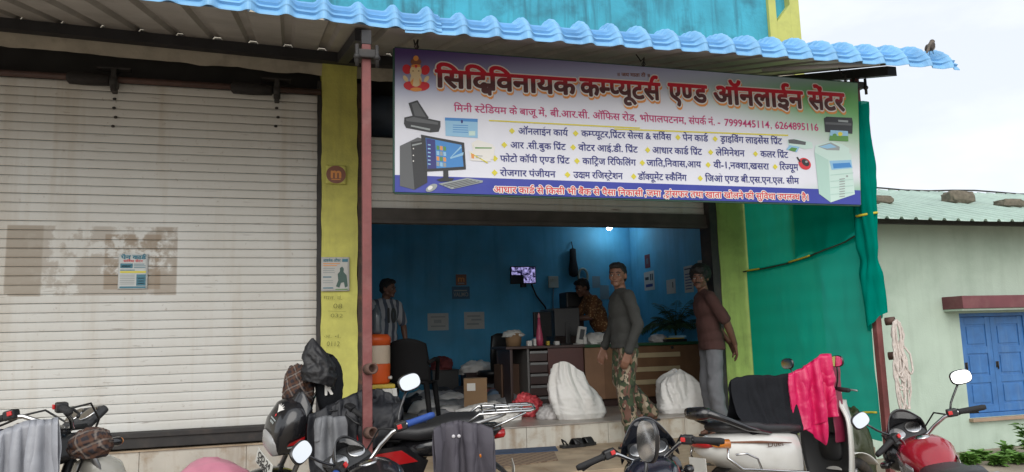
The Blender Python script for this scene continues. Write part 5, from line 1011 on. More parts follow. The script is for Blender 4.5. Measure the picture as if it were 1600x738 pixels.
        b = MB(); b.T = T; b.tube([i_-dr*.03+Vector((.02, 0, 0)), i_+Vector((.055, 0, -.012)), i_+dr*.08+Vector((.06, 0, -.02)), e+dr*.0+Vector((.045, 0, -.025))], [.008, .007, .006, .007], 8); b.ball(e+Vector((.045, 0, -.025)), .009, 8, 6); pt('lever', b, o.get('lever', mblk))
        if s in o.get('mirrors', (-1, 1)):
            mh = o.get('mh', (.19, .36, 1.215)); mirror(root, T, i_-dr*.03+Vector((.01, 0, .02)), (.225, s*.275, 1.12), (mh[0], s*mh[1], mh[2]), s, *o.get('mdims', (.062, .042)), rot=Euler((R_(-8*s), R_(o.get('mpitch', 8)), R_(o.get('myaw', 12)*s))))
    b = MB(); b.T = T
    for s in (-1, 1): b.tube([(.22, s*.2, 1.03), (.36, s*.19, 1.05), (.44, s*.13, .97), (.42, s*.07, .84), (.36, s*.05, .70)], .0055, 6)
    pt('control_cables', b, mblk)
    for s in (-1, 1):
        b = MB(); b.T = T; b.rod((.47, s*.11, .85), (.47, s*.18, .85), .008, n=8); b.T = T @ Matrix.Translation((.475, s*.195, .85)); b.loft([(-.035, 0, 0, .012, .012, 2), (-.02, 0, 0, .026, .02, 2.4), (.02, 0, 0, .03, .023, 2.6), (.035, 0, 0, .02, .015, 2.2)], 14); ind = pt('indicator', b, mbp)
        b = MB(); b.T = T @ Matrix.Translation((.475, s*.195, .85)); b.loft([(.0345, 0, 0, .022, .017, 2.4), (.044, 0, 0, .012, .01, 2.2)], 14); pt('indicator_lens', b, mora, ind)
        b = MB(); b.rod((-.70, s*.07, .70), (-.70, s*.15, .70), .008, n=8); b.T = Matrix.Translation((-.70, s*.17, .70)); b.loft([(-.03, 0, 0, .02, .016, 2.4), (.02, 0, 0, .026, .02, 2.4), (.035, 0, 0, .012, .01, 2)], 14); pt('indicator', b, mora)
    # tank, seat, body
    b = MB(); b.loft([(.36, 0, .86, .035, .05, 2.4), (.32, 0, .875, .10, .085, 2.6), (.22, 0, .885, .145, .108, 2.6), (.10, 0, .88, .15, .105, 2.6), (.0, 0, .85, .115, .08, 2.6), (-.07, 0, .825, .08, .055, 2.6), (-.10, 0, .815, .05, .03, 2.4)], 28); tk = pt('tank', b, tank)
    b = MB(); b.lathe([(.045, 0), (.045, .006), (.03, .012), (0, .013)], (.15, 0, .985), (-.05, 0, 1), 22); pt('fuel_cap', b, chrome, tk)
    for s in (-1, 1):
        b = MB(); b.T = Matrix(((1, 0, 0, 0), (0, 0, 1, 0), (0, 1, 0, 0), (0, 0, 0, 1))) if True else I4
        b.grid(lambda u, v: (.33-.36*u, .80+.075*v-.02*u+.04*v*(1-u), s*(.112+.045*math.sin(math.pi*(.25+.6*u))*(1-.25*v))), 12, 4); pt('tank_stripe', b, acc, tk, solid=.003)
    b = MB(); b.loft([(-.06, 0, .835, .07, .03, 3), (-.12, 0, .832, .115, .045, 3), (-.30, 0, .825, .14, .05, 3.4), (-.42, 0, .84, .14, .052, 3.4), (-.50, 0, .865, .135, .05, 3.4), (-.66, 0, .875, .115, .045, 3), (-.71, 0, .878, .07, .025, 2.6)], 26); pt('seat', b, mseat)
    b = MB(); b.loft([(-.18, 0, .71, .105, .055, 2.6), (-.40, 0, .74, .125, .07, 2.8), (-.62, 0, .785, .11, .058, 2.6), (-.78, 0, .815, .075, .04, 2.4), (-.82, 0, .822, .04, .02, 2.2)], 22); tl = pt('tail_fairing', b, o.get('tail', body))
    b = MB(); b.loft([(-.775, 0, .79, .06, .036, 2.6), (-.835, 0, .79, .05, .028, 2.6), (-.845, 0, .79, .03, .015, 2.2)], 18); pt('tail_light', b, mredl)
    for s in (-1, 1):
        b = MB(); b.T = Matrix(((1, 0, 0, 0), (0, 0, s, s*.095), (0, 1, 0, 0), (0, 0, 0, 1))); b.prism([(.02, .74), (-.22, .76), (-.36, .66), (-.30, .52), (-.10, .50), (.0, .60)], 0, .035); sp_ = pt('side_panel', b, body)
        b = MB(); b.T = Matrix(((1, 0, 0, 0), (0, 0, s, s*.131), (0, 1, 0, 0), (0, 0, 0, 1))); b.prism([(.0, .71), (-.20, .735), (-.30, .665), (-.12, .64)], 0, .003); pt('side_stripe', b, acc, sp_)
    b = MB()
    for s in (-1, 1): b.tube([(-.42, s*.15, .80), (-.60, s*.15, .87), (-.80, s*.11, .915), (-.84, s*.06, .92), (-.845, 0, .92)], .012, 10)
    pt('grab_rail', b, o.get('rail', malu))
    if o.get('carrier'):
        b = MB()
        for s in (-1, 1): b.tube([(-.58, s*.11, .86), (-.68, s*.12, .935), (-1.0, s*.11, 0.945), (-1.03, s*.06, 0.945), (-1.03, 0, .945)], .009, 8); b.tube([(-.72, s*.12, .83), (-.97, s*.11, .935)], .008, 8)
        for k in range(4): b.tube([(-.70-.085*k, -.118, .94), (-.70-.085*k, .118, .94)], .007, 8)
        for y in (-.05, .05): b.tube([(-.68, y, .94), (-1.02, y, .945)], .007, 8)
        pt('rear_carrier', b, chrome)
    b = MB(); b.grid(lambda u, v: (-.60+.335*math.cos(R_(75+115*u)), (v-.5)*.15, .30+(.335+.02*math.cos((v-.5)*2.6))*math.sin(R_(75+115*u))+.0), 14, 6); pt('rear_mudguard', b, mblk, solid=.005)
    b = MB(); b.box((-.895, -.10, .50), (-.89, .10, .60), 0, .002); pt('rear_plate', b, mplate)
    if o.get('plate'):
        b = MB(); b.T = T @ Matrix.Translation((.655, 0, .70)) @ Matrix.Rotation(R_(-12), 4, 'Y'); b.box((0, -.125, -.05), (.006, .125, .04), 0, .003); npl = pt('front_plate', b, mplate)
        for tx, zz in ((o['plate'][0], -.002), (o['plate'][1], -.043)):
            b = MB(); b.T = T @ Matrix.Translation((.661, 0, .70)) @ Matrix.Rotation(R_(-12), 4, 'Y'); text2d(b, tx, (.0, -.10, zz), .20 if len(tx) > 4 else .17, .032, .012, 0, Vector((0, 1, 0)), Vector((0, 0, 1)), Vector((1, 0, 0)), .0015, .02); pt('plate_lettering', b, iblack, npl)
    # running gear
    b = MB(); b.tube([(.39, 0, .84), (.30, 0, .62), (.20, 0, .34), (-.05, 0, .24), (-.16, 0, .42), (-.12, 0, .76)], .022, 10); b.tube([(.38, 0, .80), (.1, 0, .77), (-.2, 0, .76), (-.7, 0, .80)], .02, 10)
    for s in (-1, 1): b.tube([(-.08, s*.06, .33), (-.60, s*.095, .30)], .018, 8)
    pt('frame', b, mblk)
    for s in (-1, 1):
        b = MB(); b.rod((-.55, s*.125, .34), (-.44, s*.125, .68), .011); b.tube([(-.53+.085*k/60+.024*0, s*.125+.026*math.cos(k*.9), .40+.24*k/60+.026*math.sin(k*.9)*0) for k in range(61)], .006, 5); pt('shock_absorber', b, chrome)
    b = MB(); b.loft([(-.16, 0, .36, .09, .08, 3), (-.08, 0, .36, .13, .115, 3), (.10, 0, .35, .135, .11, 3), (.19, 0, .36, .10, .07, 3)], 22); b.lathe([(.085, .125), (.085, .155), (.06, .165)], (.02, 0, .36), (0, 1, 0), 20); b.lathe([(.09, .125), (.09, .155), (.06, .165)], (.0, 0, .36), (0, -1, 0), 20)
    for k in range(7): z = .47+k*.026; b.box((.06, -.10, z), (.21, .10, z+.010), 0, .003)
    b.box((.085, -.07, .45), (.185, .07, .66), 0, .01); pt('engine', b, meng)
    b = MB(); b.tube([(.20, -.05, .55), (.27, -.09, .45), (.24, -.12, .28), (.05, -.14, .19), (-.2, -.15, .22)], .018, 10); b.tube([(-.2, -.15, .22), (-.30, -.155, .24), (-.74, -.17, .36), (-.76, -.17, .365)], [.02, .04, .045, .03], 14); pt('exhaust', b, M('exhaust_chrome', (.35, .34, .32), .3, .9, var=.25, scale=9))
    b = MB(); b.tube([(-.06, .10, .22), (-.10, .26, .02)], .011, 8); pt('side_stand', b, mblk)
    b = MB(); b.rod((.02, -.14, .27), (.02, -.27, .27), .014, n=8); b.rod((.02, .14, .27), (.02, .27, .27), .014, n=8); pt('footpegs', b, mblk)
    return root, T
def lp(root, p): return MW[root.name] @ Vector(p)
# far left, facing right
mwht = M('ivory_body_paint', (.56, .54, .47), .25, coat=.5, var=.06); mredp = M('red_body_paint', (.30, .008, .02), .22, coat=.7, var=.1); msil = M('silver_body_paint', (.40, .41, .42), .25, .5, coat=.5, var=.08)
mbluegrip = M('blue_grip_rubber', (.02, .07, .30), .6, bump=.4, bscale=200, var=.2)
def spot(px, py, Y): w = onY(px, py, Y); return (w.x, w.y)
def put(gx, gy, z=None): return (gx, gy, (gz(gx, gy) if z is None else z))
bikes = {}
def add_bike(key, label, gripmid, heading, lean, steer, o, z=None):
    """gripmid: place of the middle of the handlebar (survey pixel + plane); the machine stands below it"""
    w = onY(*gripmid); h = R_(heading); q_ = o.get('scale', 1.); x = w.x-.17*q_*math.cos(h)+math.sin(R_(lean))*1.0*math.sin(h); y = w.y-.17*q_*math.sin(h)-math.sin(R_(lean))*1.0*math.cos(h)
    bikes[key] = motorcycle(label, put(x, y, z if z is not None else w.z-1.03*q_*math.cos(R_(lean))), heading, lean, steer, o); return bikes[key]
add_bike('a', 'motorcycle at the far left with an ivory cowl under a grey raincoat', (46, 648, 4.3), 45, 6, 0, dict(tank=mbp, body=mwht, acc=mblk, guard=mwht, nose=.82, cowl_dz=-.17, screen=False, mirrors=()))
add_bike('b', 'black and red motorcycle behind the maroon post with a number plate on its nose', (535, 625, 5.0), 168, 7, 36, dict(acc=mredl, nose=1.22, plate=('OD 24', '3980'), mirrors=(), carrier=True, tall=True, tail=mbp))
add_bike('c', 'motorcycle with bright blue handlebar grips in front of the maroon post', (573, 709, 3.9), 98, 13, 26, dict(acc=mredl, grip2=mbluegrip, grip=mbluegrip, lever=M('blue_lever', (.02, .045, .12), .4)))
add_bike('d', 'dark motorcycle whose two dials face the road, below the man in camouflage', (1012, 704, 3.75), 62, 8, 4, dict(nose=1.3, tank=M('deep_blue_paint', (.010, .012, .022), .2, coat=.6), screen=M('smoked_screen', (.012, .014, .022), .12, coat=.6), mirrors=(), scr_dz=.035))
add_bike('f', 'red motorcycle at the right with two raised mirrors before the green house', (1437, 672, 3.9), 58, 11, 22, dict(tank=mredp, acc=msil, nose=1.3))
add_bike('g', 'nearest motorcycle, only its upright silver mirror rising into view', (893, 812, 2.55), 70, 6, 0, dict(mirrors=(-1,), mh=(.20, .30, 1.25), myaw=50, mpitch=4, mdims=(.046, .072)))
# ================================================================ scooter
scx = onY(1195, 660, 5.05)
def scooter(label, loc, heading, lean):
    root = thing('scooter', label, 'scooter', loc, (-R_(lean), 0, R_(heading)))
    def pt(name, b, mt, par=root, **k): return part(b, name, mt, par, **k)
    mw = M('pearl_white_paint', (.66, .655, .62), .22, coat=.6, var=.04, dirt=(.40, .37, .32), dscale=2.2, damt=.35); mb_ = M('charcoal_plastic', (.035, .036, .038), .45, var=.2)
    wheel(root, (.63, 0, .23), .23, .045); wheel(root, (-.62, 0, .23), .23, .05)
    # rear body: white cowl each side, dark below
    b = MB(); b.loft([(-.02, 0, .52, .10, .20, 3), (-.12, 0, .53, .185, .21, 2.8), (-.35, 0, .555, .225, .205, 2.6), (-.60, 0, .60, .215, .165, 2.5), (-.80, 0, .645, .165, .105, 2.4), (-.92, 0, .665, .09, .05, 2.2)], 34); pt('body_cowl', b, mw)
    b = MB(); b.loft([(-.05, 0, .30, .09, .06, 3), (-.3, 0, .33, .12, .08, 3), (-.7, 0, .36, .12, .08, 3)], 18); pt('engine', b, meng)
    for s in (-1, 1):
        b = MB(); b.tube([(-.10, s*.232, .38), (-.16, s*.262, .44), (-.62, s*.272, .50), (-.78, s*.25, .52), (-.86, s*.20, .60), (-.84, s*.19, .66)], .010, 8); b.tube([(-.62, s*.272, .50), (-.64, s*.262, .58), (-.72, s*.245, .62), (-.80, s*.22, .62)], .008, 8); pt('side_guard', b, chrome)
        b = MB(); b.tube([(-.25, s*.218, .655), (-.55, s*.218, .685), (-.84, s*.15, .705)], [.004, .010, .004], 8); pt('side_trim', b, M('copper_trim', (.22, .10, .06), .35, .4), root)
    b = MB(); b.loft([(.0, 0, .735, .11, .025, 3), (-.06, 0, .745, .15, .04, 3.2), (-.22, 0, .755, .165, .045, 3.4), (-.42, 0, .765, .17, .05, 3.4), (-.50, 0, .785, .165, .05, 3.4), (-.72, 0, .80, .14, .045, 3), (-.80, 0, .80, .09, .03, 2.6)], 30); pt('seat', b, mseat)
    # chunky grab rail at the tail
    b = MB()
    for s in (-1, 1): b.tube([(-.40, s*.172, .735), (-.62, s*.178, .785), (-.80, s*.15, .86), (-.90, s*.11, .905), (-.945, s*.05, .915)], [.012, .022, .026, .03, .03], 10)
    b.loft([(-.985, 0, .905, .05, .02, 3), (-.955, 0, .91, .115, .045, 3), (-.90, 0, .905, .125, .05, 3), (-.85, 0, .895, .11, .03, 3)], 20); pt('grab_rail', b, mbp)
    b = MB(); b.loft([(-.86, 0, .69, .12, .045, 3), (-.945, 0, .70, .10, .035, 2.8), (-.965, 0, .70, .05, .02, 2.4)], 20); pt('tail_light', b, mredl)
    for s in (-1, 1): b = MB(); b.loft([(-.80, s*.15, .69, .03, .035, 2.6), (-.91, s*.13, .70, .03, .028, 2.4), (-.93, s*.125, .70, .01, .01, 2.2)], 14); pt('indicator', b, mora)
    b = MB(); b.box((-.97, -.09, .46), (-.965, .09, .60), 0, .002); pt('rear_plate', b, mplate)
    b = MB(); b.grid(lambda u, v: (-.62+.29*math.cos(R_(95+95*u)), (v-.5)*.15, .23+.30*math.sin(R_(95+95*u))), 10, 4); pt('rear_mudguard', b, mblk, solid=.005)
    b = MB(); b.box((-.06, -.17, .25), (.44, .17, .31), 0, .02); pt('floorboard', b, mb_)
    # front apron
    def ap(u, v, off): t = 2*u-1; hw = (.19+.045*math.sin(math.pi*min(1, v*.9)))*(1-.25*sm((v-.75)*4)); return (.43-.015*v+.10*v*v*(.5)+off*(1-.8*abs(t)**2.5)-.10*t*t, t*hw, .30+.62*v)
    b = MB(); b.grid(lambda u, v: ap(u, v, .14), 24, 20); pt('apron', b, mw, solid=.006)
    b = MB(); b.grid(lambda u, v: ap(u, v, .0), 24, 20); pt('leg_shield', b, mb_, solid=.006)
    for s in (-1, 1): b = MB(); b.tube([Vector(ap((s+1)/2, v, .0))+Vector((.012, s*.004, 0)) for v in np.linspace(0, 1, 16)], .013, 8); pt('apron_edge', b, mw)
    b = MB(); b.loft([(.385, 0, .55, .10, .09, 3), (.42, 0, .56, .12, .11, 3)], 20); pt('glove_box', b, mb_)
    b = MB(); b.grid(lambda u, v: (.63+.27*math.cos(R_(35+110*u)), (v-.5)*.15, .23+.265*math.sin(R_(35+110*u))), 12, 6); pt('front_mudguard', b, mw, solid=.006)
    b = MB(); b.tube([(.63, .06, .23), (.56, .07, .5), (.43, .0, .92)], .02, 10); pt('fork', b, mblk)
    b = MB(); b.loft([(.33, 0, .985, .10, .045, 3), (.38, 0, 1.0, .16, .06, 2.8), (.45, 0, 1.0, .14, .065, 2.6), (.51, 0, .98, .08, .04, 2.4)], 24); hb = pt('handle_cowl', b, mw); b = MB(); b.loft([(.495, 0, .985, .085, .045, 2.6), (.525, 0, .98, .06, .028, 2.4)], 20); pt('headlight', b, mlens, hb)
    b = MB(); b.tube([(.27, -.33, 1.01), (.33, -.2, 1.02), (.38, 0, 1.02), (.33, .2, 1.02), (.27, .33, 1.01)], .013, 10); pt('handlebar', b, mblk)
    for s in (-1, 1):
        b = MB(); b.rod((.30, s*.24, 1.015), (.255, s*.355, 1.008), .018, n=12); b.rod((.253, s*.36, 1.008), (.248, s*.372, 1.007), .016, n=12); pt('grip', b, mgrip); b = MB(); b.tube([(.33, s*.2, 1.02), (.355, s*.28, 1.01), (.33, s*.38, 1.0)], .007, 8); pt('brake_lever', b, malu)
    for s in (-1, 1): mirror(root, I4, (.33, s*.19, 1.02), (.33, s*.22, 1.14), (.30, s*.25, 1.23), s)
    b = MB(); text2d(b, 'Duet', (-.50, -.2235, .645), .16, .030, .015, 0, Vector((1, 0, 0)), Vector((0, 0, 1)), Vector((0, -1, 0)), .006); pt('side_lettering', b, M('badge_brown', (.16, .10, .08), .35, .5))
    b = MB(); b.tube([(-.12, .08, .24), (-.18, .14, .02)], .012, 8); b.tube([(-.12, -.08, .24), (-.18, -.14, .02)], .012, 8); b.rod((-.18, -.14, .02), (-.18, .14, .02), .012); pt('centre_stand', b, mblk)
    b = MB(); b.tube([(-.2, -.14, .26), (-.4, -.19, .27), (-.85, -.20, .34)], [.02, .05, .045], 14); pt('exhaust', b, mblk)
    return root
SCX = scooter('white scooter with a black seat parked beside the green net', (scx.x+.26, 5.05, onY(1170, 654, 5.05).z-.80), 11, 3)
SCX.scale = (.96,)*3; MW[SCX.name] = MW[SCX.name] @ Matrix.Scale(.96, 4)
# ================================================================ people
def blob(prims, voxel, smooth=3, disp=None, name='b', mats=None, parent=None, hem=None):
    mb_ = MB()
    def sph(c, r, rot=None, seg=14):
        mb_.ball(c, r, seg, seg-4, 0, rot)
    for p in prims:
        if p[0] == 'e': sph(p[1], p[2], p[3] if len(p) > 3 else None, 20)
        else:
            a, ra, b, rb = Vector(p[1]), p[2], Vector(p[3]), p[4]; sph(a, ra); sph(b, rb)
            if (b-a).length > 1e-5: mb_.rod(a, b, ra, rb, 16)
    me = bpy.data.meshes.new('tmp'); me.from_pydata(mb_.v, [], mb_.f); me.update(); o = bpy.data.objects.new('tmp', me); COL.objects.link(o)
    r = o.modifiers.new('r', 'REMESH'); r.mode = 'VOXEL'; r.voxel_size = voxel; r.use_smooth_shade = True
    k = o.modifiers.new('s', 'SMOOTH'); k.factor = .5; k.iterations = smooth
    bpy.context.view_layer.update(); e = o.evaluated_get(bpy.context.evaluated_depsgraph_get()); m2 = bpy.data.meshes.new_from_object(e); bpy.data.objects.remove(o); bpy.data.meshes.remove(me)
    m2.name = name
    if disp:
        nv = len(m2.vertices); no = np.empty(nv*3); m2.vertices.foreach_get('normal', no); no = no.reshape(-1, 3)
        for i, v in enumerate(m2.vertices): d = disp(v.co); v.co = v.co+Vector(no[i])*d
    if hem:
        for v in m2.vertices:
            hz = hem(v.co)
            if v.co.z < hz: v.co.z = hz-.02*(hz-v.co.z)
    for mt in (mats if isinstance(mats, (list, tuple)) else [mats]): m2.materials.append(mt)
    for p in m2.polygons: p.use_smooth = True
    ob = bpy.data.objects.new(name, m2); link(ob, parent); return ob
def skin_mat(name, c): return M(name, c, .52, var=.14, scale=14, bump=.06, bscale=160)
mhair = M('black_hair', (.010, .009, .009), .55, var=.4, scale=40, bump=.9, bscale=130)
meye = M('eye_white', (.38, .35, .32), .25); miris = M('iris_dark', (.012, .008, .006), .15)
def hand_prims(w, d, n, side, curl=.5, k=1.):
    """palm and five bent fingers from wrist w; d towards the fingers, n out of the back of the hand"""
    w, d, n = Vector(w), Vector(d).normalized(), Vector(n); n = (n-d*n.dot(d)).normalized(); s = d.cross(n)*side; P_ = []
    for i, t in enumerate((-.028, -.01, .01, .028)):
        b = w+d*.085*k+s*t*k; P_.append(('c', w+s*t*.55*k, .017*k, b, .0125*k))
        L = (.028, .032, .030, .024)[i]*1.15*k; a = 0; q = b; dd = d
        for j in range(3):
            a += curl*(.55 if j == 0 else .6); dd = d*math.cos(a)-n*math.sin(a); e = q+dd*L*(1, .75, .6)[j]; P_.append(('c', q, .0098*k-.0008*j, e, .0092*k-.0009*j)); q = e
    tb = w+d*.025*k-s*.028*k; t1 = tb+(d*.75-s*.6-n*.25).normalized()*.04*k; t2 = t1+(d*.95-s*.1-n*.3).normalized()*.032*k
    P_ += [('c', w+d*.01, .017*k, tb, .016*k), ('c', tb, .0145*k, t1, .0115*k), ('c', t1, .0115*k, t2, .0095*k)]; return P_
def person(label, loc, heading, sk, top, bottom, pose, hair=None, vox=.009, long_sleeve=False, stache=False, scale=1., tucked=False, group=None):
    root = thing('person', label, 'person', loc, (0, 0, R_(heading)), group)
    if scale != 1: root.scale = (scale,)*3; MW[root.name] = MW[root.name] @ Matrix.Scale(scale, 4)
    hip = Vector((0, 0, .93)); U = Matrix.Translation(hip) @ Matrix.Rotation(R_(pose.get('twist', 0)), 4, 'Z') @ Matrix.Rotation(R_(pose.get('lean', 2)), 4, 'Y') @ Matrix.Translation(-hip)
    u = lambda *p: U @ Vector(p)
    sh = [u(0, -.17, 1.36), u(0, .17, 1.36)]; nk = u(.005, 0, 1.42); hd0 = u(.025, 0, 1.475)
    el = [Vector(pose['elbow'][0]), Vector(pose['elbow'][1])]; wr = [Vector(pose['wrist'][0]), Vector(pose['wrist'][1])]
    hp = [Vector((0, -.088, .90)), Vector((0, .088, .90))]; kn = [Vector(x) for x in pose['knee']]; an = [Vector(x) for x in pose['ankle']]
    HM = Matrix.Translation(hd0) @ Matrix.Rotation(R_(pose.get('yaw', 0)), 4, 'Z') @ Matrix.Rotation(R_(pose.get('pitch', 0)), 4, 'Y'); h = lambda *p: HM @ Vector(p); HR = HM.to_3x3()
    S = [('c', nk, .054, h(-.005, 0, .06), .052), ('e', h(.0, 0, .115), (.094, .073, .098), HR), ('e', h(.036, 0, .055), (.060, .054, .072), HR), ('c', h(.082, -.010, .008), .020, h(.082, .010, .008), .020), ('c', h(.02, -.046, .03), .022, h(.02, .046, .03), .022), ('c', h(.096, 0, .098), .0085, h(.113, 0, .066), .0125), ('c', h(.100, -.013, .062), .0085, h(.100, .013, .062), .0085), ('c', h(.078, -.034, .112), .0155, h(.078, .034, .112), .0155), ('e', h(.068, .037, .066), (.028, .024, .026), HR), ('e', h(.068, -.037, .066), (.028, .024, .026), HR), ('c', h(.094, -.016, .041), .0085, h(.094, .016, .041), .0085), ('c', h(.090, -.013, .030), .0095, h(.090, .013, .030), .0095), ('e', h(-.005, .077, .085), (.018, .010, .031), HR), ('e', h(-.005, -.077, .085), (.018, .010, .031), HR)]
    S += [('e', u(0, 0, 1.26), (.085, .13, .15)), ('c', u(0, 0, 1.2), .09, hip, .09), ('c', sh[0], .05, sh[1], .05)]
    for i in (0, 1):
        S += [('c', sh[i], .046, el[i], .038), ('c', el[i], .038, el[i].lerp(wr[i], .35), .039), ('c', el[i].lerp(wr[i], .35), .039, wr[i], .025), ('c', hp[i], .075, kn[i], .045), ('c', kn[i], .045, an[i], .034)]
        hd_, hn = pose['hand'][i]; S += hand_prims(wr[i]+(wr[i]-el[i]).normalized()*.01, hd_, hn, (-1, 1)[i], pose.get('curl', .55))
        f = Vector((math.cos(R_(pose.get('foot', (0, 0))[i])), math.sin(R_(pose.get('foot', (0, 0))[i])), 0)); a0 = an[i]; S += [('c', a0-f*.035+Vector((0, 0, -.045)), .033, a0+f*.13+Vector((0, 0, -.058)), .022), ('c', a0, .036, a0+f*.09+Vector((0, 0, -.045)), .028)]
    body = blob(S, vox, 2, None, 'body', sk, root)
    for s in (-1, 1):
        b = MB(); c = h(.0835, s*.033, .094); b.ball(c, (.0115, .0135, .0085), 12, 8, 0, HR); part(b, 'eye', meye, root); b = MB(); c = h(.0915, s*.033, .094); b.ball(c, (.0045, .0058, .0062), 10, 8, 0, HR); part(b, 'iris', miris, root)
        b = MB(); b.tube([h(.0965, s*.012, .116), h(.0955, s*.03, .122), h(.082, s*.052, .115)], [.0035, .0048, .003], 8); part(b, 'eyebrow', mhair, root)
        b = MB(); b.tube([h(.0925, s*.022, .100), h(.0945, s*.034, .1035), h(.086, s*.047, .098)], [.0018, .0026, .0015], 6); part(b, 'eyelid', mhair, root)
    b = MB(); b.tube([h(.100, -.021, .0365), h(.1045, 0, .0355), h(.100, .021, .0365)], [.002, .003, .002], 6); part(b, 'mouth', M('lips', (.075, .028, .024), .5), root)
    if stache: b = MB(); b.tube([h(.0945, -.032, .044), h(.105, -.012, .0525), h(.107, 0, .050), h(.105, .012, .0525), h(.0945, .032, .044)], [.003, .0062, .005, .0062, .003], 8); part(b, 'moustache', mhair, root)
    hr = hair or [((-.016, 0, .132), (.097, .083, .090)), ((.045, 0, .182), (.052, .066, .034)), ((-.035, 0, .085), (.065, .078, .07))]
    blob([('e', h(*c), r, HR) for c, r in hr], .006, 1, lambda p: .006*fbm(p, 38, 2, 2), 'hair', mhair, root)
    # clothes
    def folds(p): return .007*fbm((p.x*1.0, p.y*1.0, p.z*.55), 11, loc[0], 3)+.004*math.sin(p.z*38+6*fb(p, 6))*(.5+.5*fb(p, 4, 3))
    T_ = [('e', u(0.005, 0, 1.26), (.122, .170, .16)), ('e', u(.004, 0, 1.10), (.122, .162, .19)), ('e', u(0, 0, .97), (.124, .168, .12)), ('c', nk+Vector((0, 0, -.005)), .058, sh[0], .052), ('c', nk+Vector((0, 0, -.005)), .058, sh[1], .052), ('c', u(-.005, -.15, 1.37), .062, u(-.005, .15, 1.37), .062), ('c', u(0, -.05, 1.405), .05, u(0, .05, 1.405), .05), ('c', u(-.03, -.09, 1.3), .085, u(-.03, .09, 1.3), .085)]
    if not tucked: T_ += [('e', u(0, 0, .90), (.126, .172, .075)), ('c', u(0, -.072, .86), .112, u(0, .072, .86), .112), ('c', u(0, -.07, .80), .112, u(0, .07, .80), .112)]
    for i in (0, 1):
        if long_sleeve: T_ += [('c', sh[i], .060, el[i], .052), ('c', el[i], .052, wr[i].lerp(el[i], .06), .041)]
        else: T_ += [('c', sh[i], .060, sh[i].lerp(el[i], .86), .064)]
    blob(T_, .011, 3, folds, 'shirt', top, root, hem=lambda p: (pose.get('hem', .845)+.012*fb((p.x*7, p.y*7, 0), 1)) if abs(p.y) < .19 else -1)
    B_ = [('e', (0, 0, .92), (.096, .142, .088))]
    w = pose.get('wide', 1.)
    for i in (0, 1): B_ += [('c', hp[i]+Vector((0, 0, -.03)), .088, kn[i], .078*w), ('c', kn[i], .078*w, an[i]+Vector((0, 0, .0)), .070*w)]
    blob(B_, .011, 3, lambda p: folds(p)*1.25+.004*math.sin(p.z*60+5*fb(p, 7))*sm((.35-p.z)*5), 'trousers', bottom, root)
    for i in (0, 1):
        f = Vector((math.cos(R_(pose.get('foot', (0, 0))[i])), math.sin(R_(pose.get('foot', (0, 0))[i])), 0)); s_ = Vector((-f.y, f.x, 0)); a0 = an[i]; z0 = a0.z-.085
        b = MB(); b.T = Matrix.Translation((a0.x, a0.y, z0)) @ Matrix.Rotation(R_(pose.get('foot', (0, 0))[i]), 4, 'Z'); b.prism([(-.085, -.03), (-.05, -.038), (.08, -.045), (.15, -.04), (.17, 0), (.15, .038), (.08, .04), (-.05, .036), (-.085, .028)], 0, .018); b.tube([(.07, -.05, .01), (.075, -.03, .055), (.08, 0, .068), (.075, .03, .055), (.07, .045, .01)], .010, 6); part(b, 'slipper', mblk, root)
    return root
def camo():
    m, n, l, p = nodes_of('camouflage_cloth'); t = n.new('ShaderNodeTexCoord'); q = n.new('ShaderNodeMapping'); q.inputs['Scale'].default_value = (1, 1, .6); l.new(t.outputs['Object'], q.inputs[0])
    last = (.040, .058, .028)
    for off, sc, th, col in ((3., 14, .52, (.125, .062, .045)), (9., 15, .58, (.24, .19, .13)), (17., 17, .60, (.018, .025, .016)), (27., 19, .63, (.32, .27, .20))):
        a = n.new('ShaderNodeVectorMath'); a.operation = 'ADD'; a.inputs[1].default_value = (off, off*.7, off*1.3); l.new(q.outputs[0], a.inputs[0]); z = n.new('ShaderNodeTexNoise'); z.inputs['Scale'].default_value = sc; z.inputs['Detail'].default_value = 2; z.inputs['Distortion'].default_value = .6; l.new(a.outputs[0], z.inputs['Vector'])
        r = n.new('ShaderNodeMapRange'); r.inputs[1].default_value = th; r.inputs[2].default_value = th+.012; l.new(z.outputs[0], r.inputs[0]); x = n.new('ShaderNodeMix'); x.data_type = 'RGBA'; l.new(r.outputs[0], x.inputs[0])
        if isinstance(last, tuple): x.inputs[6].default_value = c4(last)
        else: l.new(last, x.inputs[6])
        x.inputs[7].default_value = c4(col); last = x.outputs[2]
    l.new(last, p.inputs['Base Color']); p.inputs['Roughness'].default_value = .9; return m
def cloth(name, col, **k): return M(name, col, .88, var=.18, scale=9, bump=.25, bscale=160, **k)
def stripes(name, a_, b_, sc):
    m, n, l, p = nodes_of(name); t = n.new('ShaderNodeTexCoord'); w = n.new('ShaderNodeTexWave'); w.bands_direction = 'Y'; w.inputs['Scale'].default_value = sc; w.inputs['Distortion'].default_value = .6; l.new(t.outputs['Object'], w.inputs['Vector']); r = n.new('ShaderNodeValToRGB'); r.color_ramp.interpolation = 'CONSTANT'; r.color_ramp.elements[0].color = c4(a_); r.color_ramp.elements[1].position = .5; r.color_ramp.elements[1].color = c4(b_); l.new(w.outputs[1], r.inputs[0]); l.new(r.outputs[0], p.inputs['Base Color']); p.inputs['Roughness'].default_value = .85; return m
sk1, sk2 = skin_mat('skin_brown', (.20, .098, .062)), skin_mat('skin_dark_brown', (.155, .075, .049))
w = onY(968, 700, 6.62)
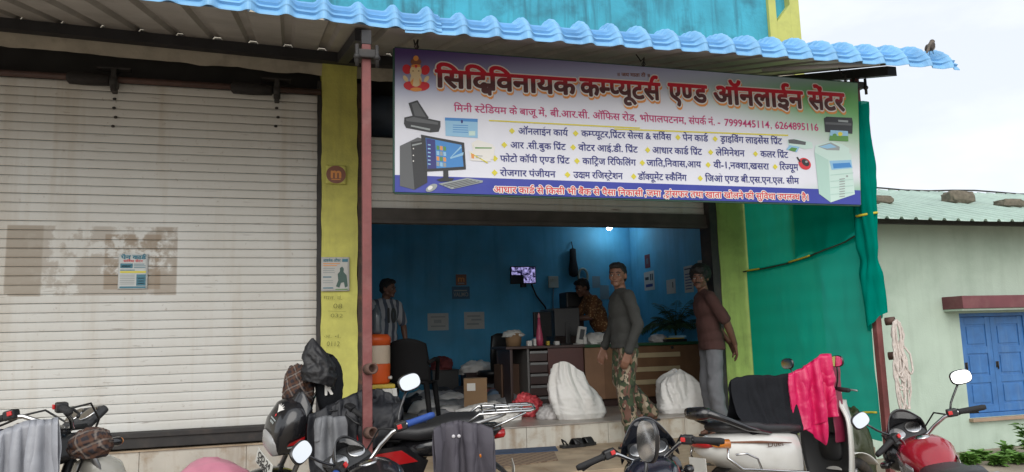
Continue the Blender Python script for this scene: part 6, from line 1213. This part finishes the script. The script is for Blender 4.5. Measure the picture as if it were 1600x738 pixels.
person('man in a dark olive long sleeved top and camouflage trousers stepping down from the shop', (w.x+.10, 6.62, SZ), 176, sk1, cloth('dark_olive_knit', (.036, .037, .034)), camo(),
  dict(lean=1, yaw=54, pitch=2, elbow=[(.02, -.235, 1.10), (-.05, .235, 1.10)], wrist=[(.13, -.22, .90), (.05, .215, .86)], hand=[((.35, .05, -1), (0, -1, 0)), ((.30, -.12, -1), (.2, 1, 0))], knee=[(.02, -.09, .60), (.055, .09, .49)], ankle=[(-.26, -.10, .295), (-.02, .095, .087)], foot=(0, 5), wide=1.08, curl=.6, hem=.895), long_sleeve=True, vox=.0062)
w = onY(1097, 420, 6.85)
person('man in a maroon shirt and grey trousers with his hands behind his back', (w.x+.05, 6.85, SZ), 168, sk2, cloth('maroon_cotton', (.062, .026, .022)), cloth('grey_trouser_cloth', (.15, .155, .17)),
  dict(lean=5, yaw=58, pitch=6, elbow=[(-.10, -.23, 1.13), (-.09, .222, 1.11)], wrist=[(-.20, -.03, .91), (-.20, .115, .89)], hand=[((-.1, .6, -.8), (-1, 0, 0)), ((-.25, -.35, -1), (-1, .3, 0))], knee=[(.03, -.095, .49), (.02, .09, .49)], ankle=[(-.02, -.11, .087), (-.03, .10, .087)], curl=.4), stache=True, vox=.0062,
  hair=[((-.035, 0, .138), (.122, .108, .105)), ((.05, 0, .178), (.066, .082, .045)), ((-.075, 0, .10), (.075, .085, .075)), ((.07, .02, .16), (.04, .06, .03))])
w = onY(1124, 432, 7.22)
person('dark clothed man mostly hidden behind the man in the maroon shirt', (w.x+.06, 7.22, FZ), 200, sk2, cloth('black_cotton', (.018, .02, .018)), cloth('dark_trousers', (.03, .032, .04)),
  dict(lean=6, yaw=-15, elbow=[(0, -.24, 1.12), (0, .24, 1.12)], wrist=[(.1, -.2, .92), (.1, .2, .92)], hand=[((.3, 0, -1), (0, -1, 0)), ((.3, 0, -1), (0, 1, 0))], knee=[(.03, -.095, .49), (.03, .09, .49)], ankle=[(0, -.1, .087), (0, .1, .087)]), scale=.90)
def floral():
    m, n, l, p = nodes_of('printed_brown_cloth'); t = n.new('ShaderNodeTexCoord'); v = n.new('ShaderNodeTexVoronoi'); v.inputs['Scale'].default_value = 34; l.new(t.outputs['Object'], v.inputs['Vector']); r = n.new('ShaderNodeValToRGB'); r.color_ramp.elements[0].position = .2; r.color_ramp.elements[0].color = (.42, .26, .12, 1); r.color_ramp.elements[1].position = .45; r.color_ramp.elements[1].color = (.15, .06, .022, 1); l.new(v.outputs[0], r.inputs[0]); l.new(r.outputs[0], p.inputs['Base Color']); p.inputs['Roughness'].default_value = .85; return m
w = onY(925, 500, 9.45)
person('person in a brown printed shirt leaning over the table behind the counter', (w.x+.16, 9.45, FZ), 178, sk2, floral(), cloth('dark_trousers', (.03, .032, .04)),
  dict(lean=24, yaw=8, pitch=22, elbow=[(.28, -.25, 1.10), (.27, .24, 1.09)], wrist=[(.50, -.15, 1.10), (.50, .16, 1.08)], hand=[((1, .1, -.2), (0, 0, 1)), ((1, -.1, -.2), (0, 0, 1))], knee=[(.03, -.095, .49), (.03, .09, .49)], ankle=[(0, -.1, .087), (0, .1, .087)]), scale=.97)
w = onY(597, 438, 8.75)
pj = person('man in a white striped football shirt with number 10 beside the orange cooler', (w.x+.03, 8.75, FZ), 292, sk2, stripes('striped_jersey', (.36, .37, .40), (.07, .085, .12), 3.4), cloth('dark_trousers', (.03, .032, .04)),
  dict(lean=2, yaw=35, pitch=8, elbow=[(0, -.25, 1.12), (0, .26, 1.12)], wrist=[(.12, -.2, .93), (.06, .26, .89)], hand=[((.3, 0, -1), (0, -1, 0)), ((.2, 0, -1), (0, 1, 0))], knee=[(.03, -.095, .49), (.03, .09, .49)], ankle=[(0, -.1, .087), (0, .1, .087)]), scale=(w.z-FZ)/1.675)
b = MB(); text2d(b, '10', (.137, -.062, 1.15), .14, .15, 0, 0, Vector((0, 1, 0)), Vector((-.02, 0, 1)).normalized(), Vector((1, 0, 0)), .004, .07); part(b, 'number', iblack, pj)
# ================================================================ draped cloth: a small cloth solver run once on capsules standing for what each piece lies on
def drape(P, caps, steps=150, it=9, damp=.985, fr=.88, g=9.8, dt=.016, wind=(0, 0, 0), pins=(), rest=None):
    n, m, _ = P.shape; X = P.copy(); V = X.copy(); G = []
    def add(A, B, st):
        Z = P if rest is None else rest; G.append((A, B, np.linalg.norm(Z[A]-Z[B], axis=-1), st))
    I, J = np.meshgrid(np.arange(n), np.arange(m), indexing='ij')
    for di, dj, st in ((1, 0, 1.), (0, 1, 1.), (1, 1, .55), (1, -1, .55), (2, 0, .10), (0, 2, .10)):
        for par in range(2):
            q = (I // max(di, 1) % 2 == par) if di else (J // dj % 2 == par); k = q & (I+di < n) & (J+dj < m) & (J+dj >= 0); a, b = I[k], J[k]
            if len(a): add((a, b), (a+di, b+dj), st)
    pin = [(i, j, P[i, j].copy()) for i, j in pins]
    for s in range(steps):
        v = (X-V)*damp; V = X.copy(); X = X+v; X[..., 2] -= g*dt*dt; X += np.array(wind)*dt*dt
        for _ in range(it):
            for A, B, L, st in G:
                d = X[B]-X[A]; l = np.linalg.norm(d, axis=-1); c = (d*((l-L)/np.maximum(l, 1e-6)*.5*st)[..., None]); X[A] += c; X[B] -= c
        for (a, b, r) in caps:
            a, b = np.array(a), np.array(b); ab = b-a; t = np.clip(((X-a)@ab)/max(ab@ab, 1e-9), 0, 1); c = a+t[..., None]*ab; d = X-c; l = np.linalg.norm(d, axis=-1); h = l < r+.007
            if h.any():
                X[h] = c[h]+d[h]/np.maximum(l[h], 1e-6)[:, None]*(r+.007); 
        for (a, b, r) in caps:
            a, b = np.array(a), np.array(b); ab = b-a; t = np.clip(((X-a)@ab)/max(ab@ab, 1e-9), 0, 1); c = a+t[..., None]*ab; d = X-c; l = np.linalg.norm(d, axis=-1); h = (l < r+.012) & (d[..., 2] > -.3*l)
            X[h] += (V[h]-X[h])*fr; V[h] += (X[h]-V[h])*.6
        for i, j, p in pin: X[i, j] = p; V[i, j] = p
    return X
def cloth_thing(name, X, mt, label, cat, wr=.006, ws=14, solid=.004, seed=0., parent=None):
    n, m, _ = X.shape; b = MB(); gy = np.gradient(X, axis=0); gx = np.gradient(X, axis=1); N = np.cross(gy, gx); N /= np.maximum(np.linalg.norm(N, axis=-1), 1e-9)[..., None]
    Y = X.copy()
    for i in range(n):
        for j in range(m): Y[i, j] += N[i, j]*wr*(fbm((i*.09, j*.09, seed), 1.5, seed, 3)+.6*(.3-abs(fb((i*.17, j*.13, seed), 1.3, seed+5))))
    b.add([tuple(Y[i, j]) for i in range(n) for j in range(m)], [(i*m+j, i*m+j+1, (i+1)*m+j+1, (i+1)*m+j) for i in range(n-1) for j in range(m-1)], 0, True)
    return single(b, name, mt, label, cat, solid=solid, subsurf=1)
def sheet_at(c, ax, ay, w, h, n, m, jit=.012, seed=0., bow=0.):
    ax, ay = np.array(Vector(ax).normalized()), np.array(Vector(ay).normalized()); P = np.zeros((n, m, 3)); c = np.array(c)
    for i in range(n):
        for j in range(m):
            s, t = j/(m-1)-.5, i/(n-1)-.5; P[i, j] = c+ax*w*s+ay*h*t+np.array([0, 0, jit*fbm((s*5, t*5, seed), 1.2, seed, 2)+bow*(s*s+t*t)])
    return P
def hang(ridge, w, lf, lb, front=(0, -1, 0), n=40, m=40, caps=(), steps=110, seed=0., res=.018):
    """cloth gathered along a ridge line, its two sides falling free; lf, lb: hem lengths (numbers or functions of 0..1)"""
    F = lf if callable(lf) else (lambda s: lf); B = lb if callable(lb) else (lambda s: lb); mlf, mlb = max(F(s/20) for s in range(21)), max(B(s/20) for s in range(21))
    m = max(8, int(w/res)); nf, nb = max(3, int(mlf/res)), max(3, int(mlb/res)); R = [np.array(tuple(p)) for p in ridge]; L = np.cumsum([0]+[np.linalg.norm(R[i+1]-R[i]) for i in range(len(R)-1)]); L /= L[-1]
    fr_ = np.array(Vector(front).normalized()); rid = np.array([[np.interp(j/(m-1), L, [r[k] for r in R]) for k in range(3)] for j in range(m)]); n = nf+nb+1
    P = np.zeros((n, m, 3)); Q = np.zeros((n, m, 3))
    for i in range(n):
        for j in range(m):
            s = j/(m-1); d = (nf-i)/nf*F(s) if i <= nf else -(i-nf)/nb*B(s)
            Q[i, j] = (w*s, d, 0); wv = .030*fbm((s*w*9, d*1.5, seed), 1, seed, 3)*(1+1.2*fb((s*2.3, seed, 0), 1))+.012*fbm((s*w*6, d*9, seed), 1, seed+3)
            P[i, j] = rid[j]+fr_*(abs(d)*.35+.02+wv)*(1 if d > 0 else -1)*min(1, abs(d)/.03)+np.array([0, 0, -abs(d)*.6+wv*.3])
    pins = [(nf, j) for j in range(m)]
    return drape(P, list(caps), steps, pins=pins, rest=Q, damp=.96)
def W(k, p): r, T = bikes[k]; return tuple(MW[r.name] @ T @ Vector(p))
def Wb(k, p): return tuple(MW[bikes[k][0].name] @ Vector(p))
mgreyr = M('grey_raincoat', (.30, .31, .34), .40, var=.05, scale=5, bump=.3, bscale=30); mblkc = M('black_jacket_cloth', (.011, .012, .015), .85, spec=.2, var=.1, scale=8, bump=.3, bscale=90); mpurp = M('slate_jacket_cloth', (.082, .075, .092), .72, var=.07, scale=8, bump=.3, bscale=120)
mpinkr = M('pink_raincoat', (.60, .012, .10), .34, var=.06, scale=6, bump=.3, bscale=35); mmarc = M('maroon_rain_cloth', (.21, .018, .05), .45, var=.08, scale=6, bump=.2, bscale=40); mdgrey = M('dark_rain_cloth', (.017, .018, .022), .5, spec=.35, var=.08, scale=7, bump=.3, bscale=40)
def bikecaps(k): return [(Wb(k, (.30, 0, .87)), Wb(k, (-.05, 0, .82)), .135), (Wb(k, (-.08, 0, .80)), Wb(k, (-.66, 0, .84)), .115), (W(k, (.19, -.24, 1.035)), W(k, (.145, -.37, 1.015)), .022), (W(k, (.19, .24, 1.035)), W(k, (.145, .37, 1.015)), .022), (W(k, (.19, -.24, 1.035)), W(k, (.34, 0, .95)), .02), (W(k, (.19, .24, 1.035)), W(k, (.34, 0, .95)), .02), (W(k, (.45, -.05, .90)), W(k, (.45, .05, .90)), .13)]
# far left: grey raincoat over the bars and tank
ca = bikecaps('a'); g1 = Vector(W('a', (.17, -.30, 1.03))); top = onY(58, 642, 4.12)
ca2 = ca
X = hang([onY(-40, 672, 3.98), onY(8, 650, 3.94), onY(50, 633, 3.92), onY(90, 632, 3.90)], .74, lambda s: .55+.12*s, .40, (.1, -1, 0), caps=ca, seed=1.)
cloth_thing('raincoat', X, mgreyr, 'grey raincoat draped over the handlebar of the motorcycle at the far left', 'raincoat', .010, 14, .004, 1)
c = onY(22, 715, 4.25); X = drape(sheet_at((c.x-.16, 4.3, c.z+.06), (1, 0, 0), (0, 1, 0), .34, .4, 22, 18, seed=9.), ca2, 90); cloth_thing('jacket', X, M('navy_cloth', (.018, .022, .06), .8, var=.2), 'navy cloth showing below the grey raincoat at the far left edge', 'jacket', .006, 14, .004, 5)
def plaid(name, base, l1, l2, sc):
    m, n, l, p = nodes_of(name); t = n.new('ShaderNodeTexCoord'); last = base; q = n.new('ShaderNodeMapping'); q.inputs['Rotation'].default_value = (.3, .4, .5); l.new(t.outputs['Object'], q.inputs[0])
    for dr, s, th, col in (('X', sc, .62, l1), ('Z', sc, .62, l1), ('X', sc*.5, .93, l2), ('Z', sc*.5, .93, l2)):
        w = n.new('ShaderNodeTexWave'); w.bands_direction = dr; w.inputs['Scale'].default_value = s; w.inputs['Distortion'].default_value = .8; l.new(q.outputs[0], w.inputs['Vector']); r = n.new('ShaderNodeMapRange'); r.inputs[1].default_value = th; r.inputs[2].default_value = th+.08; r.inputs[4].default_value = .6; l.new(w.outputs[1], r.inputs[0]); x = n.new('ShaderNodeMix'); x.data_type = 'RGBA'; l.new(r.outputs[0], x.inputs[0])
        if isinstance(last, tuple): x.inputs[6].default_value = c4(last)
        else: l.new(last, x.inputs[6])
        x.inputs[7].default_value = c4(col); last = x.outputs[2]
    l.new(last, p.inputs['Base Color']); p.inputs['Roughness'].default_value = .85; return m
mpl = plaid('plaid_cloth', (.020, .016, .020), (.095, .042, .022), (.24, .20, .17), 9.5)
c = onY(141, 690, 4.02); single(crumple((c.x, 4.02, c.z-.07), (.088, .075, .13), 6.6, .22, 5, .75, 2.0), 'plaid_bag', mpl, 'brown plaid cloth bag hanging on the bars at the far left', 'bag')
# black and red machine: plaid cloth, black hood on the bar, black jacket, slate jacket on the seat
c = onY(466, 600, 5.06); single(crumple((c.x, 5.08, c.z-.13), (.085, .08, .24), 3.1, .24, 5, .75, 2.2), 'plaid_cloth', mpl, 'bunched brown plaid cloth on the nose of the black and red motorcycle', 'cloth')
c = onY(497, 566, 5.0)
t = thing('hood', 'peaked black hood pulled over the mirror of the black and red motorcycle', 'hood', (c.x, 5.0, c.z-.14))
m_ = MB()
def hoodf(u, v):
    a = u*2*math.pi; w = [(0, .95), (.2, 1.05), (.45, 1.0), (.62, .80), (.80, .50), (.93, .22), (1, .05)]; q = next((i for i in range(6) if w[i+1][0] >= v), 5); k = w[q][1]+(w[q+1][1]-w[q][1])*(v-w[q][0])/(w[q+1][0]-w[q][0])
    n_ = 1+.30*(.35-abs(fbm((math.cos(a)*1.2, math.sin(a)*1.2, v*2.4), 1.4, 4, 3))); return (-.02*v+.098*k*n_*math.cos(a)+.015*math.sin(v*5), .08*k*n_*math.sin(a), .29*v-.03*math.cos(a-.4)*(1-v))
m_.grid(hoodf, 60, 40); part(m_, 'shell', M('black_nylon', (.012, .012, .014), .5, var=.3, scale=9, bump=.4, bscale=40), t)
c = onY(515, 596, 5.08); t = thing('bag', 'black bag printed with a white letter R hanging below the hood', 'bag', (c.x, 5.10, c.z-.20)); m_ = crumple((0, 0, 0), (.085, .07, .36), 8.8, .12, 4, .9, 1.6); part(m_, 'pouch', mblkc, t)
b = MB(); text2d(b, 'R', (-.035, -.078, .12), .05, .065, 0, 0, Vector((1, 0, .1)).normalized(), Vector((0, 0, 1)), Vector((0, -1, 0)), .006, .05); part(b, 'lettering', iwhite, t)
b = MB(); b.tube([(-.05, -.02, .34), (-.03, -.05, .38), (.02, -.02, .36)], .006, 6); part(b, 'strap', mblk, t)
cb = bikecaps('b'); c = Vector(Wb('b', (.06, .06, 1.03)))
cap_b = [(Wb('b', (.28, .10, .93)), Wb('b', (-.2, .02, .93)), .07)]
yb = c.y-.02
X = hang([onY(484, 640, yb-.08), onY(520, 624, yb-.02), onY(560, 606, yb+.05), onY(590, 602, yb+.08), onY(622, 618, yb+.08)], .92, lambda s: .42*(1-s)**.7+.16+.04*math.sin(s*9), .34, (0, -1, 0), caps=cb+cap_b, seed=3.)
cloth_thing('rain_jacket', X, mdgrey, 'black rain jacket draped across the tank of the black and red motorcycle', 'jacket', .011, 14, .004, 3)
X = hang([onY(494, 648, 4.78), onY(512, 642, 4.77), onY(538, 646, 4.78)], .27, lambda s: .30-.10*abs(2*s-1), .12, (0, -1, 0), seed=6., steps=70)
cloth_thing('jacket_lining', X, M('grey_lining', (.15, .155, .165), .5, var=.2, bump=.3, bscale=40), 'grey flap of cloth hanging beside the headlight of the black and red motorcycle', 'cloth', .007, 14, .004, 8)
s0 = Vector(Wb('b', (-.58, .06, .95)))
cap_s = cb+[(Wb('b', (-.62, 0, .86)), Wb('b', (-1.0, 0, .93)), .10)]; ys = s0.y-.11
X = hang([onY(678, 660, ys-.06), onY(690, 648, ys), onY(712, 644, ys+.02), onY(745, 649, ys), onY(768, 658, ys-.04)], .60, lambda s: .62-.10*s+.05*math.sin(s*8), .40, (0, -1, 0), caps=cap_s, seed=4.)
jk = cloth_thing('jacket', X, mpurp, 'slate purple jacket hanging over the rear seat of the black and red motorcycle', 'jacket', .012, 14, .005, 4)
Xj = X
ci = X[..., 1].min(axis=1)
for k, (px, py) in enumerate(((712, 668), (723, 684))):
    w = onY(px, py, float(X[..., 1].min())); d = np.linalg.norm(X[..., [0, 2]]-np.array([w.x, w.z]), axis=-1)+(X[..., 1] > s0.y-.10)*1.0; i, j = np.unravel_index(d.argmin(), d.shape); q = X[i, j]
    b = MB(); b.lathe([(.011, 0), (.011, .006), (.007, .009), (0, .009)], tuple(q+np.array([0, -.012, 0])), (0, -1, 0), 14); part(b, 'snap_button', M('pale_button', (.6, .58, .6), .3), jk, True)
# scooter: pink raincoat, black jacket, maroon cloth
def Sx(p): return tuple(MW[SCX.name] @ Vector(p))
def Sx(p): return tuple(MW[SCX.name] @ Vector(p))
pk = Vector(Sx((.31, -.24, 1.25)))
yp = pk.y
cs = [(Sx((.30, -.33, 1.01)), Sx((.38, 0, 1.03)), .035), (Sx((.38, 0, 1.03)), Sx((.30, .33, 1.01)), .035), (Sx((.44, 0, .98)), Sx((.40, 0, .72)), .10)]
X = hang([onY(1232, 577, yp+.04), onY(1261, 561, yp+.02), onY(1281, 542, yp), onY(1297, 543, yp)], .56, lambda s: .22+.30*max(0, 1-abs(s-.45)/.45)**1.1-.06*s, .35, (0, -1, 0), caps=cs, seed=2.)
cloth_thing('raincoat', X, mpinkr, 'bright pink raincoat draped over the handlebar of the white scooter', 'raincoat', .013, 14, .004, 2)
X = hang([onY(1290, 546, yp+.05), onY(1300, 549, yp+.07), onY(1309, 558, yp+.10)], .17, .50, .25, (.2, -1, 0), seed=12.)
cloth_thing('raincoat_hood', X, mmarc, 'dark pink hood hanging at the right end of the scooter handlebar', 'hood', .008, 14, .004, 7)
yj = Sx((-.1, -.05, .8))[1]
X = hang([onY(1143, 590, yj), onY(1152, 582, yj), onY(1185, 580, yj-.02), onY(1234, 577, yj-.02), onY(1258, 592, yj-.04)], .78, lambda s: .33-.06*s+.04*math.sin(s*11), .30, (0, -1, 0), caps=[(Sx((-.1, 0, .72)), Sx((-.7, 0, .74)), .13)], seed=5.)
cloth_thing('jacket', X, mblkc, 'black jacket laid across the front of the scooter seat beside the pink raincoat', 'jacket', .013, 14, .006, 6)
ym = Sx((.02, -.1, .8))[1]
X = hang([onY(1206, 650, ym), onY(1218, 638, ym), onY(1234, 640, ym)], .24, .58, .25, (.3, -1, 0), seed=8., steps=80)
cloth_thing('maroon_cloth', X, mmarc, 'maroon waterproof cloth hanging between the scooter seat and its leg shield', 'cloth', .008, 14, .004, 9)
# olive sack by the post, weeds, bird
c = onY(1345, 660, 5.5); b = crumple((c.x-.02, 5.62, gz(c.x, 5.5)), (.18, .17, c.z-gz(c.x, 5.5)+.12), 4.4, .14, 5, .85, 1.8); single(b, 'olive_sack', M('olive_tarpaulin', (.035, .045, .018), .4, var=.4, scale=5, bump=.3, bscale=40), 'dark olive tarpaulin bundle standing at the foot of the net', 'bundle')
mweed = M('weed_leaf', (.15, .30, .06), .55, var=.35, scale=14); mstem = M('weed_stem', (.10, .15, .05), .6)
def weed(px, pyt, Y, h, n, seed, label, big=.05):
    r_ = random.Random(seed); w = onY(px, pyt, Y); z0 = gz(w.x, Y); H = max(h, w.z-z0); t = thing('weed', label, 'plant', (w.x, Y, z0)); st = MB(); lv = MB()
    for k in range(n):
        az = r_.uniform(0, 6.28); tilt = r_.uniform(.05, .35); L = H*r_.uniform(.6, 1.); pts = [Vector((math.cos(az)*tilt*L*s*s, math.sin(az)*tilt*L*s*s, L*s)) for s in np.linspace(0, 1, 9)]; st.tube(pts, [.005*(1-.7*i/8) for i in range(9)], 5)
        for i in range(2, 9):
            for q in range(2):
                a2 = r_.uniform(0, 6.28); d = Vector((math.cos(a2), math.sin(a2), r_.uniform(-.1, .6))).normalized(); s = d.cross(Vector((0, 0, 1))).normalized(); l_ = big*r_.uniform(.6, 1.3); up = s.cross(d)
                p = pts[i]; lv.add([p, p+d*l_*.5+s*l_*.28+up*.006, p+d*l_-up*l_*.15, p+d*l_*.5-s*l_*.28+up*.006], [(0, 1, 2, 3)])
    part(st, 'stem', mstem, t); part(lv, 'foliage', mweed, t)
for a in [(1572, 695, 7.5, .1, 6, 1, 'leafy green weed rising against the pale green wall under the window'), (1535, 726, 7.4, .1, 12, 2, 'low bushy weed at the foot of the pale green wall'), (1603, 662, 7.3, .1, 8, 3, 'tall leafy weed cut off by the right edge of the photo'), (1590, 712, 7.0, .1, 14, 4, 'broad leaved low weed in the lower right corner'), (1517, 733, 7.2, .1, 12, 6, 'pale low weed farthest left along the green wall'), (1578, 716, 7.2, .1, 12, 7, 'spreading weed between the low weeds by the green wall'), (1560, 727, 7.0, .1, 14, 5, 'small weed in front of the bushy one at the lower right')]: weed(*a, big=.11)
bc = onY(1454, 73, 4.74); t = thing('bird', 'small grey brown bird perched on the right end of the blue eave', 'bird', (bc.x, 4.74, bc.z-.045), (0, 0, R_(20)))
mbird = M('brown_feather', (.13, .105, .085), .85, var=.45, scale=40); mbird2 = M('pale_feather', (.36, .32, .27), .85, var=.2, scale=40)
B0 = [('e', (0, 0, .045), (.052, .028, .030), Euler((0, -.75, 0)).to_matrix()), ('e', (.036, 0, .092), (.022, .020, .021)), ('c', (.02, 0, .07), .024, (.034, 0, .09), .018), ('c', (-.035, 0, .02), .014, (-.085, 0, -.03), .007)]
blob(B0, .0035, 2, None, 'body', mbird, t); b = MB(); b.ball((.012, 0, .042), (.040, .024, .024), 14, 8, 0, Euler((0, -.9, 0)).to_matrix()); b.v = [(x+.012, y, z) for x, y, z in b.v]; part(b, 'breast', mbird2, t)
for s in (-1, 1): b = MB(); b.ball((-.012, s*.025, .040), (.048, .007, .022), 14, 8, 0, Euler((0, -.7, 0)).to_matrix()); part(b, 'wing', M('dark_feather', (.06, .048, .04), .85, var=.4, scale=50), t); b = MB(); b.tube([(.0, s*.012, .02), (.004, s*.014, -.02)], .0025, 6); part(b, 'leg', mdark, t); b = MB(); b.ball((.049, s*.014, .097), .0035, 8, 6); part(b, 'eye', miris, t)
b = MB(); b.rod((.054, 0, .092), (.072, 0, .088), .006, .001, 8); part(b, 'beak', mdark, t)
